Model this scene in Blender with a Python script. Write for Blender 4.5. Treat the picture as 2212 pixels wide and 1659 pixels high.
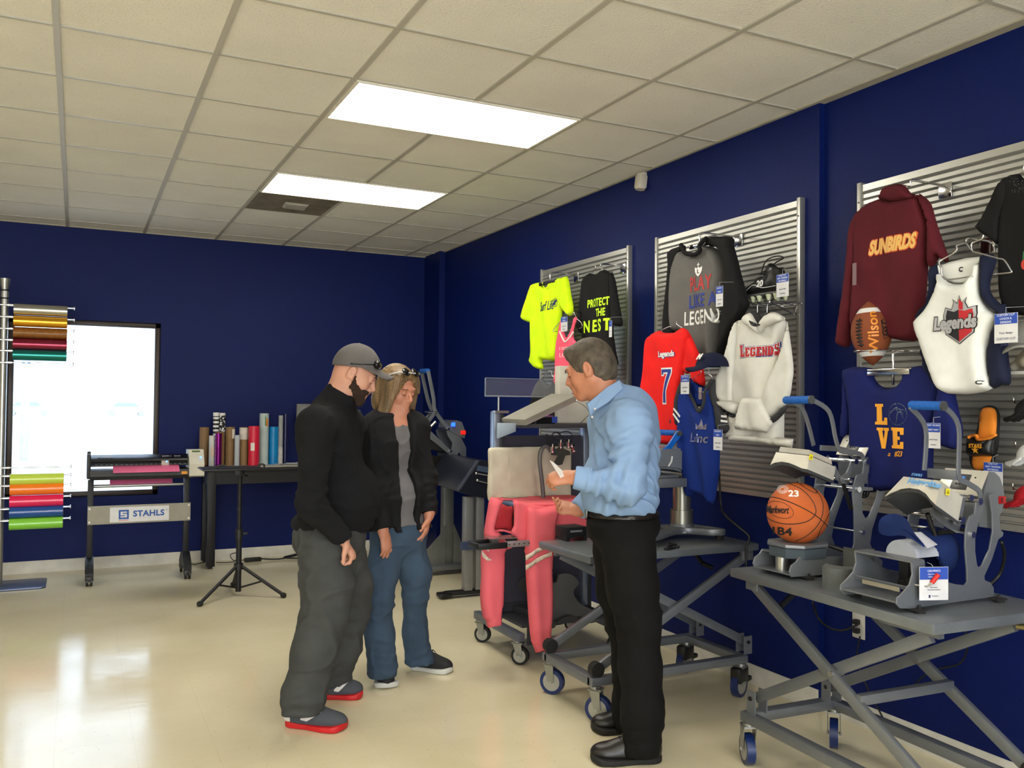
import bpy, bmesh, math, random
import numpy as np
from mathutils import Vector, Matrix, noise
from mathutils.geometry import delaunay_2d_cdt
for _o in list(bpy.data.objects): bpy.data.objects.remove(_o)
SC = bpy.context.scene
COL = SC.collection
random.seed(7)
# ---------------- camera (photo 2212x1659, focal 1903 px) ----------------
FPX = 1903.17; CAMZ = 1.463
_yaw, _pit, _rol = 0.45841, 0.02219, 0.0096
_f = Vector((math.sin(_yaw)*math.cos(_pit), math.cos(_yaw)*math.cos(_pit), math.sin(_pit)))
_r0 = Vector((math.cos(_yaw), -math.sin(_yaw), 0)); _u0 = _r0.cross(_f)
_r = _r0*math.cos(_rol) + _u0*math.sin(_rol); _u = _r.cross(_f)
CAM = Vector((0, 0, CAMZ))
cam_data = bpy.data.cameras.new('camera'); cam = bpy.data.objects.new('camera', cam_data); COL.objects.link(cam)
cam_data.sensor_width = 36; cam_data.lens = FPX/2212*36; cam_data.clip_start = .05; cam_data.clip_end = 300
M = Matrix((_r, _u, -_f)).transposed().to_4x4(); M.translation = CAM
cam.matrix_world = M
SC.camera = cam
# ---------------- world ----------------
W = bpy.data.worlds.new('world'); SC.world = W; W.use_nodes = True
_bg = W.node_tree.nodes['Background']; _bg.inputs[0].default_value = (.62, .78, 1, 1); _bg.inputs[1].default_value = 3.8
# ---------------- lights: storefront daylight behind the camera, fluorescent fixtures ----------------
def area(name, loc, rot, sx, sy, power, col):
    d = bpy.data.lights.new(name, 'AREA'); d.shape = 'RECTANGLE'; d.size = sx; d.size_y = sy; d.energy = power; d.color = col
    o = bpy.data.objects.new(name, d); COL.objects.link(o); o.location = loc; o.rotation_euler = rot
    return o
area('daylight_storefront', (-.8, -3.93, 1.5), (math.radians(90), 0, 0), 5.0, 2.2, 190, (1, .97, .9))
DIFF_E = 13.0                       # emission of the fluorescent diffusers
FIX = [(1.118, 3.924, 1), (1.118, 5.753, 1), (1.118, .267, 1), (1.118, -1.56, 1), (-3.76, 3.924, 1), (-3.76, .267, 1), (-1.32, .267, 1), (-1.32, -1.56, 1)]   # near-left corner of every 4x2 ft fixture; last two unseen, added to brighten the foreground
SC.view_settings.view_transform = 'Standard'; SC.view_settings.look = 'None'
SC.view_settings.gamma = 1; SC.view_settings.use_curve_mapping = False
SC.view_settings.exposure = 0.15
# ---------------- helpers ----------------
def ray(px, py): return _f + _r*((px-1106)/FPX) - _u*((py-829.5)/FPX)
def aX(px, py, X): d = ray(px, py); return CAM + d*(X/d.x)
def aY(px, py, Y): d = ray(px, py); return CAM + d*(Y/d.y)
def aZ(px, py, z=0.): d = ray(px, py); return CAM + d*((z-CAMZ)/d.z)
def srgb(c):
    if isinstance(c, str): c = [int(c[i:i+2], 16) for i in (0, 2, 4)]
    return tuple(((x/255)/12.92 if x/255 <= .04045 else ((x/255+.055)/1.055)**2.4) for x in c[:3]) + (1,)
MATS = {}
def mat(name, col, rough=.5, metal=0., spec=.5, bump=None, var=None, emit=None, coat=0., trans=0., alpha=1., aniso=0., sheen=0.):
    """bump=(scale,strength[,detail]), var=(scale,amount[,(sx,sy,sz)])"""
    if name in MATS: return MATS[name]
    m = bpy.data.materials.new(name); m.use_nodes = True; nt = m.node_tree; b = nt.nodes['Principled BSDF']
    c = srgb(col); b.inputs['Base Color'].default_value = c
    b.inputs['Roughness'].default_value = rough; b.inputs['Metallic'].default_value = metal
    b.inputs['Specular IOR Level'].default_value = spec; b.inputs['Coat Weight'].default_value = coat
    b.inputs['Transmission Weight'].default_value = trans; b.inputs['Alpha'].default_value = alpha
    if sheen: b.inputs['Sheen Weight'].default_value = sheen; b.inputs['Sheen Roughness'].default_value = .5
    tc = nt.nodes.new('ShaderNodeTexCoord')
    def noise_node(scale, detail=3, sc=None):
        n = nt.nodes.new('ShaderNodeTexNoise'); n.inputs['Scale'].default_value = scale; n.inputs['Detail'].default_value = detail
        mp = nt.nodes.new('ShaderNodeMapping'); nt.links.new(tc.outputs['Object'], mp.inputs[0])
        if sc: mp.inputs['Scale'].default_value = sc
        nt.links.new(mp.outputs[0], n.inputs['Vector']); return n
    if var is None: var = (9, .10)
    if var:
        n = noise_node(var[0], 4, var[2] if len(var) > 2 else None)
        r = nt.nodes.new('ShaderNodeValToRGB'); a = var[1]
        r.color_ramp.elements[0].position = .3; r.color_ramp.elements[1].position = .7
        r.color_ramp.elements[0].color = tuple(x*(1-a) for x in c[:3])+(1,); r.color_ramp.elements[1].color = tuple(min(1, x*(1+a)) for x in c[:3])+(1,)
        nt.links.new(n.outputs[0], r.inputs[0]); nt.links.new(r.outputs[0], b.inputs['Base Color'])
    if bump:
        n = noise_node(bump[0], bump[2] if len(bump) > 2 else 3)
        bp = nt.nodes.new('ShaderNodeBump'); bp.inputs['Strength'].default_value = bump[1]; bp.inputs['Distance'].default_value = .01
        nt.links.new(n.outputs[0], bp.inputs['Height']); nt.links.new(bp.outputs[0], b.inputs['Normal'])
    if emit: b.inputs['Emission Color'].default_value = srgb(emit[0]); b.inputs['Emission Strength'].default_value = emit[1]
    MATS[name] = m; return m
def tag(o, label=None, cat=None, group=None, kind=None):
    if label: o['label'] = label
    if cat: o['category'] = cat
    if group: o['group'] = group
    if kind: o['kind'] = kind
    return o
def empty(name, loc, label, cat, group=None, rz=0):
    o = bpy.data.objects.new(name, None); COL.objects.link(o); o.empty_display_size = .1
    o.location = loc; o.rotation_euler = (0, 0, rz); tag(o, label, cat, group)
    return o
def link_mesh(name, me, mats, parent=None, smooth=None):
    for m in (mats if isinstance(mats, (list, tuple)) else [mats]): me.materials.append(m)
    o = bpy.data.objects.new(name, me); COL.objects.link(o)
    if parent is not None:
        o.parent = parent
        o.matrix_parent_inverse = WM(parent).inverted()
    if smooth is not None:
        me.polygons.foreach_set('use_smooth', [True]*len(me.polygons))
        if smooth < 180: me.set_sharp_from_angle(angle=math.radians(smooth))
    return o
def WM(o):
    L = Matrix.LocRotScale(o.location, o.rotation_euler, o.scale)
    return L if o.parent is None else WM(o.parent) @ o.matrix_parent_inverse @ L
def frame(origin, x, y, z=None):
    x = Vector(x).normalized(); y = Vector(y); z = x.cross(y).normalized() if z is None else Vector(z).normalized(); y = z.cross(x)
    m = Matrix((x, y, z)).transposed().to_4x4(); m.translation = Vector(origin); return m
def RZ(a, o=(0, 0, 0)): return Matrix.Translation(Vector(o)) @ Matrix.Rotation(a, 4, 'Z')
class MB:
    """collects shapes of one part; build() links them as one mesh object"""
    def __init__(s, M=None): s.bm = bmesh.new(); s.M = M or Matrix.Identity(4); s.mi = 0
    def _fin(s, vs, T=None):
        T = s.M @ T if T is not None else s.M
        bmesh.ops.transform(s.bm, matrix=T, verts=vs)
        if s.mi:
            for f in {f for v in vs for f in v.link_faces}: f.material_index = s.mi
        return vs
    def box(s, a, b, bev=0., T=None, seg=2):
        a = Vector(a); b = Vector(b); g = bmesh.ops.create_cube(s.bm, size=1)['verts']; d = b-a
        bmesh.ops.transform(s.bm, matrix=Matrix.Translation((a+b)/2) @ Matrix.Diagonal((abs(d.x), abs(d.y), abs(d.z), 1)), verts=g)
        if bev:
            es = list({e for v in g for e in v.link_edges})
            r = bmesh.ops.bevel(s.bm, geom=es, offset=min(bev, .49*min(abs(d.x), abs(d.y), abs(d.z))), segments=seg, affect='EDGES', profile=.5)
            g = list({v for f in r['faces'] for v in f.verts} | {v for v in g if v.is_valid})
        return s._fin(g, T)
    def cyl(s, p0, p1, r, r2=None, seg=20, cap=True, T=None):
        p0 = Vector(p0); p1 = Vector(p1); d = p1-p0; L = d.length
        g = bmesh.ops.create_cone(s.bm, cap_ends=cap, segments=seg, radius1=r, radius2=r if r2 is None else r2, depth=L)['verts']
        bmesh.ops.transform(s.bm, matrix=Matrix.Translation((p0+p1)/2) @ d.to_track_quat('Z', 'Y').to_matrix().to_4x4(), verts=g)
        return s._fin(g, T)
    def bar(s, p0, p1, w, h, up=(0, 0, 1), bev=0., T=None):
        """rectangular bar between two points: w across, h along up"""
        p0 = Vector(p0); p1 = Vector(p1); d = (p1-p0); L = d.length; x = d.normalized(); z = Vector(up); y = z.cross(x).normalized(); z = x.cross(y)
        m = Matrix((x, y, z)).transposed().to_4x4(); m.translation = (p0+p1)/2
        return s.box((-L/2, -w/2, -h/2), (L/2, w/2, h/2), bev, T=(T @ m if T is not None else m))
    def sph(s, c, r, sc=(1, 1, 1), u=20, v=12, T=None, R=None):
        g = bmesh.ops.create_uvsphere(s.bm, u_segments=u, v_segments=v, radius=r)['verts']
        m = Matrix.Translation(Vector(c)) @ (R or Matrix.Identity(4)) @ Matrix.Diagonal((*sc, 1))
        bmesh.ops.transform(s.bm, matrix=m, verts=g); return s._fin(g, T)
    def tube(s, pts, r, seg=8, closed=False, T=None, cap=True):
        pts = [Vector(p) for p in pts]; n = len(pts); rings = []; vs = []; nrm = None
        for i, p in enumerate(pts):
            a = pts[i-1] if (i or closed) else p; b = pts[(i+1) % n] if (i < n-1 or closed) else p
            t = (b-a).normalized()
            if nrm is None: nrm = t.orthogonal().normalized()
            else: nrm = (nrm - t*nrm.dot(t)).normalized()
            bi = t.cross(nrm); rr = r[i] if isinstance(r, (list, tuple)) else r
            ring = [s.bm.verts.new(p + (nrm*math.cos(q)+bi*math.sin(q))*rr) for q in [2*math.pi*k/seg for k in range(seg)]]
            rings.append(ring); vs += ring
        for i in range(n if closed else n-1):
            A, B = rings[i], rings[(i+1) % n]
            off = 0
            if closed and i == n-1:
                off = min(range(seg), key=lambda o: sum((A[k].co-B[(k+o) % seg].co).length for k in range(0, seg, 2)))
            for k in range(seg): s.bm.faces.new((A[k], A[(k+1) % seg], B[(k+1+off) % seg], B[(k+off) % seg]))
        if not closed and cap: s.bm.faces.new(rings[0][::-1]); s.bm.faces.new(rings[-1])
        return s._fin(vs, T)
    def lathe(s, prof, T=None, seg=28, cap=True):
        """prof: (r,z) list, around local Z"""
        rings = []; vs = []
        for r, z in prof:
            ring = [s.bm.verts.new((r*math.cos(2*math.pi*k/seg), r*math.sin(2*math.pi*k/seg), z)) for k in range(seg)]; rings.append(ring); vs += ring
        for A, B in zip(rings, rings[1:]):
            for k in range(seg): s.bm.faces.new((A[k], A[(k+1) % seg], B[(k+1) % seg], B[k]))
        if cap: s.bm.faces.new(rings[0][::-1]); s.bm.faces.new(rings[-1])
        return s._fin(vs, T)
    def plate(s, outlines, th, T, bev=0., smooth_pts=0):
        """flat plate from 2D outlines (first outer, others holes) centred on local z=0"""
        cu = bpy.data.curves.new('c', 'CURVE'); cu.dimensions = '2D'; cu.fill_mode = 'BOTH'; cu.extrude = max(th/2-bev, 1e-5); cu.bevel_depth = bev; cu.bevel_resolution = 1; cu.offset = -bev
        for ol in outlines:
            if smooth_pts: ol = crom(ol, smooth_pts)
            sp = cu.splines.new('POLY'); sp.points.add(len(ol)-1); sp.use_cyclic_u = True
            for q, p in zip(sp.points, ol): q.co = (p[0], p[1], 0, 1)
        return s._curve(cu, T)
    def text(s, body, size, T, ext=.0008, off=0., shear=0., sx=1., grid=0, fn=None, space=1., fit=None):
        cu = bpy.data.curves.new('t', 'FONT'); cu.body = body; cu.size = size; cu.extrude = ext; cu.offset = off; cu.shear = shear
        cu.align_x = 'CENTER'; cu.align_y = 'CENTER'; cu.space_character = space; cu.resolution_u = 3
        return s._curve(cu, T, sx, grid, fn, fit)
    def _curve(s, cu, T, sx=1., grid=0, fn=None, fit=None, ref=None):
        ob = bpy.data.objects.new('tmp', cu); COL.objects.link(ob)
        dg = bpy.context.evaluated_depsgraph_get(); me = bpy.data.meshes.new_from_object(ob.evaluated_get(dg))
        n0 = len(s.bm.verts); nf = len(s.bm.faces); s.bm.verts.ensure_lookup_table()
        tmp = bmesh.new(); tmp.from_mesh(me); bpy.data.objects.remove(ob); bpy.data.curves.remove(cu); bpy.data.meshes.remove(me)
        bmesh.ops.remove_doubles(tmp, verts=tmp.verts, dist=1e-5)
        if sx != 1.: bmesh.ops.scale(tmp, vec=(sx, 1, 1), verts=tmp.verts)
        if fit and len(tmp.verts):
            A = np.array([v.co[:] for v in tmp.verts]); lo, hi = (A.min(0), A.max(0)) if ref is None else (np.array(ref[:2]), np.array(ref[2:])); c = (lo+hi)/2; d = hi-lo
            for v in tmp.verts: v.co.x = (v.co.x-c[0])*fit[0]/d[0]; v.co.y = (v.co.y-c[1])*fit[1]/d[1]
        if grid and len(tmp.verts):
            for ax in (0, 1):
                lo = min(v.co[ax] for v in tmp.verts); hi = max(v.co[ax] for v in tmp.verts); q = lo+grid
                while q < hi:
                    no = (1, 0, 0) if ax == 0 else (0, 1, 0); co = (q, 0, 0) if ax == 0 else (0, q, 0)
                    bmesh.ops.bisect_plane(tmp, geom=tmp.verts[:]+tmp.edges[:]+tmp.faces[:], plane_co=co, plane_no=no); q += grid
        bmesh.ops.transform(tmp, matrix=T, verts=tmp.verts)
        if fn:
            Q = fn(np.array([v.co[:] for v in tmp.verts]))
            for v, q in zip(tmp.verts, Q): v.co = q
        m2 = bpy.data.meshes.new('x'); tmp.to_mesh(m2); tmp.free(); s.bm.from_mesh(m2); bpy.data.meshes.remove(m2)
        s.bm.verts.ensure_lookup_table(); vs = s.bm.verts[n0:]
        s.bm.faces.ensure_lookup_table()
        for f in s.bm.faces[nf:]: f.material_index = s.mi
        bmesh.ops.transform(s.bm, matrix=s.M, verts=vs); return vs
    def loft(s, rings, closed=True, cap=True, T=None):
        R = [[s.bm.verts.new(Vector(p)) for p in ring] for ring in rings]
        n = len(R[0])
        for A, B in zip(R, R[1:]):
            for k in range(n if closed else n-1): s.bm.faces.new((A[k], A[(k+1) % n], B[(k+1) % n], B[k]))
        if cap and closed: s.bm.faces.new(R[0][::-1]); s.bm.faces.new(R[-1])
        vs = [v for r in R for v in r]; return s._fin(vs, T)
    def build(s, name, mats, parent=None, smooth=35, label=None, cat=None, group=None, kind=None):
        bmesh.ops.recalc_face_normals(s.bm, faces=s.bm.faces)
        me = bpy.data.meshes.new(name); s.bm.to_mesh(me); s.bm.free()
        if parent is None:      # a thing that is one mesh: origin at its base
            co = np.array([v.co for v in me.vertices]); c = (co.max(0)+co.min(0))/2; c[2] = co[:, 2].min()
            me.transform(Matrix.Translation(-Vector(c)))
        o = link_mesh(name, me, mats, parent, smooth)
        if parent is None: o.location = Vector(c)
        tag(o, label, cat, group, kind); return o
def crom(pts, n=6, closed=True):
    P = [Vector(p) for p in pts]; N = len(P); out = []
    for i in range(N if closed else N-1):
        p0, p1, p2, p3 = (P[(i+k-1) % N] if closed else P[max(0, min(N-1, i+k-1))] for k in range(4))
        for j in range(n):
            t = j/n; out.append(.5*((2*p1)+(p2-p0)*t+(2*p0-5*p1+4*p2-p3)*t*t+(3*p1-p0-3*p2+p3)*t*t*t))
    if not closed: out.append(P[-1])
    return out
def copy_thing(o, loc=None, rz=None, label=None, group=None, cat=None):
    c = o.copy(); COL.objects.link(c)
    if loc is not None: c.location = loc
    if rz is not None: c.rotation_euler = (0, 0, rz)
    for ch in [x for x in bpy.data.objects if x.parent == o]:
        d = ch.copy(); COL.objects.link(d); d.parent = c
        for g in [x for x in bpy.data.objects if x.parent == ch]: e = g.copy(); COL.objects.link(e); e.parent = d
    tag(c, label, cat, group); return c
# ---------------- implicit surfaces: smooth union of rounded primitives, meshed by surface nets ----------------
def cone(a, b, ra, rb):
    a = np.array(a, float); b = np.array(b, float); ba = b-a; L2 = max((ba*ba).sum(), 1e-12)
    def f(P):
        h = np.clip(((P-a)@ba)/L2, 0, 1); return np.linalg.norm(P-a-h[:, None]*ba, axis=1)-(ra+(rb-ra)*h)
    return f
def ell(c, r, R=None):
    c = np.array(c, float); r = np.array(r, float); Rm = None if R is None else np.array(R, float)
    def f(P):
        q = P-c
        if Rm is not None: q = q@Rm          # columns of Rm = local axes
        k0 = np.linalg.norm(q/r, axis=1); k1 = np.linalg.norm(q/(r*r), axis=1)
        return k0*(k0-1)/np.maximum(k1, 1e-9)
    return f
def rbox(c, h, rad, R=None):
    c = np.array(c, float); h = np.array(h, float)-rad; Rm = None if R is None else np.array(R, float)
    def f(P):
        q = P-c
        if Rm is not None: q = q@Rm
        q = np.abs(q)-h; return np.linalg.norm(np.maximum(q, 0), axis=1)+np.minimum(q.max(1), 0)-rad
    return f
def flatcone(a, b, ra, rb, wide, sc):
    """tapered capsule squeezed: 'wide' axis keeps radius, its perpendicular is scaled by 1/sc (cross-section ellipse)"""
    a = np.array(a, float); b = np.array(b, float); ba = b-a; L = np.linalg.norm(ba); t = ba/max(L, 1e-9)
    w = np.array(wide, float); w = w-(w@t)*t; w /= np.linalg.norm(w); n = np.cross(t, w)
    def f(P):
        q = P-a; x = q@t; y = q@w; z = (q@n)*sc; h = np.clip(x/max(L, 1e-9), 0, 1); dx = x-h*L
        rr = ra+(rb-ra)*h; return (np.sqrt(dx*dx+y*y+z*z)-rr)/max(1., sc**.5)
    return f
def smin(a, b, k):
    if k <= 0: return np.minimum(a, b)
    h = np.maximum(k-np.abs(a-b), 0)/k; return np.minimum(a, b)-h*h*k*.25
class SDF:
    def __init__(s): s.p = []; s.post = None
    def add(s, f, k=.02, sub=False): s.p.append((f, k, sub)); return s
    def ev(s, P, idx=None):
        d = np.full(len(P), 9., np.float64)
        for i in (range(len(s.p)) if idx is None else idx):
            f, k, sub = s.p[i]; v = f(P); d = -smin(-d, v, k) if sub else smin(d, v, k)
        if s.post: d = s.post(P, d)
        return d
    def mesh(s, lo, hi, h, relax=1, blk=12, disp=.03):
        lo = np.array(lo, float); hi = np.array(hi, float); n = np.ceil((hi-lo)/h/blk).astype(int)*blk+1; nb = (n-1)//blk
        V = np.ones(n, np.float32)
        I = np.stack(np.meshgrid(*[np.arange(k) for k in nb], indexing='ij'), -1).reshape(-1, 3)
        C = lo+(I+.5)*blk*h; hd = blk*h*.5*math.sqrt(3)
        vals = [f(C) for f, k, sub in s.p]; D = s.ev(C)
        km = max(k for _, k, _ in s.p)
        g = np.arange(blk+1); G = np.stack(np.meshgrid(g, g, g, indexing='ij'), -1).reshape(-1, 3)*h
        un = np.min([v for v, (f, k, sub) in zip(vals, s.p) if not sub], axis=0)
        for b in range(len(I)):
            i, j, k = I[b]*blk
            if abs(D[b]) > hd*1.25+disp+km*.25:
                V[i:i+blk+1, j:j+blk+1, k:k+blk+1] = np.where(V[i:i+blk+1, j:j+blk+1, k:k+blk+1] == 1, np.sign(D[b]), V[i:i+blk+1, j:j+blk+1, k:k+blk+1]); continue
            idx = [q for q in range(len(s.p)) if vals[q][b] < (un[b] if not s.p[q][2] else 0)+2.6*hd+km]
            V[i:i+blk+1, j:j+blk+1, k:k+blk+1] = s.ev(lo+np.array([i, j, k])*h+G, idx).reshape(blk+1, blk+1, blk+1)
        V[0] = V[-1] = 1; V[:, 0] = V[:, -1] = 1; V[:, :, 0] = V[:, :, -1] = 1
        return nets(V, lo, h, relax)
def nets(V, lo, h, relax):
    S = V < 0
    c = np.zeros(np.array(V.shape)-1, np.int8)
    for a in (0, 1):
        for b in (0, 1):
            for d in (0, 1): c += S[a:S.shape[0]-1+a, b:S.shape[1]-1+b, d:S.shape[2]-1+d]
    act = (c > 0) & (c < 8); cells = np.argwhere(act); ids = np.full(act.shape, -1, np.int64); ids[act] = np.arange(len(cells))
    acc = np.zeros((len(cells), 3)); cnt = np.zeros(len(cells))
    for ax in range(3):
        o = [a for a in range(3) if a != ax]
        for u in (0, 1):
            for w in (0, 1):
                p = cells.copy(); p[:, o[0]] += u; p[:, o[1]] += w; q = p.copy(); q[:, ax] += 1
                va = V[p[:, 0], p[:, 1], p[:, 2]].astype(float); vb = V[q[:, 0], q[:, 1], q[:, 2]].astype(float); m = (va < 0) != (vb < 0)
                t = np.where(m, va/np.where(m, va-vb, 1), 0); x = p.astype(float); x[:, ax] += np.clip(t, 0, 1); acc[m] += x[m]; cnt[m] += 1
    verts = lo+acc/cnt[:, None]*h
    faces = []
    for ax in range(3):
        o = [a for a in range(3) if a != ax]
        sl0 = [slice(None)]*3; sl1 = [slice(None)]*3; sl0[ax] = slice(0, -1); sl1[ax] = slice(1, None)
        A = S[tuple(sl0)]; B = S[tuple(sl1)]; e = np.argwhere(A != B); e = e[(e[:, o[0]] > 0) & (e[:, o[1]] > 0) & (e[:, o[0]] < ids.shape[o[0]]) & (e[:, o[1]] < ids.shape[o[1]])]
        q = []
        for u, w in ((0, 0), (-1, 0), (-1, -1), (0, -1)):
            p = e.copy(); p[:, o[0]] += u; p[:, o[1]] += w; q.append(ids[p[:, 0], p[:, 1], p[:, 2]])
        q = np.stack(q, 1); flip = A[e[:, 0], e[:, 1], e[:, 2]]
        if ax == 1: flip = ~flip
        q[~flip] = q[~flip][:, ::-1]; faces.append(q)
    F = np.concatenate(faces); F = F[(F >= 0).all(1)]
    for _ in range(relax):
        E = np.concatenate([F[:, [0, 1]], F[:, [1, 2]], F[:, [2, 3]], F[:, [3, 0]]]); s_ = np.zeros_like(verts); n_ = np.zeros(len(verts))
        for a, b in ((0, 1), (1, 0)):
            np.add.at(s_, E[:, a], verts[E[:, b]]); np.add.at(n_, E[:, a], 1)
        verts = verts*.45+s_/np.maximum(n_, 1)[:, None]*.55
    me = bpy.data.meshes.new('sdf'); me.vertices.add(len(verts)); me.vertices.foreach_set('co', verts.ravel())
    me.loops.add(F.size); me.loops.foreach_set('vertex_index', F.ravel().astype(np.int32)); me.polygons.add(len(F))
    me.polygons.foreach_set('loop_start', np.arange(0, F.size, 4, dtype=np.int32)); me.polygons.foreach_set('use_smooth', np.ones(len(F), bool)); me.update(calc_edges=True); me.validate()
    return me
def sdf_obj(name, S, lo, hi, h, mats, parent=None, relax=1, label=None, cat=None, group=None, matfn=None, disp=.03, T=None):
    me = S.mesh(lo, hi, h, relax, disp=disp)
    if matfn:
        n = len(me.polygons); c = np.empty(n*3); me.polygons.foreach_get('center', c); me.polygons.foreach_set('material_index', matfn(c.reshape(-1, 3)).astype(np.int32))
    if T is not None: me.transform(T)
    if parent is None:
        co = np.array([v.co for v in me.vertices]); c = (co.max(0)+co.min(0))/2; c[2] = co[:, 2].min(); me.transform(Matrix.Translation(-Vector(c)))
    o = link_mesh(name, me, mats, parent)
    if parent is None: o.location = Vector(c)
    tag(o, label, cat, group); return o
def wav(P, fr, ph=0.):
    """cheap smooth numpy noise in about -1..1"""
    x, y, z = P[:, 0]*fr+ph, P[:, 1]*fr+ph*1.3, P[:, 2]*fr+ph*.7
    return (np.sin(x*1.1+1.7*np.sin(y*.9+z*.6))+np.sin(y*1.3+1.5*np.sin(z*1.1+x*.5))+np.sin(z*1.2+1.6*np.sin(x*.8-y*.7)))/3
def fabric(name, col, rough=.85, **k): return mat('cloth_'+name, col, rough=rough, spec=.25, bump=(900, .12, 2), sheen=.0, **k)
def cap_sdf(S_, cx, cy, cz, r, yaw, pitch=0., brim=.075, k=.004, droop=.25, hz=.95):
    """crown + brim; yaw = direction the brim points"""
    f_ = np.array([math.cos(yaw), math.sin(yaw), 0.]); l_ = np.array([-f_[1], f_[0], 0]); u_ = np.array([0, 0, 1.])
    if pitch: c_p, s_p = math.cos(pitch), math.sin(pitch); f_, u_ = f_*c_p-u_*s_p, u_*c_p+f_*s_p
    Rm = np.stack([f_, l_, u_], 1); C_ = np.array([cx, cy, cz], float)
    def crownf(P):
        q = (P-C_)@Rm; e_ = ell((0, 0, 0), (r*1.08, r*.92, r*hz))(q); inner = ell((0, 0, -.004), (r*1.08-.007, r*.92-.007, r*hz-.007))(q); return np.maximum(np.maximum(e_, -inner), -q[:, 2])
    def brimf(P):
        q = (P-C_)@Rm; x, y, z = q[:, 0], q[:, 1], q[:, 2]; hv = np.sqrt((x/(r*1.05))**2+(y/(r*.9))**2)-1; zz_ = .012*hv-1.15*y*y/r*np.clip(hv*1.3, 0, 1)-droop*np.maximum(x-r*.95, 0)*1.1
        el = np.sqrt(((x-r*.55)/(r*.45+brim))**2+(y/(r*.86))**2)-1; el = el*(r*.8); hole = np.sqrt((x/(r*1.05))**2+(y/(r*.9))**2)-1
        return np.maximum(np.maximum(np.abs(z-zz_)-.0048, el), -hole*r)
    S_.add(crownf, k); S_.add(brimf, .002); return Rm, C_
def _cv(outs, ext):
    cu = bpy.data.curves.new('c', 'CURVE'); cu.dimensions = '2D'; cu.fill_mode = 'BOTH'; cu.extrude = ext
    for ol in outs:
        sp = cu.splines.new('POLY'); sp.points.add(len(ol)-1); sp.use_cyclic_u = True
        for q, p in zip(sp.points, ol): q.co = (p[0], p[1], 0, 1)
    return cu
_cv0 = _cv
# ---------------- room shell ----------------
XR, YB, HC = 3.224, 8.461, 2.9456
XL, YF = -4.2, -4.0
U2 = .6096; GX, GY = -.1008, 3.9237
blue = mat('blue_wall_paint', (6, 24, 86), rough=.45, spec=.18, bump=(260, .25, 2), var=(1.2, .06))
white_wall = mat('offwhite_wall_paint', (215, 210, 195), rough=.7, bump=(200, .1))
base_w = mat('white_baseboard', (205, 202, 192), rough=.5)
def ceiling_tile_mat():
    m = mat('ceiling_tile', (226, 223, 214), rough=.95, spec=.1, bump=(90, .35, 4), var=(2.2, .04)); nt = m.node_tree; b = nt.nodes['Principled BSDF']
    tc = nt.nodes.new('ShaderNodeTexCoord'); v = nt.nodes.new('ShaderNodeTexVoronoi'); v.inputs['Scale'].default_value = 55
    r = nt.nodes.new('ShaderNodeValToRGB'); r.color_ramp.elements[0].position = .06; r.color_ramp.elements[1].position = .13
    r.color_ramp.elements[0].color = (.55, .52, .42, 1); r.color_ramp.elements[1].color = (1, 1, 1, 1)
    mx = nt.nodes.new('ShaderNodeMixRGB'); mx.blend_type = 'MULTIPLY'; mx.inputs[0].default_value = 1
    src = b.inputs['Base Color'].links[0].from_socket
    nt.links.new(tc.outputs['Object'], v.inputs['Vector']); nt.links.new(v.outputs['Distance'], r.inputs[0]); nt.links.new(src, mx.inputs[1]); nt.links.new(r.outputs[0], mx.inputs[2]); nt.links.new(mx.outputs[0], b.inputs['Base Color'])
    return m
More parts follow.
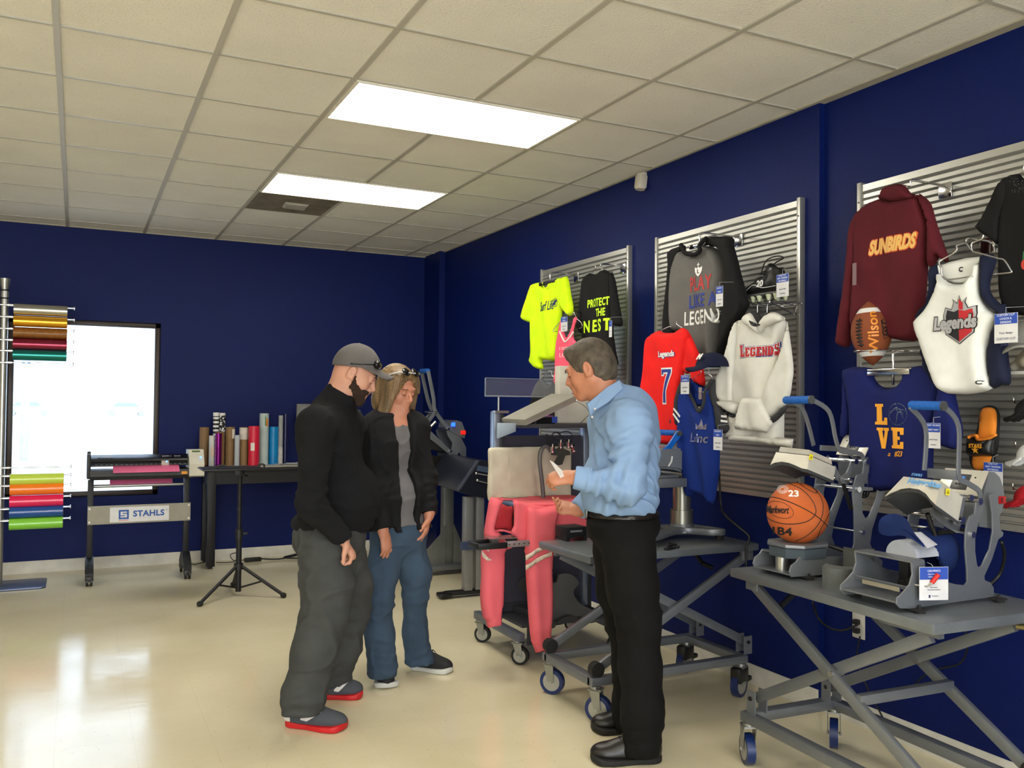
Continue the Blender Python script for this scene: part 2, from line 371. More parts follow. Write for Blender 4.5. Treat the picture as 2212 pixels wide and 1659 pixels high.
def floor_mat():
    m = bpy.data.materials.new('vinyl_tile_floor'); m.use_nodes = True; nt = m.node_tree; b = nt.nodes['Principled BSDF']; L = nt.links.new
    tc = nt.nodes.new('ShaderNodeTexCoord')
    def N(t, **k):
        n = nt.nodes.new(t)
        for a, v in k.items(): n.inputs[a].default_value = v
        L(tc.outputs['Object'], n.inputs['Vector']); return n
    def ramp(src, stops):
        r = nt.nodes.new('ShaderNodeValToRGB'); e = r.color_ramp.elements
        while len(e) < len(stops): e.new(.5)
        for q, (p, c) in zip(e, stops): q.position = p; q.color = c
        L(src, r.inputs[0]); return r.outputs[0]
    def mul(a, b_, f=1.):
        mx = nt.nodes.new('ShaderNodeMixRGB'); mx.blend_type = 'MULTIPLY'; mx.inputs[0].default_value = f; L(a, mx.inputs[1]); L(b_, mx.inputs[2]); return mx.outputs[0]
    base = ramp(N('ShaderNodeTexNoise', Scale=1.6, Detail=6.).outputs[0], [(.3, srgb((211, 201, 168))), (.7, srgb((228, 219, 190)))])
    # short scattered dark flecks
    mp = nt.nodes.new('ShaderNodeMapping'); mp.inputs['Scale'].default_value = (1, 2.6, 1); mp.inputs['Rotation'].default_value = (0, 0, .6); L(tc.outputs['Object'], mp.inputs[0])
    v = nt.nodes.new('ShaderNodeTexVoronoi'); v.inputs['Scale'].default_value = 17; L(mp.outputs[0], v.inputs['Vector'])
    fl = ramp(v.outputs['Distance'], [(.05, srgb((150, 128, 92))), (.09, (1, 1, 1, 1))])
    cm = ramp(v.outputs['Color'], [(.55, (1, 1, 1, 1)), (.6, (0, 0, 0, 1))])
    mx = nt.nodes.new('ShaderNodeMixRGB'); L(cm, mx.inputs[0]); L(fl, mx.inputs[1]); mx.inputs[2].default_value = (1, 1, 1, 1)
    col = mul(base, mx.outputs[0], .8)
    # tile joints every 12 in
    br = N('ShaderNodeTexBrick', Scale=1.); br.offset = 0; br.inputs['Brick Width'].default_value = .3048; br.inputs['Row Height'].default_value = .3048
    br.inputs['Mortar Size'].default_value = .0007; br.inputs['Color1'].default_value = br.inputs['Color2'].default_value = (1, 1, 1, 1); br.inputs['Mortar'].default_value = (.8, .76, .68, 1)
    col = mul(col, br.outputs['Color'], .7)
    L(col, b.inputs['Base Color'])
    L(ramp(N('ShaderNodeTexNoise', Scale=2.3, Detail=5.).outputs[0], [(.3, (.10,)*3+(1,)), (.75, (.22,)*3+(1,))]), b.inputs['Roughness'])
    b.inputs['Specular IOR Level'].default_value = .38
    n = N('ShaderNodeTexNoise', Scale=14., Detail=3.); bp = nt.nodes.new('ShaderNodeBump'); bp.inputs['Strength'].default_value = .06; bp.inputs['Distance'].default_value = .01
    L(n.outputs[0], bp.inputs['Height']); L(bp.outputs[0], b.inputs['Normal']); return m
def struct(mb, name, m, **k): o = mb.build(name, m, **k); o['kind'] = 'structure'; return o
m = MB(); m.box((XL, YF, -.1), (XR+.25, YB+.2, 0)); struct(m, 'floor', floor_mat())
# ceiling tiles: recessed slab with cut-outs left for the fixtures is not needed, fixtures sit just below the slab
m = MB(); m.box((XL, YF, HC+.008), (XR+.25, YB+.2, HC+.1)); struct(m, 'ceiling', ceiling_tile_mat())
tee = mat('painted_tee_grid', (178, 174, 162), rough=.45, var=(6, .03))
m = MB()
i = -7
while GX+U2*i < XR: 
    x = GX+U2*i
    if x > XL: m.box((x-.012, YF, HC), (x+.012, YB, HC+.009))
    i += 1
j = -13
while GY+U2*j < YB:
    y = GY+U2*j
    if y > YF: m.box((XL, y-.009, HC+.0015), (XR, y+.009, HC+.009))
    j += 1
struct(m, 'trim_1', tee)
m = MB(); m.box((XR-.02, YF, HC-.001), (XR+.04, YB, HC+.008)); m.box((XL, YB-.018, HC-.001), (XR, YB+.01, HC+.008)); struct(m, 'trim_2', mat('wall_angle', (168, 162, 145), rough=.5))
# back wall with the window opening
WX0, WX1, WZ0, WZ1 = -.527, .663, .622, 2.150
m = MB(); T = .16
m.box((XL, YB, 0), (WX0, YB+T, HC+.05)); m.box((WX1, YB, 0), (XR+.2, YB+T, HC+.05)); m.box((WX0, YB, 0), (WX1, YB+T, WZ0)); m.box((WX0, YB, WZ1), (WX1, YB+T, HC+.05))
struct(m, 'wall_back', blue)
m = MB()
m.box((XR, 3.17, 0), (XR+.2, 8.045, HC+.05)); m.box((3.165, 8.045, 0), (XR+.2, YB, HC+.05)); m.box((XR+.035, YF, 0), (XR+.2, 3.17, HC+.05))
struct(m, 'wall_right', blue)
m = MB(); m.box((XL-.15, YF, 0), (XL, YB+.1, HC+.05)); struct(m, 'wall_left', white_wall)
m = MB(); m.box((XL-.15, YF-.15, 0), (-3.6, YF, HC+.05)); m.box((2.0, YF-.15, 0), (XR+.2, YF, HC+.05)); m.box((-3.6, YF-.15, 2.7), (2.0, YF, HC+.05)); m.box((-3.6, YF-.15, 0), (2.0, YF, .35)); struct(m, 'wall_front', white_wall)
def baseboard(name, a, b, n):
    """profiled board from a to b on the floor, n = direction into the room"""
    a = Vector(a); b = Vector(b); n = Vector(n); pr = [(0, 0), (.014, 0), (.014, .07), (.009, .078), (.009, .09), (.004, .1), (0, .1)]
    m = MB(); m.loft([[p+n*w+Vector((0, 0, z)) for w, z in pr] for p in (a, b)]); struct(m, name, base_w)
baseboard('baseboard_back', (XL, YB, 0), (3.16, YB, 0), (0, -1, 0))
baseboard('baseboard_right', (XR, 8.045, 0), (XR, 3.17, 0), (-1, 0, 0))
baseboard('baseboard_right_front', (XR+.035, 3.17, 0), (XR+.035, YF, 0), (-1, 0, 0))
# window 1
bronze = mat('dark_bronze_frame', (52, 42, 36), rough=.4, metal=.3)
e = empty('window_1', ((WX0+WX1)/2, YB+.05, WZ0), None, None); e['kind'] = 'structure'
m = MB(); w = .045
for a, b in (((WX0, WZ0), (WX0+w, WZ1)), ((WX1-w, WZ0), (WX1, WZ1)), ((WX0, WZ0), (WX1, WZ0+w)), ((WX0, WZ1-w), (WX1, WZ1))): m.box((a[0], YB+.03, a[1]), (b[0], YB+.08, b[1]), .004)
m.build('window_frame', bronze, e)
glass = mat('clear_window_glass', (255, 255, 255), rough=0, trans=1, var=0); glass.node_tree.nodes['Principled BSDF'].inputs['IOR'].default_value = 1.02
m = MB(); m.box((WX0+w-.004, YB+.05, WZ0+w-.004), (WX1-w+.004, YB+.055, WZ1-w+.004)); m.build('window_glass', glass, e)
m = MB(); m.box((WX0+.002, YB-.004, WZ0-.012), (WX1-.002, YB+.03, WZ0)); m.build('window_sill', blue, e)
# storefront window behind the camera (the daylight side of the room)
e = empty('window_2', (-.8, YF-.06, .35), None, None); e['kind'] = 'structure'
m = MB()
for x in (-3.58, -2.2, -.8, .6, 1.98): m.box((x-.03, YF-.11, .35), (x+.03, YF-.03, 2.7))
for z in (.38, 2.67): m.box((-3.6, YF-.11, z-.03), (2, YF-.03, z+.03))
m.build('window_frame', bronze, e)
m = MB(); m.box((-3.6, YF-.08, .36), (2, YF-.075, 2.68)); m.build('window_glass', glass, e)
# outside: bright pavement and a few far parked cars, overexposure put into their pale colours
m = MB(); m.box((-60, YB+.16, -.25), (60, 130, -.15)); struct(m, 'trim_3', mat('sunlit_pavement', (225, 225, 222), rough=.9, bump=(5, .2)))
def car(x, y, col, lab):
    e = empty('car', (x, y, -.15), lab, 'car', 'cars parked far outside the window'); b = mat('glare_paled_car_'+str(col[0]), col, rough=.3)
    T = Matrix.Translation((x, y, -.15)) @ Matrix.Rotation(math.pi/2, 4, 'X')
    m = MB(); m.plate([[(-2.2, .35), (-2.25, .8), (-1.5, .95), (-.9, 1.4), (.7, 1.4), (1.4, .95), (2.1, .85), (2.2, .35)]], 1.7, T, .05); m.build('body', b, e)
    m = MB(); m.plate([[(-1.35, .96), (-.85, 1.33), (.65, 1.33), (1.2, .96)]], 1.74, T); m.build('side_glass', mat('glare_paled_glass', (150, 155, 165), rough=.1), e)
    for q in (-1.35, 1.35): 
        m = MB(); m.cyl((x+q, y-.87, .17), (x+q, y+.87, .17), .32); m.build('wheel', mat('glare_paled_wheel', (170, 172, 178), rough=.8), e)
car(-4.1, 95, (235, 238, 242), 'glare-paled car parked far outside, left of the two cars seen through the window')
car(4.4, 95, (236, 236, 244), 'glare-paled car parked far outside, right of the two cars seen through the window')
# ceiling fixtures
dif = mat('glowing_diffuser', (255, 250, 235), rough=.5, var=0, emit=((255, 249, 233), DIFF_E))
frm = mat('white_fixture_frame', (225, 220, 205), rough=.4)
labs = ['lit fluorescent ceiling panel nearest the camera, the larger looking one', 'lit fluorescent ceiling panel further back, beside the dark return vent']
for k, (x, y, nx) in enumerate(FIX):
    lab = labs[k] if k < 2 else 'unseen lit fluorescent ceiling panel behind or beside the camera'
    e = empty('ceiling_light', (x+U2, y+U2/2, HC), lab, 'ceiling light', 'fluorescent ceiling panels')
    m = MB(); x1, y1 = x+2*U2, y+U2; f = .022
    for a, b in (((x+.012, y+.01), (x1-.012, y+f)), ((x+.012, y1-f), (x1-.012, y1-.01)), ((x+.012, y+f), (x+f+.004, y1-f)), ((x1-f-.004, y+f), (x1-.012, y1-f))): m.box((*a, HC-.006), (*b, HC+.007))
    m.build('frame', frm, e)
    m = MB(); m.box((x+f+.004, y+f, HC-.0035), (x1-f-.004, y1-f, HC+.006)); m.build('diffuser', dif, e)
# return vent with its dirty tile
x, y = GX+2*U2, GY+4*U2
e = empty('ceiling_vent', (x+U2/2, y+U2/2, HC), 'stained brown ceiling return vent beyond the further light panel', 'vent')
m = MB(); m.box((x+.012, y+.01, HC+.001), (x+U2-.012, y+U2-.01, HC+.0078)); m.build('backing', mat('stained_vent_panel', (112, 103, 88), rough=.9, var=(9, .28)), e)
m = MB()
m.lathe([(.0, -.012), (.0, -.013), (.1, -.012), (.118, 0), (.118, .004), (0, .004)], Matrix.Translation((x+U2*.56, y+U2*.55, HC)) @ Matrix.Rotation(math.pi/4, 4, 'Z') @ Matrix.Diagonal((1.15, 1, 1, 1)), seg=4); m.build('deflector', mat('vent_deflector', (168, 165, 155), rough=.6), e)
# alarm sensor below the ceiling
q = aX(1385, 388, XR-.03)
m = MB(Matrix.Translation(q) @ Matrix.Rotation(.12, 4, 'Y')); m.box((-.03, -.032, -.06), (.03, .032, .03), .01); m.cyl((0, 0, -.065), (0, 0, .035), .031); m.box((.0, -.02, .01), (.04, .02, .05), .005)
m.build('motion_sensor', mat('ivory_plastic', (196, 188, 172), rough=.5), label='small ivory motion sensor on the blue wall right below the ceiling', cat='sensor')
# ---------------- vinyl roll stand by the window ----------------
alu = mat('brushed_aluminium', (172, 172, 168), rough=.32, metal=.85, var=(20, .05))
steel = mat('chrome_steel', (205, 205, 208), rough=.14, metal=1., var=0)
blackp = mat('black_plastic', (20, 20, 22), rough=.45)
blackm = mat('black_powder_coat', (22, 22, 26), rough=.5, metal=.2)
greym = mat('grey_hammered_paint', (122, 126, 132), rough=.38, metal=.55, bump=(220, .08), var=(14, .05))
rubber = mat('tyre_rubber', (22, 22, 22), rough=.8)
SX, SY = -.520, 7.90
st = empty('roll_stand', (SX, SY, 0), 'tall aluminium display pole with horizontal pegs for vinyl rolls, at the left edge', 'display stand')
m = MB(); m.cyl((SX, SY, .01), (SX, SY, 2.30), .028, seg=24); m.build('pole', alu, st)
m = MB(); m.cyl((SX, SY, 2.31), (SX, SY, 2.40), .026, .04, 24); m.cyl((SX, SY, 2.255), (SX, SY, 2.305), .03, seg=24); m.build('pole_cap', alu, st)
for z in (2.307, 2.245):
    m = MB(); m.cyl((SX, SY, z-.006), (SX, SY, z+.006), .0305, seg=24); m.build('ring', blackp, st)
m = MB(); m.plate([[(-.36, -.2), (.30, -.2), (.33, -.17), (.33, .17), (.30, .2), (-.36, .2)]], .012, Matrix.Translation((SX, SY+.02, .008)), .002); m.build('base_plate', mat('blue_grey_steel', (96, 104, 128), rough=.35, metal=.6), st)
RODX = (-.488, aY(157, 850, SY).x)
def zat(py, px=85): return aY(px, py, SY).z
rods = [zat(663), zat(688), zat(713), zat(737), zat(760), zat(785), zat(1008.5), zat(1026), zat(1047), zat(1073), zat(1096), zat(1121)]
for z in rods:
    m = MB(); m.cyl((SX, SY-.028, z), (RODX[1], SY-.028, z), .0062, seg=10); m.cyl((RODX[1]-.004, SY-.028, z), (RODX[1]+.004, SY-.028, z), .014, seg=14)
    m.cyl((SX+.02, SY-.03, z), (SX+.06, SY-.028, z), .012, seg=10); m.build('peg', steel, st)
    m = MB(); m.cyl((SX-.6, SY-.028, z), (SX, SY-.028, z), .0062, seg=10); m.build('peg', steel, st)
rolls = [('silver', (178, 176, 168), .25, .9, 0, 'silver metallic vinyl roll, topmost on the peg stand'), ('gold', (222, 160, 30), .22, .75, 1, 'gold metallic vinyl roll hanging below the silver one'),
 ('bronze', (150, 98, 42), .35, .8, 2, 'bronze glitter vinyl roll hanging between the gold and the dark red one'), ('darkred', (140, 30, 60), .2, .7, 3, 'dark red metallic vinyl roll hanging above the teal one'),
 ('teal', (0, 120, 112), .2, .7, 4, 'teal metallic vinyl roll, lowest of the upper five'), ('limeyellow', (200, 222, 80), .25, 0, 7, 'yellow green glossy vinyl roll, topmost of the lower five'),
 ('orange', (255, 128, 20), .25, 0, 8, 'bright orange glossy vinyl roll above the pink one'), ('pink', (232, 22, 88), .22, 0, 9, 'hot pink glossy vinyl roll below the orange one'),
 ('blue', (0, 72, 150), .2, 0, 10, 'blue glossy vinyl roll hanging between the pink and the green one'), ('green', (132, 205, 60), .25, 0, 11, 'apple green glossy vinyl roll, lowest on the peg stand')]
for nm, col, ro, me_, k, lab in rolls:
    mm = mat('vinyl_'+nm, col, rough=ro, metal=me_, var=(60, .25) if nm == 'bronze' else (4, .05), coat=.4, bump=(300, .5) if nm == 'bronze' else None)
    x0, x1 = aY(26.5, 850, SY).x, aY(142-(k > 6)*.5, 850, SY).x; R_ = .0455 if k > 6 else .0445; z = rods[k]-.0285
    c = MB(); c.lathe([(R_, 0), (R_, x1-x0), (.0365, x1-x0), (.0365, 0), (R_, 0)], Matrix.Translation((x0, SY-.028, z)) @ Matrix.Rotation(math.pi/2, 4, 'Y'), seg=32, cap=False)
    e = empty('vinyl_roll', ((x0+x1)/2, SY-.028, z-R_), lab, 'vinyl roll', 'vinyl rolls on the peg stand')
    c.build('film', mm, e, 50)
    c = MB(); c.lathe([(.0365, .0), (.0365, x1-x0+.002), (.0345, x1-x0+.002), (.0345, 0), (.0365, 0)], Matrix.Translation((x0-.001, SY-.028, z)) @ Matrix.Rotation(math.pi/2, 4, 'Y'), seg=32, cap=False)
    c.build('core', mat('cardboard_core', (140, 115, 85), rough=.9), e)
# perforated pale strip hanging over the pegs
q0, q1 = aY(47, 775, 7.868), aY(61.5, 995, 7.868)
m = MB(); n = 26; zt, zb = q0.z, q1.z
holes = [[(.5*(q1.x-q0.x)+.007*math.cos(t*math.pi/4), zb+.03+i*(zt-zb-.06)/n-zb+.007*math.sin(t*math.pi/4)) for t in range(8)] for i in range(n+1)]
m.plate([[(0, 0), (q1.x-q0.x, 0), (q1.x-q0.x, zt-zb), (0, zt-zb)]]+holes, .004, frame((q0.x, 7.862, zb), (1, 0, 0), (0, 0, 1)))
m.build('perforated_strip', mat('pale_blue_plastic', (205, 222, 245), rough=.3, trans=.75), label='long pale blue perforated plastic strip hanging between the pegs of the roll stand', cat='strip')
# ---------------- vinyl cutter on its stand ----------------
CY = 7.85
def c_(px, py, y=CY): return aY(px, py, y)
zl_ = c_(300, 1034).z
lx, rx = c_(197, 1000).x, c_(404, 1000).x
st = empty('cutter_stand', ((lx+rx)/2, CY, 0), 'black wheeled stand under the vinyl cutter with a grey front board', 'stand')
for s_, x in ((0, lx), (1, rx)):
    m = MB(); m.box((x-.022, CY-.03, .12), (x+.022, CY+.03, zl_), .004); m.build('post', blackm, st)
    m = MB(); m.loft([[(x-.03, y, z), (x+.03, y, z), (x+.03, y, z2), (x-.03, y, z2)] for y, z, z2 in ((CY-.19, .078, .10), (CY-.15, .075, .14), (CY-.04, .09, .20), (CY+.06, .09, .20), (CY+.2, .078, .10))]); m.build('foot', blackm, st)
    for yy in (CY-.165, CY+.17):
        m = MB(); m.cyl((x-.024, yy, .036), (x-.006, yy, .036), .036, seg=24); m.cyl((x+.006, yy, .036), (x+.024, yy, .036), .036, seg=24); m.box((x-.03, yy-.03, .035), (x+.03, yy+.035, .078), .01); m.cyl((x, yy, .06), (x, yy, .09), .012); m.build('caster', blackp, st)
m = MB(); m.plate([[(-.02, 0), (rx-lx+.03, 0), (rx-lx+.03, .148), (-.02, .148)]], .006, frame((lx, CY-.036, c_(191, 1133).z), (1, 0, 0), (0, 0, 1)), .001)
bd = m.build('front_board', mat('greige_panel', (150, 146, 134), rough=.6), st)
zb = c_(191, 1133).z
s0 = (c_(237, 1110).x, c_(364, 1110).x)
m = MB(); m.box((s0[0], CY-.0415, zb+.012), (s0[1], CY-.039, zb+.132)); m.build('sign', mat('white_sign_card', (212, 212, 214), rough=.5), bd)
sb = mat('brand_blue', (18, 78, 158), rough=.5)
def stahls(mb, cx, cz, y, h, n=(0, -1, 0), xdir=(1, 0, 0), txt=True):
    """square block-S mark and word, cx is the left edge, h the square's height"""
    F = frame((cx, y, cz), xdir, (0, 0, 1))
    mb.plate([[(0, 0), (h, 0), (h, h), (0, h)], [(.18*h, .82*h), (.18*h, .42*h), (.62*h, .42*h), (.62*h, .33*h), (.18*h, .33*h), (.18*h, .18*h), (.82*h, .18*h), (.82*h, .57*h), (.38*h, .57*h), (.38*h, .67*h), (.82*h, .67*h), (.82*h, .82*h)]], .001, F)
F = frame(((s0[0]+s0[1])/2, CY-.042, zb+.07), (1, 0, 0), (0, 0, 1))
m = MB(); stahls(m, s0[0]+.065, zb+.035, CY-.042, .075); m.text('STAHLS', .066, F @ Matrix.Translation((.068, .004, 0)), off=.0022, sx=1.02, space=1.05); m.text("'", .05, F @ Matrix.Translation((.205, .012, 0)))
m.build('lettering', sb, bd)
m = MB(); m.box((s0[0]+.065, CY-.0425, zb+.024), (s0[0]+.14, CY-.0415, zb+.028)); m.build('underline', mat('thin_red', (200, 60, 50)), bd)
for x in (lx-.006, rx+.016):
    for z in (zb+.02, zb+.128):
        m = MB(); m.cyl((x, CY-.044, z), (x, CY-.036, z), .008, seg=12); m.build('bolt', mat('white_plastic', (225, 225, 225), rough=.4), bd)
# take-up rod with pink sheet below the body
zr = c_(300, 1049).z
m = MB(); m.cyl((lx, CY+.05, zr), (rx, CY+.05, zr), .014); m.build('support_rod', alu, st)
ct = empty('vinyl_cutter', ((lx+rx)/2, CY, .80), 'long black vinyl cutter with white control end, pink sheet feeding out', 'vinyl cutter')
zt = c_(300, 981).z; zm = c_(300, 1004).z; zl = c_(300, 1033).z
m = MB()
m.loft([[(x, CY+.12, zt-.01), (x, CY-.02, zt), (x, CY-.08, zt-.035), (x, CY-.085, zt-.05), (x, CY+.12, zt-.05)] for x in (lx-.01, rx+.03)])
m.build('top_cover', mat('gloss_black_cover', (16, 16, 20), rough=.25), ct)
m = MB(); m.box((lx-.01, CY+.02, zm-.012), (rx+.03, CY+.12, zt-.05)); m.cyl((lx, CY-.01, zm+.02), (rx, CY-.01, zm+.02), .008); m.box((lx, CY-.02, zm-.008), (rx, CY+.03, zm+.002)); m.build('carriage_bay', blackp, ct)
m = MB()
for i in range(19): x = lx+.03+i*(rx-lx-.06)/18; m.box((x, CY-.021, zm+.0035), (x+.018, CY-.018, zm+.008))
m.build('scale_marks', mat('grey_marks', (150, 150, 150)), ct)
m = MB(); m.loft([[(x, CY-.10, zl), (x, CY-.13, zl+.03), (x, CY-.12, zm-.035), (x, CY+.1, zm-.03), (x, CY+.1, zl)] for x in (lx-.01, rx+.03)]); m.build('lower_body', mat('charcoal_plastic', (30, 31, 36), rough=.4), ct)
m = MB(); m.box((lx-.032, CY-.12, zl+.01), (lx-.004, CY+.13, zt+.012), .01); m.box((lx-.03, CY-.06, zt), (lx-.004, CY-.02, zt+.03), .004); m.build('end_cap', blackp, ct)
x0 = c_(405, 1000).x; x1 = c_(437, 1000).x; y0 = CY-.13
m = MB(); m.loft([[(x, y0+.02, zl+.008), (x, y0-.01, zl+.02), (x, y0-.01, zm+.005), (x, y0+.06, zt+.035), (x, CY+.12, zt+.03), (x, CY+.12, zl+.008)] for x in (x0, x1)])
cp = m.build('control_end', mat('warm_white_plastic', (196, 192, 178), rough=.4), ct, 25)
F = frame(((x0+x1)/2, y0+.026, zt-.006), (1, 0, 0), (0, .5, .62))
m = MB(F); m.box((-.035, .028, 0), (.028, .04, .003)); m.build('display', mat('green_lcd', (80, 105, 60), rough=.3), cp)
m = MB(F); m.cyl((.03, -.03, 0), (.03, -.03, .004), .008); m.build('power_led', mat('blue_led', (120, 170, 255), emit=((90, 150, 255), 2.5)), cp)
xc = c_(356, 997).x
m = MB(); m.box((xc-.03, CY-.06, zm-.005), (xc+.03, CY+.0, zt-.035), .006); m.build('cutting_carriage', MATS['warm_white_plastic'], ct)
m = MB(); m.cyl((xc+.01, CY-.062, zt-.06), (xc+.01, CY-.06, zt-.06), .007); m.build('carriage_led', MATS['blue_led'], ct)
m = MB(); m.box((c_(394, 1022).x-.02, CY-.133, zl+.035), (c_(394, 1022).x+.025, CY-.128, zl+.058)); m.build('warning_sticker', mat('amber_sticker', (225, 150, 40)), ct)
m = MB(); F = frame((lx+.09, CY-.083, zt-.042), (1, 0, 0), (0, .45, .9))
F = frame((lx+.10, CY-.055, zt-.016), (1, 0, 0), (0, .86, .5)); m.text('Roland', .03, F, sx=1.3); F = frame((rx-.13, CY-.055, zt-.016), (1, 0, 0), (0, .86, .5)); m.text('CAMM-1   GS-24', .02, F)
m.build('lettering', mat('pale_print', (190, 190, 195)), ct)
pk = mat('pink_vinyl_sheet', (230, 112, 155), rough=.35, var=(3, .08))
p0, p1 = c_(243, 1018).x, c_(384, 1018).x; zs = c_(300, 1013).z
def sheet(prof, xa, xb, th=.0015):
    m = MB(); N_ = len(prof); ring = [Vector(p) for p in prof]
    m.loft([[Vector((x, y, z)) for y, z in prof]+[Vector((x, y+th*.3, z-th)) for y, z in prof[::-1]] for x in (xa, xb)]); return m
m = sheet([(CY+.02, zm), (CY-.06, zm-.004), (CY-.12, zm-.018), (CY-.155, zm-.05)], p0, p1); m.build('pink_sheet', pk, label='pink vinyl sheet lying across the front of the vinyl cutter', cat='sheet')
m = sheet([(CY+.07, zl-.002), (CY+.04, zr+.03), (CY+.03, zr+.015)], c_(238, 1018).x, c_(374, 1018).x); m.build('pink_sheet', pk, label='pink vinyl roll edge hanging below the cutter body over the steel rod', cat='sheet')
# ---------------- black table with tubes ----------------
TY0, TZ = 8.03, .872; TX0 = aY(443, 1010, TY0).x
tb = empty('work_table', (1.6, 8.23, 0), 'plain black table against the back wall carrying rolls of material', 'table')
m = MB(); m.box((TX0-.0, TY0, TZ-.03), (2.35, 8.45, TZ), .003); m.build('table_top', blackm, tb)
m = MB(); m.box((TX0+.02, TY0+.02, TZ-.14), (2.33, TY0+.04, TZ-.03)); m.box((TX0+.02, 8.4, TZ-.14), (2.33, 8.42, TZ-.03)); m.box((TX0+.02, TY0+.02, TZ-.14), (TX0+.04, 8.42, TZ-.03)); m.build('apron', blackm, tb)
for x in (TX0+.06, 2.27):
    for y in (TY0+.035, 8.40):
        m = MB(); m.box((x-.035, y-.03, .02), (x+.035, y+.03, TZ-.03), .003); m.cyl((x, y, 0), (x, y, .022), .02); m.build('leg', blackm, tb)
m = MB(); m.box((aY(470, 1000, 8.06).x, 8.055, TZ), (2.1, 8.42, TZ+.012), .003); m.build('cutting_mat', mat('pale_board', (172, 168, 155), rough=.6), label='flat pale board lying on the black table under the rolls', cat='board')
kraft = (134, 104, 70)
def tube(name, xa, xb, top, y, col, lab, bands=(), rough=.6, core=True, pattern=None, metal=0, alpha=1.):
    """xa..xb, top are pixels at depth y"""
    a, b = aY(xa, 950, y), aY(xb, 950, y); r = (b.x-a.x)/2; cx = (a.x+b.x)/2; zt_ = aY((xa+xb)/2, top, y).z; z0 = TZ+.0125; h = zt_-z0
    e = empty(name, (cx, y, z0), lab, 'tube', 'rolls and tubes standing on the black table')
    mm = pattern or mat(lab.replace(' ', '_')[:40], col, rough=rough, metal=metal, var=(12, .08))
    T_ = Matrix.Translation((cx, y, z0))
    m = MB(); m.lathe([(r, 0), (r, h), (r*.86, h), (r*.86, h-.03), (0, h-.03)], T_, seg=32, cap=False); m.lathe([(r, 0), (0, 0)], T_, seg=32, cap=False); m.build('sleeve', mm, e, 50)
    for (t0, t1, bc, a0, a1) in bands:      # labels wrapped on the tube: heights 0..1, colour, angles
        m = MB(); n = 10; aa = [a0+(a1-a0)*i/n for i in range(n+1)]; R_ = r+.0012
        rows = [[Vector((cx+R_*math.sin(q), y-R_*math.cos(q), z0+h*t)) for q in aa] for t in (t0, t1)]
        m.loft(rows, closed=False, cap=False); m.build('label', mat('tube_label_%d_%d_%d' % tuple(bc), bc, rough=.6, var=(30, .12)), e, 180)
    return e
def pattern_mat(name, kind):
    m = mat(name, (235, 235, 235), rough=.5, var=0); nt = m.node_tree; b = nt.nodes['Principled BSDF']; tc = nt.nodes.new('ShaderNodeTexCoord')
    if kind == 'check':
        # checks on a cylinder: angle and height
        s = nt.nodes.new('ShaderNodeSeparateXYZ'); nt.links.new(tc.outputs['Object'], s.inputs[0])
        cb = nt.nodes.new('ShaderNodeCombineXYZ'); cb.inputs[2].default_value = .25; a = nt.nodes.new('ShaderNodeMath'); a.operation = 'ARCTAN2'; nt.links.new(s.outputs[1], a.inputs[0]); nt.links.new(s.outputs[0], a.inputs[1])
        k = nt.nodes.new('ShaderNodeMath'); k.operation = 'MULTIPLY'; k.inputs[1].default_value = 16/(2*math.pi)/2; nt.links.new(a.outputs[0], k.inputs[0]); nt.links.new(k.outputs[0], cb.inputs[0])
        k2 = nt.nodes.new('ShaderNodeMath'); k2.operation = 'MULTIPLY'; k2.inputs[1].default_value = 27; nt.links.new(s.outputs[2], k2.inputs[0]); nt.links.new(k2.outputs[0], cb.inputs[1])
        t = nt.nodes.new('ShaderNodeTexChecker'); t.inputs['Scale'].default_value = 2; t.inputs[1].default_value = (.85, .85, .85, 1); t.inputs[2].default_value = (.01, .01, .01, 1)
        nt.links.new(cb.outputs[0], t.inputs[0]); nt.links.new(t.outputs[0], b.inputs['Base Color'])
    else:
        t = nt.nodes.new('ShaderNodeTexVoronoi'); t.inputs['Scale'].default_value = 48; nt.links.new(tc.outputs['Object'], t.inputs['Vector'])
        r = nt.nodes.new('ShaderNodeValToRGB'); r.color_ramp.interpolation = 'CONSTANT'; r.color_ramp.elements[0].color = (.85, .85, .85, 1); r.color_ramp.elements[1].color = (.01, .01, .01, 1); r.color_ramp.elements[1].position = .42
        nt.links.new(t.outputs['Distance'], r.inputs[0]); nt.links.new(r.outputs[0], b.inputs['Base Color'])
    return m
hp = math.pi/2
tube('cardboard_tube', 430.5, 451.5, 923, 8.31, kraft, 'plain brown cardboard tube at the left end of the table')
tube('material_roll', 459.5, 472.5, 891, 8.36, (0, 0, 0), 'tall roll with a black and white checkered print', pattern=pattern_mat('checker_print', 'check'), bands=[(.93, 1., (225, 225, 225), -hp, hp)])
tube('material_roll', 473.5, 486, 892, 8.36, (0, 0, 0), 'tall roll with white dots on black print, right of the checkered one', pattern=pattern_mat('dot_print', 'dots'), bands=[(.95, 1., (225, 225, 225), -hp, hp)])
tube('cardboard_tube', 466, 485.5, 933, 8.25, (128, 98, 66), 'brown cardboard tube behind the purple foil roll')
tube('material_roll', 451.5, 464.5, 941, 8.2, (200, 198, 195), 'short white wrapped roll left of the purple foil roll', bands=[(.3, .62, (215, 190, 175), -.5, .8)])
tube('foil_roll', 465, 479.5, 936, 8.16, (120, 20, 110), 'shiny purple foil roll', rough=.2, metal=.7)
tube('cardboard_tube', 487, 507, 922.5, 8.24, kraft, 'brown cardboard tube with a white label near its top', bands=[(.7, .95, (215, 210, 200), .3, 1.3)])
tube('material_roll', 506.5, 518, 940, 8.17, (176, 182, 190), 'slim pale grey roll between two brown tubes')
tube('cardboard_tube', 517, 536, 923, 8.22, kraft, 'brown cardboard tube with its upper third wrapped white', bands=[(.68, .99, (205, 198, 190), -1.5, 1.5)])
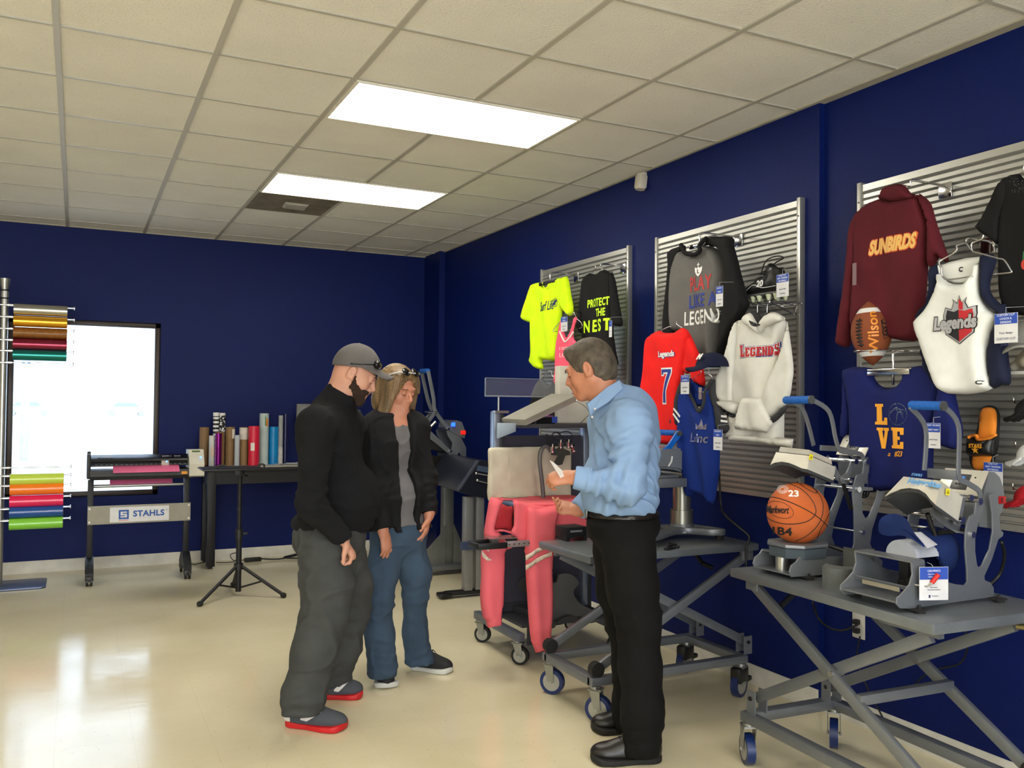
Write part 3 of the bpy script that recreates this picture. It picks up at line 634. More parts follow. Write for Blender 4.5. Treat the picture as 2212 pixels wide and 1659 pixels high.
tube('material_roll', 536.5, 560.5, 920.5, 8.15, (205, 32, 62), 'thick red roll with a small white label', bands=[(.38, .58, (225, 220, 215), -.75, -.05)], rough=.35)
tube('material_roll', 560, 580, 893, 8.24, (176, 190, 190), 'tall pale roll with a green and orange tag', bands=[(.75, .9, (225, 130, 30), .25, .7), (.76, .94, (70, 130, 90), -.0, .25)])
tube('material_roll', 580.5, 601.5, 922, 8.26, (10, 125, 190), 'glossy sky blue roll', rough=.3)
tube('material_roll', 601, 611, 897.5, 8.24, (150, 152, 155), 'slim tall grey roll right of the blue roll', bands=[(.0, .35, (185, 185, 185), -1.2, 1.2)])
tube('material_roll', 611.5, 621.5, 894, 8.26, (22, 28, 75), 'slim tall navy roll at the right end of the row', rough=.25)
random.seed(3)
for k in range(7):
    x = 1.62+.06*k+random.uniform(-.02, .02); m = MB(RZ(random.uniform(-.4, .4), (x, 8.11, TZ+.0125+.004*k))); m.box((-.13, -.02, 0), (.13, .02, .003)); m.build('plastic_strip', mat('clear_grey_strip', (165, 168, 172), rough=.25), label='clear plastic strip lying in a loose pile on the table', cat='strip', group='clear strips piled on the table')
m = MB(); m.box((aY(440, 1003, 8.05).x, 8.031, TZ), (aY(540, 1003, 8.05).x, 8.049, TZ+.02), .002); m.box((aY(560, 1003, 8.05).x-.06, 8.04, TZ+.012), (aY(563, 1003, 8.05).x, 8.047, TZ+.02), .002)
m.build('cutter_tool', blackp, label='black squeegee bar lying along the front edge of the table', cat='tool')
# wires under the table
def cable(name, pts, r, lab, col=(15, 15, 17), sub=6, parent=None):
    m = MB(); m.tube(crom([Vector(p) for p in pts], sub, closed=False), r, 7); return m.build(name, mat('cable_%d' % col[0], col, rough=.5), parent, 180, label=lab, cat='cable')
e = empty('power_adapter', (1.48, 8.3, 0), 'black power adapter with coiled cord on the floor under the table', 'power adapter')
m = MB(RZ(.1, (1.48, 8.28, 0))); m.box((-.09, -.025, 0), (.06, .025, .035), .006); m.build('brick', blackp, e)
m = MB(); m.tube(crom([(1.54, 8.28, .02), (1.7, 8.26, .01), (1.9, 8.3, .03), (2.1, 8.35, .04), (2.16, 8.4, .07), (2.05, 8.38, .09), (1.9, 8.33, .04), (1.75, 8.3, .015), (1.85, 8.24, .01), (2.05, 8.2, .01), (2.25, 8.22, .03), (2.4, 8.3, .06)], 6, False), .007, 7)
m.tube(crom([(1.39, 8.28, .02), (1.3, 8.27, .02), (1.27, 8.3, .07), (1.33, 8.3, .08), (1.3, 8.26, .015), (1.15, 8.3, .01)], 6, False), .004, 6); m.build('cord', blackp, e, 180)
cable('cable', [(.885, 8.45, .35), (.9, 8.44, .2), (.92, 8.40, .03), (.96, 8.32, .005), (1.0, 8.3, .012), (1.06, 8.36, .008)], .004, 'thin black cord running down the blue wall between cutter and table')
for k, (a, b) in enumerate((((1.99, 8.445, .75), (1.9, 8.445, .3)), ((2.25, 8.445, .75), (2.3, 8.445, .35)))):
    cable('cable', [a, (a[0]-.03, 8.445, .6), (b[0]+.04, 8.445, .45), b], .003, ['thin black cord hanging on the wall under the middle of the table', 'thin black cord hanging on the wall under the table near the capped man'][k])
# monitor and white machine glimpsed behind the couple
e = empty('monitor', (aY(680, 1000, 8.25).x, 8.25, TZ), 'grey screen standing on the table behind the capped man', 'monitor')
a, b = aY(641, 872, 8.25), aY(720, 940, 8.25)
m = MB(); m.box((a.x, 8.25, b.z), (b.x, 8.28, a.z), .012); m.build('screen_case', mat('grey_case', (92, 92, 90), rough=.5), e)
m = MB(); m.box((a.x+.035, 8.245, b.z+.03), (b.x-.035, 8.252, a.z-.03)); m.build('screen', mat('dim_screen', (120, 122, 128), rough=.2), e)
m = MB(); m.box(((a.x+b.x)/2-.03, 8.27, TZ+.0), ((a.x+b.x)/2+.03, 8.3, b.z+.05)); m.box(((a.x+b.x)/2-.1, 8.2, TZ), ((a.x+b.x)/2+.1, 8.36, TZ+.015)); m.build('foot', MATS['grey_case'], e)
a = aY(778, 872, 7.95)
e = empty('plotter', (a.x, 7.98, TZ+.0), 'white desktop machine glimpsed between the heads of the couple', 'plotter')
m = MB(); m.box((a.x-.14, 8.04, TZ), (a.x+.05, 8.4, a.z-.1), .03); m.build('housing', mat('white_plastic'+'', (225, 225, 225)), e)
m = MB(); m.box((a.x-.13, 8.06, a.z-.1), (a.x+.04, 8.38, a.z-.06), .01); m.build('lid', mat('grey_lid', (120, 124, 130), rough=.4), e)
# ---------------- black tripod stand with tray ----------------
q = aY(519, 1010, 6.86); PX, PY, PZ = q.x, 6.86, q.z
e = empty('tripod_stand', (PX, PY, 0), 'black tripod stand with a flat tray in front of the table', 'tripod stand')
m = MB(); m.cyl((PX, PY, .035), (PX, PY, .47), .021); m.build('lower_tube', blackm, e)
m = MB(); m.cyl((PX, PY, .45), (PX, PY, PZ-.01), .016); m.build('upper_tube', blackm, e)
m = MB(); m.cyl((PX, PY, PZ-.32), (PX, PY, PZ-.3), .02); m.build('collar_ring', blackp, e)
m = MB(); m.cyl((PX, PY, .43), (PX, PY, .5), .028); m.cyl((PX+.02, PY, .465), (PX+.06, PY, .465), .008); m.build('clamp_collar', blackp, e)
m = MB(); m.cyl((PX, PY, .20), (PX, PY, .245), .034); m.build('leg_hub', blackp, e)
lo, hi2 = aY(431, 1012, PY).x, aY(563, 1012, PY).x
m = MB(); m.box((lo, PY-.19, PZ-.008), (hi2, PY+.12, PZ+.004), .003)
m.tube(crom([(hi2-.012, PY-.17, PZ), (hi2-.005, PY-.17, PZ+.025), (hi2-.02, PY-.17, PZ+.034), (hi2-.05, PY-.17, PZ+.034)], 5, False), .007); m.tube(crom([(lo+.10, PY-.17, PZ), (lo+.10, PY-.17, PZ+.02), (lo+.12, PY-.17, PZ+.03), (lo+.16, PY-.17, PZ+.03)], 5, False), .007)
m.build('tray', blackp, e)
m = MB(); m.box((PX-.03, PY-.03, PZ-.06), (PX+.03, PY+.03, PZ-.01), .005); m.cyl((PX+.03, PY, PZ-.07), (PX+.055, PY, PZ-.07), .014); m.build('tray_bracket', blackp, e)
feet = [(.811, 6.62), (1.405, 6.66), (PX+.02, PY+.36)]
for fx, fy in feet:
    m = MB(); m.cyl((PX+(fx-PX)*.06, PY+(fy-PY)*.06, .225), (fx, fy, .022), .0125); f = m.build('leg', blackm, e)
    d = Vector((fx-PX, fy-PY, 0)).normalized()
    m = MB(); m.sph((fx, fy, .02), .02, (1.15, 1.15, 1)); m.build('rubber_foot', rubber, f)
    m = MB(); m.cyl((PX, PY, .06), (PX+(fx-PX)*.5, PY+(fy-PY)*.5, .115), .007); m.build('brace', blackm, e)
# ---------------- people ----------------
def skinmat(n, c): m = mat(n, c, rough=.5, var=(14, .07), bump=(300, .06)); m.node_tree.nodes['Principled BSDF'].inputs['Subsurface Weight'].default_value = .0; return m
class Pose:
    """joints read off the photo on a plane facing the camera, off = metres further away"""
    def __init__(s, ang, D0): s.v = Vector((math.sin(ang), math.cos(ang), 0)); s.D0 = D0
    def __call__(s, px, py, off=0.):
        d = ray(px, py); return np.array(CAM+d*((s.D0+off)/(d.x*s.v.x+d.y*s.v.y)))
def cutcap(w, d, r):
    w = np.array(w); d = np.array(d)/np.linalg.norm(d); return lambda P: np.maximum(-((P-w)@d), np.linalg.norm(P-w-d*r*.6, axis=1)-r)
def below(z0): return lambda P: P[:, 2]-z0
def frm3(f, up=(0, 0, 1)):
    f = np.array(f, float); f /= np.linalg.norm(f); u = np.array(up, float); u = u-(u@f)*f; u /= np.linalg.norm(u); return np.stack([f, np.cross(u, f), u], 1)
def head_sdf(S, C, R, neck, nr=.056, jaw=1., fem=0):
    g = lambda a, b, c: C+R@np.array([a, b, c]); k = .02
    S.add(ell(g(-.012, 0, .022), (.096, .077, .100), R), .02); S.add(ell(g(.028, 0, -.04), (.064, .058*jaw, .078), R), .03)
    for s_ in (-1, 1):
        S.add(cone(g(-.005, .052*s_*jaw, -.05), g(.066, .018*s_, -.096), .02, .017), .025); S.add(ell(g(.058, .036*s_, -.028), (.028, .024, .03), R), .02)
        S.add(ell(g(-.010, .081*s_, -.004), (.020, .011, .034), R), .004); S.add(ell(g(-.006, .093*s_, .000), (.012, .009, .021), R), .003, True); S.add(cone(g(.004, .080*s_, -.012), g(.002, .080*s_, -.03), .007, .008), .004)
    S.add(cone(g(.07, 0, -.1), g(.076, 0, -.1), .02, .019), .02); S.add(cone(g(.083, -.032, .026), g(.083, .032, .026), .013, .013), .015)
    for s_ in (-1, 1): S.add(ell(g(.104, .031*s_, .004), (.017, .017, .012), R), .012, True); S.add(ell(g(.080, .031*s_, .003), (.0135, .0145, .012), R), .004)
    S.add(cone(g(.088, 0, .016), g(.114, 0, -.026), .007, .0105-.001*fem), .012); S.add(cone(g(.100, -.010, -.031), g(.100, .010, -.031), .0085, .0085), .006)
    S.add(cone(g(.088, 0, -.05), g(.088, 0, -.08), .02, .015), .02)
    S.add(cone(g(.0935, -.018, -.0605), g(.0935, .018, -.0605), .0055, .0055), .004); S.add(cone(g(.092, -.015, -.070), g(.092, .015, -.070), .0062, .0062), .004); S.add(cone(g(.103, -.02, -.0655), g(.103, .02, -.0655), .0016, .0016), .003, True)
    S.add(cone(g(-.025, 0, -.05), neck, nr, nr*1.12), .035)
def lipfn(C, R):
    return lambda c: np.zeros(len(c), int)
def face_bits(e, C, R, brow, lash=(30, 22, 18)):
    g = lambda a, b, c: Vector(C+R@np.array([a, b, c]))
    for s_ in (-1, 1):
        m = MB(); m.tube([g(.0985-.012*abs(t)**2, (.031+t*.015)*s_, .0255+.003*(1-t*t)) for t in (-1.2, -.6, 0, .6, 1.2)], [.0012, .0028, .003, .0026, .001], 6); m.build('eyebrow', mat('brow_%d' % brow[0], brow, rough=.9), e, 180)
        m = MB(); m.tube([g(.0925-.008*t*t, (.031+t*.012)*s_, -.004-.002*(1-t*t)) for t in (-1, -.5, 0, .5, 1)], .0013, 5); m.build('eyelash', mat('lash', lash), e, 180)
def hand_sdf(S, W, d, n, t, curl=(.3, .3, .35, .4), ln=1., thumb=(.6, .6, .3), spread=.06):
    """W wrist, d to the fingertips, n palm normal (curl direction), t thumb side"""
    W = np.array(W, float); d = np.array(d, float); d /= np.linalg.norm(d); n = np.array(n, float); n -= (n@d)*d; n /= np.linalg.norm(n); t0 = np.cross(d, n); t = t0 if t0@np.array(t, float) > 0 else -t0
    S.add(flatcone(W, W+d*.07*ln, .026, .036, t, 1.9), .02); S.add(cone(W-d*.02, W, .026, .024), .02)
    for i, (o, L_, r) in enumerate(((.027, .070, .0095), (.009, .078, .0098), (-.009, .072, .0092), (-.026, .056, .0082))):
        p = W+d*(.078-.004*abs(i-1))*ln+t*o; dd = d+t*(1.5-i)*spread; a = 0; dd = dd/np.linalg.norm(dd); c = curl[i]
        for j, fr in enumerate((.45, .30, .25)):
            a += c*(1. if j else .8); v = dd*math.cos(a)+n*math.sin(a); q = p+v*L_*fr*ln; S.add(cone(p, q, r*(1-.08*j), r*(.93-.1*j)), .005 if j == 0 else .003); p = q
    p = W+d*.022+t*.022; v = d*thumb[0]+t*thumb[1]+n*thumb[2]; v /= np.linalg.norm(v); q = p+v*.042*ln; S.add(cone(p, q, .015, .0115), .012)
    v2 = v*.8+d*.5+n*.15; v2 /= np.linalg.norm(v2); S.add(cone(q, q+v2*.034*ln, .0108, .009), .004)
def lips(e, C, R, m_):
    g = lambda a, b, c: Vector(C+R@np.array([a, b, c]))
    for z, rr in ((-.0612, (.0008, .0030, .0036, .0026, .0036, .0030, .0008)), (-.0688, (.0008, .0034, .0046, .0048, .0046, .0034, .0008))):
        m = MB(); m.tube([g(.0975-.013*abs(t)**2, .021*t, z+(.0022 if z > -.065 else 0)*(1-abs(t))-.0018*abs(t)*(-1 if z < -.065 else 1)) for t in (-1, -.66, -.33, 0, .33, .66, 1)], list(rr), 8); m.build('lip', m_, e, 180)
def body(e, S, C, R, lo, hi, mats, h=.0042): return sdf_obj('body', S, lo, hi, h, mats, e, relax=1, matfn=lipfn(C, R), disp=.01)
def shoe(e, heel, toe, w, up, sole, kind=0, lift=.0):
    heel = np.array(heel, float); toe = np.array(toe, float); heel[2] = toe[2] = 0; f = toe-heel; L_ = np.linalg.norm(f); f /= L_; s_ = np.array([-f[1], f[0], 0]); R = np.stack([f, s_, [0, 0, 1.]], 1); O = heel
    g = lambda a, b, c: O+f*a*L_+s_*b+np.array([0, 0, c]); w2 = w/2
    def solef(P):
        q = (P-O)@R; x = q[:, 0]/L_; hw = w2*(.74+.5*np.clip(x, 0, 1)-.36*np.clip(x-.55, 0, 1)**1.0*1.6*np.clip(x-.4, 0, 1)); mid = np.clip(x, .14, .80)*L_; d2 = np.hypot(q[:, 0]-mid, q[:, 1]*(.14*L_)/hw)-.14*L_*(1+.3*np.clip((x-.3)/.4, 0, 1)**2*(3-2*np.clip((x-.3)/.4, 0, 1)))
        top = .030-.006*np.sin(np.clip(x, 0, 1)*3.1)+.014*np.clip(x-.8, 0, 1)*2; return np.maximum(d2*.8, np.maximum(q[:, 2]-top, -q[:, 2]+.0005+.05*np.clip(x-.85, 0, 1)))
    S = SDF(); S.add(solef, 0); lo = np.minimum(heel, toe)-.1; hi = np.maximum(heel, toe)+.1; lo[2] = -.01; hi[2] = .2
    so = sdf_obj('sole', S, lo, hi, .0045, sole, None, disp=.02); so.parent = None
    S = SDF(); S.add(ell(g(.75, 0, .035), (L_*.235, w2*.95, .040), R), .03); S.add(ell(g(.45, 0, .045), (L_*.26, w2*.86, .058), R), .04); S.add(ell(g(.17, 0, .05), (L_*.17, w2*.76, .058), R), .04)
    S.add(cone(g(.2, 0, .07), g(.18, 0, .12), w2*.74, w2*.72), .03); S.add(below(.018), 0, True); S.add(lambda P: .118-P[:, 2], 0, True)
    u = sdf_obj('shoe', S, lo, hi, .0045, up, e, disp=.02)
    bpy.context.view_layer.update(); so.parent = u; so.matrix_parent_inverse = WM(u).inverted()
    m = MB(); 
    for k in range(4):
        x = .50+.065*k; z = .112-.016*k; m.tube([Vector(g(x, -.026, z-.008)), Vector(g(x+.02, 0, z+.002)), Vector(g(x+.045, .026, z-.016))], .0026, 6); m.tube([Vector(g(x, .026, z-.008)), Vector(g(x+.02, 0, z+.002)), Vector(g(x+.045, -.026, z-.016))], .0026, 6)
    m.build('laces', mat('lace_black', (18, 16, 18)), u, 180)
    return u, g, f, s_
def folds(amp, f1=24, f2=50, ph=0., band=None):
    def post(P, d):
        m = np.abs(d) < .05; w = np.zeros(len(d)); Q = P[m]
        if len(Q):
            w[m] = amp*(.8*wav(Q*np.array([1, 1, .55]), f1, ph)+.35*wav(Q*np.array([1, 1, 1.5]), f2, ph+2)); r_ = wav(Q@np.array([[.8, .3, -.5], [-.2, .9, .4], [.4, -.3, .7]]), f1*1.05, ph+5); w[m] -= amp*1.7*np.exp(-(r_*5.5)**2)
            if band is not None: w[m] += band(Q)
        return d+w
    return post
def creases(J, amp, fr, rad):
    """ring folds round the joints J: (point, axis)"""
    def f(Q):
        o = np.zeros(len(Q))
        for p, ax in J:
            q = Q-np.array(p); a = np.array(ax, float)/np.linalg.norm(ax); s_ = q@a; o += .55*amp*np.sin(s_*fr+3.4*np.sin((q@np.array([.7, .5, .3]))*17+p[0]*9)+1.5*np.sin((q@np.array([-.4, .8, .5]))*31))*np.exp(-(np.linalg.norm(q, axis=1)/rad)**2)
        return o
    return f
black_fl = mat('cloth_fleece_black', (22, 23, 26), rough=.95, spec=.2, bump=(500, .35, 3))
# ===== man with the cap =====
P = Pm1 = Pose(.248, 4.27)
F = np.array([.93, -.37, 0.]); e = empty('person', (1.05, 4.12, 0), 'person in a grey cap, black fleece and grey trousers, standing at the left', 'person', 'people standing in the showroom'); E1 = e
R = frm3([.80, -.30, -.50]); C = P(768, 806, 0); neckb = P(722, 882, 0); Rt = frm3(F)
skA = skinmat('skin_fair', (192, 140, 118)); lipA = mat('lip_a', (165, 95, 85))
S = SDF(); head_sdf(S, C, R, neckb, .066, 1.08)
chest, belly, hip = P(718, 960, 0), P(732, 1075, 0), P(712, 1150, 0)
shN, elN, wrN = P(682, 925, -.235), P(672, 1088, -.27), P(737, 1160, -.24); shF, elF, wrF = P(752, 925, .22), P(722, 1085, .26), P(765, 1150, .22)
legs = [[P(698, 1168, -.09), P(702, 1322, -.16), P(655, 1530, -.185)], [P(735, 1168, .12), P(757, 1325, .16), P(716, 1498, .225)]]
def torso_core(S, chest, belly, hip, Rt, k=1.): S.add(ell(chest, (.11*k, .17*k, .2), Rt), .06); S.add(ell(belly, (.12*k, .15*k, .15), Rt), .06); S.add(ell(hip, (.11*k, .15*k, .12), Rt), .06)
def limbs(S, arms, legs, ra=(.045, .038, .027), rl=(.075, .052, .038)):
    for a, b, c in arms: S.add(cone(a, b, ra[0], ra[1]), .03); S.add(cone(b, c, ra[1], ra[2]), .02)
    for a, b, c in legs: S.add(cone(a, b, rl[0], rl[1]), .04); S.add(cone(b, c, rl[1], rl[2]), .03); S.add(cone(c, c*[1, 1, 0]+np.array([0, 0, .075]), rl[2], .028), .02)
torso_core(S, chest, belly, hip, Rt); limbs(S, [(shN, elN, wrN), (shF, elF, wrF)], legs)
S.add(cone(neckb, chest+np.array([0, 0, .12]), .07, .08), .05)
hN = np.array(P(742, 1166, -.235)); hand_sdf(S, hN, P(756, 1190, -.22)-P(738, 1158, -.24), [-.55, .2, -.55], [.9, -.3, .0], (1.0, 1.05, 1.1, 1.1), 1.04, (.5, .3, .5))
hand_sdf(S, wrF, [.2, -.1, -1], [-1, .2, 0], [0, 1, 0], (.4, .4, .4, .4))
body(e, S, C, R, (.55, 3.6, .02), (1.55, 4.75, 1.85), [skA, lipA])
face_bits(e, C, R, (70, 48, 32)); lips(e, C, R, lipA)
g1 = lambda a, b, c: C+R@np.array([a, b, c])
R1, C1 = R.copy(), C.copy()
# beard and short hair
S = SDF(); S.add(ell(g1(.034, 0, -.062), (.067, .066, .066), R), .02); S.add(cone(g1(.066, 0, -.105), g1(.080, 0, -.108), .034, .028), .02)
for s_ in (-1, 1): S.add(cone(g1(.008, .066*s_, -.01), g1(.02, .060*s_, -.06), .010, .018), .02)
S.add(cone(g1(.099, -.024, -.052), g1(.099, .024, -.052), .0055, .0055), .008)
S.add(ell(g1(.078, 0, .010), (.058, .075, .052), R), .01, True); S.add(cone(g1(.108, -.014, -.065), g1(.108, .014, -.065), .008, .008), .005, True); S.post = folds(.0025, 120, 220)
sdf_obj('beard', S, C-.2, C+.2, .004, mat('dark_beard', (52, 34, 24), rough=.95, bump=(300, .8)), e, disp=.01)
# pullover
S = SDF(); S.add(ell(chest+Rt@[.0, 0, .01], (.140, .205, .215), Rt), .08); S.add(ell(belly+Rt@[.02, 0, 0], (.178, .195, .18), Rt), .08); S.add(ell(P(712, 1128, 0), (.168, .185, .08), Rt), .06)
S.add(lambda Q: Q[:, 2]-(hip[2]-.008)-.015*np.sin(Q[:, 0]*20), .01, True)
for a, b, c in ((shN, elN, wrN), (shF, elF, wrF)): S.add(cone(a, b, .077, .062), .05); S.add(cone(b, c, .062, .048), .03)
S.add(cone(shN+[0, 0, .02], shF+[0, 0, .02], .068, .068), .07); S.add(cone(P(716, 895, 0), P(736, 855, 0), .090, .078), .04)
S.add(cutcap(P(738, 848, 0), P(752, 838, 0)-P(730, 872, 0), .12), .004, True); S.add(cone(P(725, 880, 0), P(752, 825, 0), .068, .066), .003, True); S.add(cutcap(P(736, 1159, -.24), P(756, 1186, -.22)-P(730, 1150, -.24), .07), .004, True)
S.post = folds(.0045, 17, 38, 1., creases([(elN, elN-shN), (P(650, 1120, -.1), (0, 0, 1)), (belly+np.array([.1, -.05, -.1]), (0, 0, 1))], .007, 120, .12))
o = sdf_obj('pullover', S, (.5, 3.6, .7), (1.6, 4.8, 1.75), .006, black_fl, e, disp=.02)
gr = mat('cloth_grey_twill', (66, 68, 68), rough=.9, spec=.2, bump=(600, .2, 2), var=(8, .12))
S = SDF(); S.add(ell(hip+[0, 0, -.02], (.165, .20, .15), Rt), .05)
wd = [[(702, 1205, -.13), (706, 1262, -.15), (702, 1322, -.16), (682, 1395, -.18), (660, 1490, -.19), (652, 1545, -.17)], [(742, 1205, .10), (757, 1262, .14), (756, 1325, .17), (738, 1400, .20), (720, 1482, .23), (718, 1496, .23)]]
for L_, rr in zip(wd, ((.118, .110, .098, .095, .088, .086), (.112, .095, .088, .08, .07, .066))):
    q = [np.array(P(*a)) for a in L_]
    for i in range(5): S.add(cone(q[i], q[i+1], rr[i], rr[i+1]), .05)
S.add(below(.072), .004, True); S.add(lambda Q: hip[2]+.12-Q[:, 2], .01, True)
S.post = folds(.005, 16, 36, 3., creases([(np.array(P(695, 1325, -.2)), (.3, 0, 1)), (np.array(P(655, 1520, -.2)), (0, 0, 1)), (np.array(P(745, 1330, .15)), (.3, 0, 1)), (np.array(P(720, 1480, .2)), (0, 0, 1)), (np.array(P(665, 1200, -.15)), (.5, 0, 1))], .009, 105, .13))
tr = sdf_obj('trousers', S, (.5, 3.6, .0), (1.6, 4.8, 1.05), .006, gr, e, disp=.02)
m = MB(); q = [Vector(P(*a)) for a in ((640, 1150, -.30), (683, 1152, -.34), (681, 1190, -.335), (663, 1217, -.33), (643, 1200, -.29))]; 
gs = mat('shoe_grey_knit', (70, 74, 82), rough=.8, bump=(500, .3)); rs_ = mat('red_sole', (190, 22, 28), rough=.5); ws = mat('shoe_white', (215, 210, 205), rough=.5)
for heel, toe in ((aZ(617, 1566), aZ(752, 1575)), (aZ(692, 1508), aZ(786, 1502))):
    u, g, f_, s_ = shoe(e, heel, toe, .105, gs, rs_)
    nb = 1 if (Vector(s_).dot(CAM-Vector(heel)) > 0) else -1
    m = MB(); Lh = (toe-heel).length; sw = [(.30, .045), (.40, .040), (.50, .058), (.62, .082), (.50, .073), (.42, .062), (.37, .066), (.31, .078)]
    def sfn(A, g=g, nb=nb): return [Vector(g(a[0], nb*(.0475-.014*max(0, (a[1]-.05)/.04)+.0), a[1]))+Vector(s_)*nb*.0015*(1+a[2]*100) for a in A]
    m._curve(_cv0([sw], .001), Matrix.Identity(4), grid=.03, fn=sfn); m.build('side_mark', ws, u)
    S = SDF(); S.add(ell(g(.1, 0, .05), (Lh*.135, .043, .040), np.stack([f_, s_, [0, 0, 1.]], 1)), .01); S.add(below(.028), 0, True); hb = np.array(g(.1, 0, .05)); sdf_obj('heel_cup', S, hb-.12, hb+.12, .004, ws, u, disp=.01)
# ===== woman =====
P = Pose(.340, 4.70); e = empty('person', (1.62, 4.42, 0), 'person with blond shoulder length hair, black jacket and flared blue jeans', 'person', 'people standing in the showroom'); E2 = e
vw = np.array(P.v); rt = np.array([P.v.y, -P.v.x, 0.])
def dirv(yaw, pitch=0.): return (rt*math.sin(yaw)-vw*math.cos(yaw))*math.cos(pitch)+np.array([0, 0, math.sin(pitch)])     # yaw 0 looks at the camera, + turns to image right
R = frm3(dirv(.80, -.30), (.04, 0, 1)); C = P(858, 842, 0); Rt = frm3(dirv(.62)); neckb = P(850, 912, .0)
skB = skinmat('skin_tan', (192, 130, 104)); lipB = mat('lip_b', (176, 92, 84)); S = SDF(); head_sdf(S, C, R, neckb, .043, .95, 1)
chest, belly, hip = P(848, 960, 0), P(858, 1070, 0), P(862, 1135, 0.)
shR, elR, wrR = P(806, 935, -.02), P(812, 1050, -.12), P(828, 1142, -.16); shL, elL, wrL = P(897, 930, .06), P(922, 1035, .04), P(927, 1108, -.02)
legs = [[P(832, 1165, -.04), P(822, 1290, -.08), P(826, 1440, -.07)], [P(888, 1165, .06), P(896, 1285, .10), P(904, 1424, .15)]]
torso_core(S, chest, belly, hip, Rt, .80); limbs(S, [(shR, elR, wrR), (shL, elL, wrL)], legs, (.040, .034, .024), (.07, .046, .034))
S.add(cone(neckb, chest+np.array([0, 0, .14]), .055, .07), .04); S.add(cone(shR+[0, 0, .02], shL+[0, 0, .02], .045, .045), .04); S.add(ell(P(862, 925, -.03), (.05, .075, .05), Rt), .03)
hand_sdf(S, P(828, 1150, -.165), P(838, 1200, -.15)-P(826, 1146, -.16), list(-rt*.6+vw*.5), list(rt), (.25, .28, .3, .3), .95, (.8, .35, .2))
hand_sdf(S, P(926, 1116, -.02), P(913, 1170, -.04)-P(928, 1112, -.02), list(-rt*.8), list(-vw+rt*.2), (.25, .15, .1, .35), .95, (.7, .5, .3), .16)
body(e, S, C, R, (1.15, 3.95, .02), (2.15, 4.9, 1.75), [skB, lipB]); face_bits(e, C, R, (110, 80, 55)); lips(e, C, R, lipB)
g2 = lambda a, b, c: C+R@np.array([a, b, c]); up = R[:, 2]
S = SDF(); S.add(ell(g2(-.02, 0, .03), (.108, .094, .106), R), .02); S.add(ell(g2(-.055, 0, -.05), (.072, .096, .115), R), .03)
for s_ in (-1, 1): S.add(flatcone(g2(.03, .068*s_, .05), C+R@np.array([.0, .094*s_, -.02])+np.array([0, 0, -.10]), .045, .038, R[:, 0], 1.6), .03)
S.add(flatcone(g2(.05, .05, .085), g2(.082, .066, .02), .022, .014, R[:, 1], 1.2), .02)
S.add(ell(g2(.098, .004, -.028), (.074, .062, .108), R), .012, True); S.add(cone(g2(.06, 0, -.10), P(862, 930, -.08), .05, .06), .01, True)
def strands(P_, d): q = (P_-C)@R; a = np.arctan2(q[:, 1], q[:, 0]+.02); return d+.0013*np.sin(a*60+2*np.sin(q[:, 2]*18))+.0010*np.sin(a*120+q[:, 2]*20)
S.post = strands
hb_ = mat('blond_hair', (118, 94, 64), rough=.5, var=(38, .55, (1, 1, .10)))
sdf_obj('hair', S, C-.24, C+.2, .004, hb_, e, relax=0, disp=.01)
for s_ in (-1, 1):      # sunglasses pushed up on the hair
    m = MB(); q = Vector(g2(.062, .034*s_, .115)); m.sph(q, .026, (1, 1, .3), R=Matrix([list(r_) for r_ in R]).to_4x4() @ Matrix.Rotation(math.radians(38), 4, 'Y')); m.build('sunglass_lens', mat('dark_lens', (12, 12, 14), rough=.12), e, 180)
m = MB(); m.tube([Vector(g2(a, b, c)) for a, b, c in ((-.06, -.096, .05), (.0, -.098, .075), (.055, -.072, .108), (.08, 0, .115), (.055, .072, .108), (.0, .098, .075), (-.06, .096, .05))], [.0035, .004, .006, .004, .006, .004, .0035], 7); m.build('sunglass_frame', mat('white_edge_frame', (170, 168, 165), rough=.3), e, 180)
S = SDF(); S.add(ell(chest, (.115, .155, .19), Rt), .06); S.add(ell(belly, (.125, .142, .15), Rt), .06); S.add(ell(hip+[0, 0, .0], (.128, .155, .10), Rt), .05); S.add(cone(shR+[0, 0, .01], shL+[0, 0, .01], .055, .055), .05)
S.add(cone(P(856, 900, -.09), P(884, 950, -.22), .042, .016), .01, True); S.add(below(hip[2]+.012), .004, True); S.add(lambda Q: neckb[2]+.005-Q[:, 2], .01, True); S.post = folds(.003, 22, 60, 2.)
sdf_obj('henley_shirt', S, (1.2, 3.95, .7), (2.1, 4.9, 1.6), .006, fabric('henley_grey', (104, 102, 104)), e, disp=.02)
# open jacket: shell around the shirt, cut where it hangs open
S = SDF(); S.add(ell(chest, (.138, .185, .21), Rt), .06); S.add(ell(belly, (.150, .172, .17), Rt), .06); S.add(ell(hip+[0, 0, -.04], (.150, .185, .15), Rt), .05); S.add(cone(shR+[0, 0, .015], shL+[0, 0, .015], .062, .062), .06); S.add(below(hip[2]-.012), .01, True)
for a, b, c in ((shR, elR, wrR), (shL, elL, wrL)): S.add(cone(a, b, .062, .052), .05); S.add(cone(b, c, .052, .043), .03)
S.add(cone(P(846, 915, 0), P(850, 893, .02), .085, .082), .03)
zt_, zb_ = P(850, 900, 0)[2], P(850, 1130, 0)[2]
def opening(Q):
    t = np.clip((Q[:, 2]-zb_)/(zt_-zb_), 0, 1); c = belly*(1-t)[:, None]+(chest+[0, 0, .1])*t[:, None]; q = (Q-c)@Rt; a = np.arctan2(q[:, 1], q[:, 0]); r = np.hypot(q[:, 0], q[:, 1])
    hw = .30+.05*(1-t)+.55*np.clip(t-.55, 0, 1)**1.3; return np.maximum((np.abs(a+.10)-hw)*np.maximum(r, .05), .03-r)
S.add(opening, .004, True)
S.add(cutcap(P(850, 892, 0), (0, 0, 1), .12), .004, True); S.add(cone(neckb+[0, 0, -.04], C, .062, .075), .004, True)
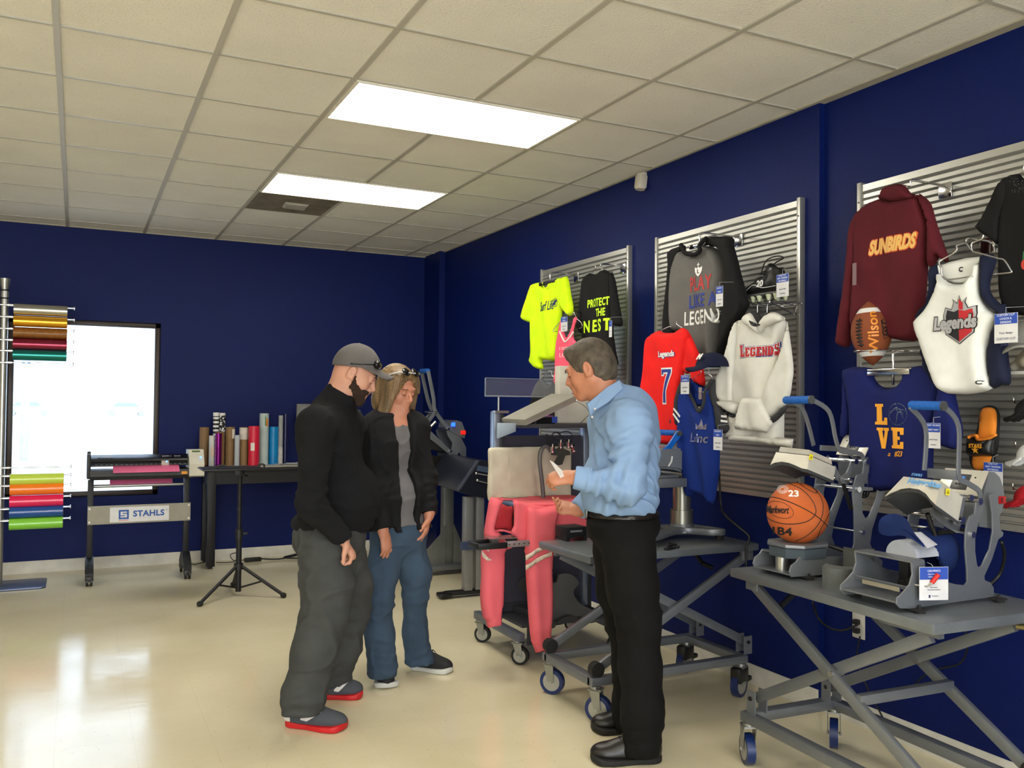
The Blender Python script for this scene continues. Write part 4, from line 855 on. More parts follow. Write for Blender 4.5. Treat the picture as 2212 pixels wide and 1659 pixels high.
for w_, d_ in ((wrR, wrR-elR), (wrL, wrL-elL)): S.add(cutcap(w_, d_, .07), .003, True)
S.post = folds(.0045, 20, 44, 4., creases([(elR, elR-shR), (elL, elL-shL), (np.array(P(930, 1080, .0)), (0, 0, 1))], .007, 130, .10))
sdf_obj('jacket', S, (1.1, 3.9, .7), (2.2, 5., 1.6), .006, mat('cloth_black_softshell', (20, 20, 23), rough=.85, spec=.25, bump=(300, .2)), e, disp=.02)
dn_ = mat('denim', (62, 80, 100), rough=.9, spec=.2, bump=(700, .3, 2), var=(4, .38, (1, 1, .35))); S = SDF(); S.add(ell(hip+[0, 0, -.03], (.128, .158, .12), Rt), .05)
for L_, rr in zip([[(838, 1180, -.04), (824, 1236, -.06), (821, 1294, -.08), (820, 1366, -.08), (827, 1446, -.07)], [(882, 1180, .05), (897, 1236, .08), (896, 1284, .10), (897, 1366, .13), (908, 1432, .15)]], ((.092, .080, .064, .068, .076), (.092, .080, .063, .062, .080))):
    q = [np.array(P(*a)) for a in L_]
    for i in range(4): S.add(cone(q[i], q[i+1], rr[i], rr[i+1]), .045)
S.add(below(.05), .004, True); S.add(lambda Q: hip[2]+.05-Q[:, 2], .01, True)
S.post = folds(.0032, 20, 50, 5., creases([(np.array(P(822, 1300, -.1)), (0, 0, 1)), (np.array(P(896, 1290, .05)), (0, 0, 1)), (np.array(P(826, 1430, -.1)), (0, 0, 1)), (np.array(P(905, 1420, .1)), (0, 0, 1))], .006, 120, .1))
sdf_obj('jeans', S, (1.2, 3.95, .0), (2.15, 5., 1.0), .0055, dn_, e, disp=.02)
bk = mat('shoe_black_mesh', (18, 19, 24), rough=.7, bump=(500, .3)); wsol = mat('white_rubber_sole', (195, 195, 190), rough=.5)
for heel, toe in ((aZ(820, 1452), aZ(838, 1490)), (aZ(883, 1444), aZ(979, 1453))):
    heel = Vector(heel); toe = Vector(toe); d_ = (toe-heel).normalized(); heel = toe-d_*.25; shoe(e, heel, toe, .09, bk, wsol)
# ===== grey haired man =====
P = Pose(.580, 3.85); e = empty('person', (2.12, 3.22, 0), 'person with short grey hair, light blue shirt and black trousers, seen from his left side', 'person', 'people standing in the showroom'); E3 = e
vw = np.array(P.v); rt = np.array([P.v.y, -P.v.x, 0.]); R = frm3(dirv(-1.78, -.34)); C = P(1274, 798, 0); Rt = frm3(dirv(-1.62)); neckb = P(1322, 880, 0)
skC = skinmat('skin_ruddy', (184, 122, 94)); lipC = mat('lip_c', (150, 84, 70)); S = SDF(); head_sdf(S, C, R, neckb, .062, 1.05)
chest, belly, hip = P(1350, 945, 0), P(1342, 1050, 0), P(1345, 1125, 0)
shL, elL, wrL = P(1362, 915, -.19), P(1356, 1052, -.25), P(1246, 1032, -.26); shR, elR, wrR = P(1312, 915, .2), P(1310, 1058, .22), P(1249, 1102, .13)
legs = [[P(1352, 1150, -.10), P(1374, 1340, -.14), P(1388, 1590, -.17)], [P(1335, 1150, .09), P(1352, 1330, .12), P(1352, 1548, .13)]]
torso_core(S, chest, belly, hip, Rt, .95); limbs(S, [(shL, elL, wrL), (shR, elR, wrR)], legs)
S.add(cone(neckb, chest+np.array([0, 0, .12]), .07, .08), .05)
hand_sdf(S, P(1240, 1032, -.26), -rt*.95+np.array([0, 0, -.05]), list(vw*.6+rt*.15+np.array([0, 0, -.5])), [0, 0, 1], (.75, .8, .85, .9), 1.02, (.8, .25, .35), .0)
hand_sdf(S, P(1247, 1101, .13), -rt*.9+np.array([0, 0, .05]), list(-vw*.4+np.array([0, 0, .5])), list(-vw*.5+np.array([0, 0, .8])), (.35, .75, .8, .85), .86, (.9, .25, .1))
body(e, S, C, R, (1.5, 2.6, .02), (2.65, 3.95, 1.82), [skC, lipC]); face_bits(e, C, R, (110, 95, 80)); lips(e, C, R, lipC)
g3 = lambda a, b, c: C+R@np.array([a, b, c])
S = SDF(); S.add(ell(g3(-.016, 0, .033), (.104, .084, .104), R), .02); S.add(ell(g3(-.045, 0, -.02), (.072, .078, .075), R), .03); S.add(cone(g3(.05, -.03, .100), g3(.058, .035, .097), .024, .022), .03)
S.add(ell(g3(.115, 0, -.012), (.075, .12, .088), R), .012, True); S.add(ell(g3(.02, 0, -.075), (.075, .12, .062), R), .01, True)
for s_ in (-1, 1): S.add(ell(g3(-.006, .088*s_, -.010), (.026, .024, .036), R), .006, True)
S.post = lambda Q, d: d+.0012*np.sin(((Q-C)@R)[:, 1]*230+3*np.sin(((Q-C)@R)[:, 0]*30)+((Q-C)@R)[:, 2]*60)+.0008*wav(Q, 280)
gh = mat('grey_hair', (76, 67, 56), rough=.7, var=(34, .45)); sdf_obj('hair', S, C-.2, C+.2, .0038, gh, e, relax=0, disp=.01)
# shirt
bs = mat('cloth_light_blue', (130, 158, 196), rough=.85, spec=.2, bump=(700, .12, 2), var=(5, .05)); S = SDF(); S.add(ell(chest+Rt@[-.01, 0, 0.], (.142, .205, .205), Rt), .08); S.add(ell(belly+Rt@[.01, 0, 0.], (.165, .19, .17), Rt), .08); S.add(ell(P(1342, 1090, 0), (.152, .178, .08), Rt), .05)
S.add(cone(shL+[0, 0, .01], shR+[0, 0, .01], .066, .066), .08); S.add(lambda Q: Q[:, 2]-(hip[2]+.045), .006, True)
for a, b, c in ((shL, elL, wrL), (shR, elR, wrR)): S.add(cone(a, b, .082, .070), .05); S.add(cone(b, c, .070, .046), .035)
S.add(cone(neckb, chest+np.array([0, 0, .1]), .098, .12), .05); S.add(cone(P(1332, 888, 0), P(1306, 850, 0), .094, .082), .03); S.add(cutcap(P(1305, 847, 0), P(1292, 838, 0)-P(1322, 878, 0), .13), .003, True); S.add(cone(P(1322, 870, 0), P(1285, 815, 0), .068, .068), .003, True)
S.add(cutcap(wrL+(elL-wrL)*.0, wrL-elL, .075), .003, True); S.add(cutcap(wrR, wrR-elR, .06), .003, True)
S.post = folds(.0032, 13, 30, 6., creases([(elL, elL-shL), (elL, wrL-elL), (np.array(P(1300, 1050, -.25)), wrL-elL), (shL+[0, 0, -.08], (0, .3, 1)), (np.array(P(1400, 1010, -.05)), (.6, 0, .7)), (np.array(P(1395, 1085, -.1)), (.3, 0, 1)), (np.array(P(1300, 960, -.2)), (.5, .2, -.7))], .013, 95, .13))
sh = sdf_obj('shirt', S, (1.5, 2.6, .8), (2.7, 4., 1.7), .0055, bs, e, disp=.03)
a_ = wrL-elL; a_ = a_/np.linalg.norm(a_); S = SDF(); S.add(cone(wrL-a_*.055, wrL+a_*.012, .052, .047), 0); S.add(cutcap(wrL+a_*.010, a_, .08), .002, True); S.add(cutcap(wrL-a_*.058, -a_, .08), .002, True); S.add(cone(wrL-a_*.1, wrL+a_*.06, .030, .034), .003, True)
sdf_obj('cuff', S, wrL-.12, wrL+.12, .004, bs, sh, disp=.01)
for p in ((1285, 883, -.16), (1279, 901, -.17)): q = np.array(P(*p)); m = MB(); m.sph(Vector(q), .005, (1, 1, 1), u=8, v=6); m.build('button', ws, sh)
# collar leaf
m = MB(); pts = [P(*a) for a in ((1268, 872, -.09), (1310, 838, -.105), (1338, 820, -.06), (1346, 840, -.085), (1316, 868, -.135), (1284, 888, -.135), (1276, 900, -.125))]
v_ = [Vector(q) for q in pts]; o_ = Vector(-vw)*.012; m.loft([v_, [q+o_ for q in v_]]); bmesh.ops.bevel(m.bm, geom=m.bm.edges[:], offset=.003, segments=2, affect='EDGES'); m.build('collar', bs, sh, 60)
S = SDF(); S.add(ell(hip+[0, 0, -.02], (.158, .178, .11), Rt), .05); bt = mat('cloth_black_trouser', (12, 12, 13), rough=.85, spec=.2, bump=(500, .1))
for L_, rr in zip([[(1358, 1190, -.12), (1368, 1270, -.13), (1378, 1340, -.14), (1382, 1440, -.15), (1388, 1540, -.165), (1386, 1612, -.17)], [(1330, 1190, .06), (1336, 1270, .08), (1350, 1340, .10), (1362, 1440, .12), (1362, 1530, .13), (1360, 1556, .13)]], ((.115, .098, .084, .080, .080, .078), (.105, .092, .078, .074, .072, .07))):
    q = [np.array(P(*a)) for a in L_]
    for i in range(5): S.add(cone(q[i], q[i+1], rr[i], rr[i+1]), .05)
S.add(below(.03), .004, True); S.add(lambda Q: hip[2]+.035-Q[:, 2], .004, True); S.post = folds(.0035, 14, 32, 7., creases([(np.array(P(1385, 1590, -.17)), (0, 0, 1)), (np.array(P(1378, 1340, -.14)), (0, 0, 1))], .006, 90, .12))
sdf_obj('trousers', S, (1.5, 2.6, .0), (2.7, 4., 1.05), .006, bt, e, disp=.02)
S = SDF(); S.add(ell(hip+[0, 0, .0], (.163, .183, .12), Rt), 0); S.add(lambda Q: hip[2]+.062-Q[:, 2], .002, True); S.add(below(hip[2]+.022), .002, True); bl_ = sdf_obj('belt', S, (1.5, 2.6, .7), (2.7, 4., 1.05), .006, mat('black_belt_leather', (22, 19, 18), rough=.3), e, disp=.01)
q = hip+Rt@np.array([.150, .045, .036]); m = MB(frame(Vector(q), Vector(Rt[:, 1]), (0, 0, 1))); m.box((-.028, -.022, -.004), (.028, .022, .006), .003); m.build('buckle', mat('pewter', (90, 88, 84), metal=.9, rough=.3), bl_)
bl2 = mat('black_shoe_leather', (16, 14, 14), rough=.35, bump=(200, .1))
for heel, toe in ((aZ(1424, 1644), aZ(1272, 1642)), (aZ(1372, 1575), aZ(1274, 1578))):
    heel = Vector(heel); toe = Vector(toe); d_ = (toe-heel).normalized(); heel = toe-d_*.30; shoe(e, heel, toe, .108, bl2, mat('black_rubber_sole', (14, 14, 14), rough=.7))
P_ = [Vector(P(*a)) for a in ((1187, 994, -.27), (1196, 999, -.25), (1222, 1024, -.25), (1226, 1036, -.275), (1210, 1032, -.28))]
m = MB(); m.loft([P_, [q+Vector((.0006, .0006, .0004)) for q in P_]]); m.build('transfer_paper', mat('white_paper', (222, 215, 208), rough=.7), label='white slip of paper pinched in the hand of the man in the blue shirt', cat='paper')
# cap and sunglasses of the first man
e = E1; R, C = R1, C1; g1 = lambda a, b, c: C+R@np.array([a, b, c]); S = SDF(); Cc = np.array(Pm1(770, 794, 0)); yaw_ = math.atan2(R[1, 0], R[0, 0]); pit_ = .10; R = frm3([math.cos(yaw_), math.sin(yaw_), -.10])
cap_sdf(S, Cc[0], Cc[1], Cc[2], .107, yaw_, pit_, .078, .006, .42, 1.08); S.post = lambda Q, d: d+.0012*wav(Q, 60)
gc = mat('cap_grey_cloth', (92, 88, 88), rough=.9, bump=(500, .2)); ch = sdf_obj('cap', S, Cc-.25, Cc+.25, .0036, gc, e, disp=.02)
m = MB(); q = Vector(Cc+R@np.array([0, 0, .114])); m.sph(q, .008, (1, 1, .6)); m.build('cap_button', gc, ch)
m = MB(); m.tube(crom([Vector(Cc+R@np.array(a)) for a in ((-.02, -.1, .012), (.04, -.097, .018), (.085, -.075, .022))], 5, False), .0042, 7); m.tube(crom([Vector(Cc+R@np.array(a)) for a in ((-.02, .1, .012), (.04, .097, .018), (.085, .075, .022))], 5, False), .0042, 7); m.build('sunglass_temple', blackp, ch, 180)
for s_ in (-1, 1): m = MB(); m.sph(Vector(Cc+R@np.array([.098, .046*s_, .022])), .030, (.62, 1.25, .72), R=Matrix([list(r_) for r_ in R]).to_4x4()); m.build('sunglass_lens', mat('dark_lens', (12, 12, 14), rough=.12), ch, 180)
# ---------------- slat panels on the right wall ----------------
slatm = mat('satin_aluminium_slat', (186, 186, 182), rough=.36, metal=.75, var=(3, .04))
def slat_panel(y0, y1, xw, lab):
    e = empty('slat_panel', (xw, (y0+y1)/2, .99), lab, 'slat panel', 'aluminium slat panels on the right wall')
    z0, z1 = .99, 2.487; pr = [(0, z0), (.024, z0)]; z = z0+.008; P = .0291
    while z < z1-.06: pr += [(.024, z+.001), (.024, z+.018), (.008, z+.0195), (.006, z+.0275), (.022, z+.0291)]; z += P
    pr += [(.026, z+.004), (.026, z1), (0, z1)]
    m = MB(); m.loft([[(xw-w, y, zz) for w, zz in pr] for y in (y0+.01, y1-.01)]); m.build('slat_sheet', slatm, e, 20)
    for y in (y0, y1):
        m = MB(); m.box((xw-.034, y-.012, z0-.004), (xw, y+.012, z1+.012), .002); f = m.build('side_frame', slatm, e)
        for zz in (z0+.1, z1-.08): m = MB(); m.cyl((xw-.036, y, zz), (xw-.033, y, zz), .004, seg=10); m.build('screw', blackp, f)
    return e
slat_panel(4.79, 5.98, XR, 'aluminium slat panel furthest away, with the neon yellow shirt')
slat_panel(3.275, 4.475, XR, 'middle aluminium slat panel with the raglan shirt and white hoodie')
slat_panel(1.72, 2.93, XR+.035, 'aluminium slat panel nearest the camera, with the maroon pullover')
# ---------------- garments: traced outline at its own distance, padded with depth and folds ----------------
def Zc(ox, oy, s): return lambda pts: [(ox+x/s, oy+y/s) for x, y in pts]
z4, z5, z6, z7, z8 = Zc(1120, 520, 5.0286), Zc(1370, 420, 4.879), Zc(1370, 660, 3.769), Zc(1780, 300, 3.456), Zc(1780, 740, 3.949)
def pdist(P, A):
    B = np.roll(A, -1, 0); d = np.full(len(P), 9.)
    for a, b in zip(A, B):
        ab = b-a; t = np.clip(((P-a)@ab)/max((ab@ab), 1e-12), 0, 1); d = np.minimum(d, np.linalg.norm(P-a-t[:, None]*ab, axis=1))
    return d
def inside(P, A):
    r = np.zeros(len(P), bool); B = np.roll(A, -1, 0)
    for a, b in zip(A, B):
        c = (a[1] > P[:, 1]) != (b[1] > P[:, 1]); x = (b[0]-a[0])*(P[:, 1]-a[1])/(b[1]-a[1]+1e-12)+a[0]; r ^= c & (P[:, 0] < x)
    return r
class Cloth:
    """front(u,v) gives the world point on the padded front; u along -Y, v up"""
    def __init__(s, outline, X, D=.05, R=.05, fold=.006, ff=1., seed=0., lean=0., ref=None, smooth=3, back=.4, tilt=0.):
        pts = [aX(px, py, X) for px, py in outline]; q = [(-p.y, p.z) for p in pts]
        if smooth: q = [(p.x, p.y) for p in crom([(a, b, 0) for a, b in q], smooth)]
        s.A = np.array(q); s.X, s.D, s.R, s.fold, s.ff, s.seed, s.back = X, D*.55, min(R, .028), fold*1.5, ff, seed, back
        s.u0, s.v0 = s.A.mean(0); s.tilt = tilt
    def depth(s, P):
        P = np.atleast_2d(P); d = pdist(P, s.A); t = np.clip(d/s.R, 0, 1); prof = np.sqrt(1-(1-t)**2)
        u, v = (P[:, 0]-s.u0)*s.ff, (P[:, 1]-s.v0)*s.ff; sd = s.seed
        f = np.sin(u*34+2.2*np.sin(v*3.1+sd)+sd)*.55+np.sin(u*61+v*9+1.7*np.sin(v*5+sd*2))*.3+np.sin(v*13+u*21+sd*3+1.5*np.sin(u*11))*.35
        low = np.clip((s.A[:, 1].max()-P[:, 1])/(np.ptp(s.A[:, 1])+1e-9), 0, 1)
        return s.D*prof+s.fold*f*t*(.35+.65*low)+s.tilt*(P[:, 1]-s.v0)
    def front(s, u, v, lift=.0): return Vector((s.X-float(s.depth(np.array([u, v]))[0])-lift, -u, v))
    def build(s, name, m, parent, h=.013, label=None, cat=None, smooth=180):
        A = s.A; lo, hi = A.min(0), A.max(0); g = np.stack(np.meshgrid(np.arange(lo[0], hi[0], h), np.arange(lo[1], hi[1], h)), -1).reshape(-1, 2)
        g = g+np.random.RandomState(1).uniform(-.15, .15, g.shape)*h; g = g[inside(g, A)]; d = pdist(g, A); g = g[d > h*.45]
        B = []      # resample the border
        for a, b in zip(A, np.roll(A, -1, 0)):
            n = max(1, int(round(np.linalg.norm(b-a)/h))); B += [a+(b-a)*i/n for i in range(n)]
        B = np.array(B); nb = len(B)
        V = [Vector(p) for p in B]+[Vector(p) for p in g]
        ov, oe, of, *_ = delaunay_2d_cdt(V, [(i, (i+1) % nb) for i in range(nb)], [], 1, 1e-5)
        P = np.array([(v.x, v.y) for v in ov]); dep = s.depth(P); dd = pdist(P, A); bd = dd < 1e-4
        cnt = {}
        for f in of:
            for a, b in zip(f, f[1:]+f[:1]): k = (min(a, b), max(a, b)); cnt[k] = cnt.get(k, 0)+1
        rim = {v for k, c in cnt.items() if c == 1 for v in k}
        bm = bmesh.new(); F = [bm.verts.new((s.X-dep[i]-.002, -P[i, 0], P[i, 1])) for i in range(len(P))]
        K = [F[i] if i in rim else bm.verts.new((s.X+s.back*s.D*min(1, dd[i]/s.R)+.002-s.tilt*(P[i, 1]-s.v0)*1., -P[i, 0], P[i, 1])) for i in range(len(P))]
        for f in of:
            bm.faces.new([F[i] for i in f])
            try: bm.faces.new([K[i] for i in f[::-1]])
            except ValueError: pass
        mb = MB(); mb.bm.free(); mb.bm = bm; return mb.build(name, m, parent, smooth, label=label, cat=cat)
    def at(s, px, py):
        X = s.X-s.D*.9
        for _ in range(2): p = aX(px, py, X); X = s.X-float(s.depth(np.array([-p.y, p.z]))[0])
        return -p.y, p.z
    def place(s, mb, kind, arg, px, py, W, H, rot=0., lift=.0018, off=0., shear=0., grid=.01, space=1., ext=.0004, ref=None):
        """print text / flat shapes on the cloth, centred at a photo pixel, W x H photo pixels large"""
        u, v = s.at(px, py); c, q = math.cos(rot), math.sin(rot); X = s.X-s.D*.9
        w = abs(aX(px+W/2, py, X).y-aX(px-W/2, py, X).y); h = abs(aX(px, py-H/2, X).z-aX(px, py+H/2, X).z)
        def fn(A):
            P = np.stack([u+A[:, 0]*c-A[:, 1]*q, v+A[:, 0]*q+A[:, 1]*c], 1); d = s.depth(P); return np.stack([s.X-d-lift-.0022-A[:, 2], -P[:, 0], P[:, 1]], 1)
        if kind == 't': mb.text(arg, .2, Matrix.Identity(4), ext=ext, off=off, shear=shear, grid=grid, fn=fn, space=space, fit=(w, h))
        else: mb._curve(_cv(arg, ext), Matrix.Identity(4), grid=grid, fn=fn, fit=(w, h), ref=ref)
def garment(name, px, py, X, lab, cat):
    p = aX(px, py, X); return empty(name, p, lab, cat)
def hangwire(parent, pts, r=.0022, name='hanger', m=None):
    mb = MB(); mb.tube(crom([Vector(p) for p in pts], 4, False), r, 7); return mb.build(name, m or steel, parent, 180)
def faceout(px, py, X, xw, lab, drop=.09, bar=True):
    """chrome wall bracket with arm"""
    p = aX(px, py, X); e = empty('wall_bracket', (xw-.03, p.y, p.z), lab, 'bracket', 'chrome brackets hooked in the slat panels')
    m = MB(); m.box((xw-.034, p.y-.03, p.z-.05), (xw-.027, p.y+.03, p.z+.012), .001); m.build('back_plate', steel, e)
    m = MB(); m.tube([(xw-.03, p.y, p.z), (X+.012, p.y, p.z), (X, p.y, p.z-.006), (X, p.y, p.z-drop)], .005, 8); m.build('arm', steel, e, 180)
    return e
def tagcard(px0, py0, px1, py1, X, lab, title, sub='', top=.36, yaw=0.):
    """hang tag: blue head with white words, white lower half with small print"""
    a, b = aX(px0, py0, X), aX(px1, py1, X); W_, H_ = a.y-b.y, a.z-b.z
    e = empty('price_tag', (X, (a.y+b.y)/2, b.z), lab, 'tag', 'blue and white hang tags')
    F = frame((X, (a.y+b.y)/2, (a.z+b.z)/2), (0, -1, 0), (0, 0, 1)) @ Matrix.Rotation(yaw, 4, 'Y')
    m = MB(F); m.box((-W_/2, -H_/2, -.0006), (W_/2, H_/2, .0006)); m.build('card', mat('tag_white', (208, 208, 212), rough=.5), e)
    m = MB(F); m.box((-W_/2+.001, H_/2-H_*top, .0007), (W_/2-.001, H_/2-.001, .0012)); m.build('blue_header', mat('tag_blue', (34, 70, 165), rough=.5), e)
    m = MB(F); L_ = title.split('|'); n = len(L_); fs = min(H_*top*.8/n*1.05, W_*.17)
    for i, t in enumerate(L_): m.text(t, fs, Matrix.Translation((0, H_/2-H_*top*(i+.5)/n, .0015)), ext=.0002, sx=min(1, W_*.88/(max(1, len(t))*fs*.62)))
    m.build('title', mat('tag_print_white', (225, 228, 235)), e)
    m = MB(); m.tube([F @ Vector((0, H_/2-.002, 0)), F @ Vector((0, H_/2+.02, 0)), F @ Vector((0, H_/2+.03, -.12 if X < 3.0 else -.03))], .0007, 5); m.build('string', mat('tag_string', (190, 190, 190)), e)
    m = MB(F)
    for i, t in enumerate((sub or 'SOFT FLEX|STAHLS').split('|')): m.text(t, W_*.13, Matrix.Translation((0, -H_*.16-i*H_*.2, .001)), ext=.0002, sx=min(1, W_*.8/(len(t)*W_*.13*.6)))
    m.build('small_print', mat('tag_print_navy', (50, 55, 95)), e)
    return e
# letters of a simple slab alphabet: outlines in a 0..w x 0..1 box
SLAB = {
 'L': [[(0, 0), (.62, 0), (.62, .34), (.46, .34), (.46, .18), (.34, .18), (.34, .86), (.42, .86), (.42, 1), (0, 1), (0, .86), (.08, .86), (.08, .14), (0, .14)]],
 'E': [[(0, 0), (.62, 0), (.62, .33), (.46, .33), (.46, .18), (.33, .18), (.33, .42), (.45, .42), (.45, .58), (.33, .58), (.33, .82), (.46, .82), (.46, .67), (.62, .67), (.62, 1), (0, 1), (0, .86), (.08, .86), (.08, .14), (0, .14)]],
 'V': [[(.24, 0), (.42, 0), (.60, .86), (.66, .86), (.66, 1), (.36, 1), (.36, .86), (.42, .86), (.34, .4), (.26, .86), (.32, .86), (.32, 1), (-.02, 1), (-.02, .86), (.05, .86)]],
 'G': [[(.12, 0), (.5, 0), (.62, .12), (.62, .52), (.34, .52), (.34, .38), (.42, .38), (.42, .18), (.28, .18), (.24, .22), (.24, .78), (.28, .82), (.42, .82), (.42, .68), (.62, .68), (.62, 1), (.48, 1), (.45, .95), (.4, 1), (.12, 1), (0, .88), (0, .12)]],
 'N': [[(0, 0), (.26, 0), (.26, .14), (.22, .14), (.22, .62), (.44, 0), (.62, 0), (.62, .86), (.66, .86), (.66, 1), (.4, 1), (.4, .86), (.44, .86), (.44, .42), (.24, 1), (0, 1), (0, .86), (.05, .86), (.05, .14), (0, .14)]],
 'D': [[(0, 0), (.48, 0), (.64, .16), (.64, .84), (.48, 1), (0, 1), (0, .86), (.06, .86), (.06, .14), (0, .14)], [(.28, .17), (.28, .83), (.38, .83), (.42, .78), (.42, .22), (.38, .17)]],
 'S': [[(0, 0), (.14, 0), (.17, .05), (.22, 0), (.5, 0), (.62, .12), (.62, .46), (.5, .58), (.24, .62), (.24, .78), (.28, .83), (.4, .83), (.43, .68), (.6, .68), (.6, 1), (.47, 1), (.44, .96), (.38, 1), (.12, 1), (0, .88), (0, .56), (.12, .44), (.4, .38), (.4, .22), (.36, .17), (.2, .17), (.17, .32), (0, .32)]]}
def slabword(word, gap=.08, sizes=None):
    x = 0; outs = []
    for i, ch in enumerate(word):
        s_ = (sizes or [1]*len(word))[i]
        for ol in SLAB[ch]: outs.append([(x+p[0]*s_, p[1]*s_+(1-s_)*.0) for p in ol])
        x += (.66*s_+gap)
    w = x-gap; return [[(p[0]-w/2, p[1]-.5) for p in ol] for ol in outs]
def grow(ol, d, hole=False):
    A = np.array(ol); n = len(A); ar = .5*np.sum(A[:, 0]*np.roll(A[:, 1], -1)-np.roll(A[:, 0], -1)*A[:, 1]); sg = 1 if ar > 0 else -1
    if hole: sg = -sg
    out = []
    for i in range(n):
        a, b, c2 = A[i-1], A[i], A[(i+1) % n]; n1 = np.array([(b-a)[1], -(b-a)[0]]); n2 = np.array([(c2-b)[1], -(c2-b)[0]]); n1 = n1/(np.linalg.norm(n1)+1e-9); n2 = n2/(np.linalg.norm(n2)+1e-9)
        v = n1+n2; v = v/max((v@v)/2, .35) if (v@v) > .05 else n1; out.append(tuple(b+sg*v*d))
    return out
def crown(pts=5, w=1., h=1.): return [[(-.5*w, -.5*h), (.5*w, -.5*h)]+[p for i in range(pts-1, -1, -1) for p in ((w*(-.5+(i+.98)/pts), -.0*h), (w*(-.5+(i+.5)/pts), .5*h))]+[(-.5*w, 0)]]
black_f = fabric('black', (16, 16, 18)); white_p = mat('white_print', (222, 222, 222), rough=.6, var=0)
def prt(name, col, rough=.6, **k): return mat('print_'+name, col, rough=rough, var=0, **k)
# ---- neon yellow tee ----
X1 = 3.0
neon = fabric('neon_yellow', (212, 255, 20))
e = garment('t_shirt', 1190, 600, X1, 'neon yellow short sleeve shirt with script print, on the furthest slat panel', 't-shirt')
c = Cloth(z4([(168, 478), (265, 455), (272, 480), (290, 505), (318, 505), (345, 480), (372, 428), (520, 405), (528, 560), (485, 700), (470, 850), (450, 1000), (430, 1290), (265, 1292), (275, 1388), (200, 1388), (135, 1312), (155, 1200), (158, 870), (162, 640)]), X1, .06, .05, .006, .8)
c.build('shirt_body', neon, e)
Cloth(z4([(170, 476), (150, 488), (98, 640), (45, 825), (62, 862), (125, 888), (155, 870), (170, 700), (185, 560)]), X1-.005, .05, .05, .004, seed=2).build('sleeve', neon, e)
Cloth(z4([(500, 407), (542, 403), (570, 560), (600, 740), (575, 822), (530, 790), (478, 700), (478, 560)]), X1-.005, .06, .05, .005, seed=3).build('sleeve', neon, e)
m = MB(); q = [c.at(*p) for p in z4([(262, 455), (275, 495), (303, 522), (335, 508), (362, 470), (376, 428)])]; m.tube(crom([c.front(u, v, .001) for u, v in q], 4, False), .005, 7); m.build('collar', neon, e, 180)
m = MB(); x_, y_ = z4([(302, 705)])[0]; c.place(m, 't', 'Surf Life', x_, y_, 29, 20, shear=.35, off=.001); m.build('script_print', prt('navy', (20, 40, 90)), e)
m = MB(); x_, y_ = z4([(403, 672)])[0]; r_ = lambda R, n=20: [(R*math.cos(t*6.283/n), R*math.sin(t*6.283/n)) for t in range(n)]
c.place(m, 'p', [r_(1), r_(.88)], x_, y_, 10, 19); c.place(m, 'p', [[(-.6, -.6), (0, -.8), (.1, -.2), (.5, .1), (.3, .5), (-.2, .5), (-.5, .1)]], x_, y_, 7, 12, lift=.002); m.build('wave_mark', prt('navy', (20, 40, 90)), e)
wb = faceout(*z4([(345, 345)])[0], X1-.02, XR, 'chrome bracket holding up the neon yellow shirt', .1)
m = MB(); p = aX(*z4([(310, 460)])[0], X1-.02); m.box((X1-.035, p.y-.14, p.z-.012), (X1-.01, p.y+.10, p.z+.012), .004); m.build('bar', blackp, wb)
# ---- black PROTECT THE NEST shirt ----
X2 = 3.02
e = garment('long_sleeve_shirt', 1290, 610, X2, 'black long sleeve shirt printed with neon words behind the grey haired man', 'shirt')
c = Cloth(z4([(780, 362), (800, 358), (850, 370), (900, 342), (938, 314), (1000, 345), (1030, 365), (1040, 600), (1030, 960), (1060, 1200), (1062, 1380), (720, 1380), (722, 1000), (735, 600), (740, 400)]), X2, .07, .06, .006)
c.build('shirt_body', black_f, e)
Cloth(z4([(790, 360), (742, 385), (708, 440), (690, 600), (660, 850), (636, 946), (668, 950), (668, 998), (705, 1000), (725, 900), (760, 600)]), X2-.01, .05, .05, .005, seed=1).build('sleeve', black_f, e)
Cloth(z4([(1015, 352), (1035, 366), (1062, 460), (1092, 640), (1120, 800), (1134, 920), (1060, 925), (1040, 905), (1025, 700)]), X2-.01, .06, .05, .005, seed=4).build('sleeve', black_f, e)
m = MB(); np_ = prt('neon', (205, 250, 20))
for t, (x, y), W_, H_, sp_ in (('PROTECT', (860, 668), 44, 18, 1.), ('THE', (884, 775), 20, 17, 1.), ('NEST', (858, 922), 53, 27, 1.3)):
    x_, y_ = z4([(x, y)])[0]; c.place(m, 't', t, x_, y_, W_, H_, off=.006, space=sp_*1.08)
m.build('slogan_print', np_, e)
p = [aX(*q, X2) for q in z4([(795, 352), (835, 300), (832, 265)])]; hangwire(e, p); p = [aX(*q, X2) for q in z4([(925, 318), (893, 290), (893, 250)])]; hangwire(e, p)
faceout(*z4([(893, 250)])[0], X2, XR, 'chrome hook holding the black shirt with neon words', .02)
tagcard(*z4([(985, 870)])[0], *z4([(1015, 1045)])[0], X2-.10, 'narrow blue and white tag on the black neon worded shirt', 'TAG')
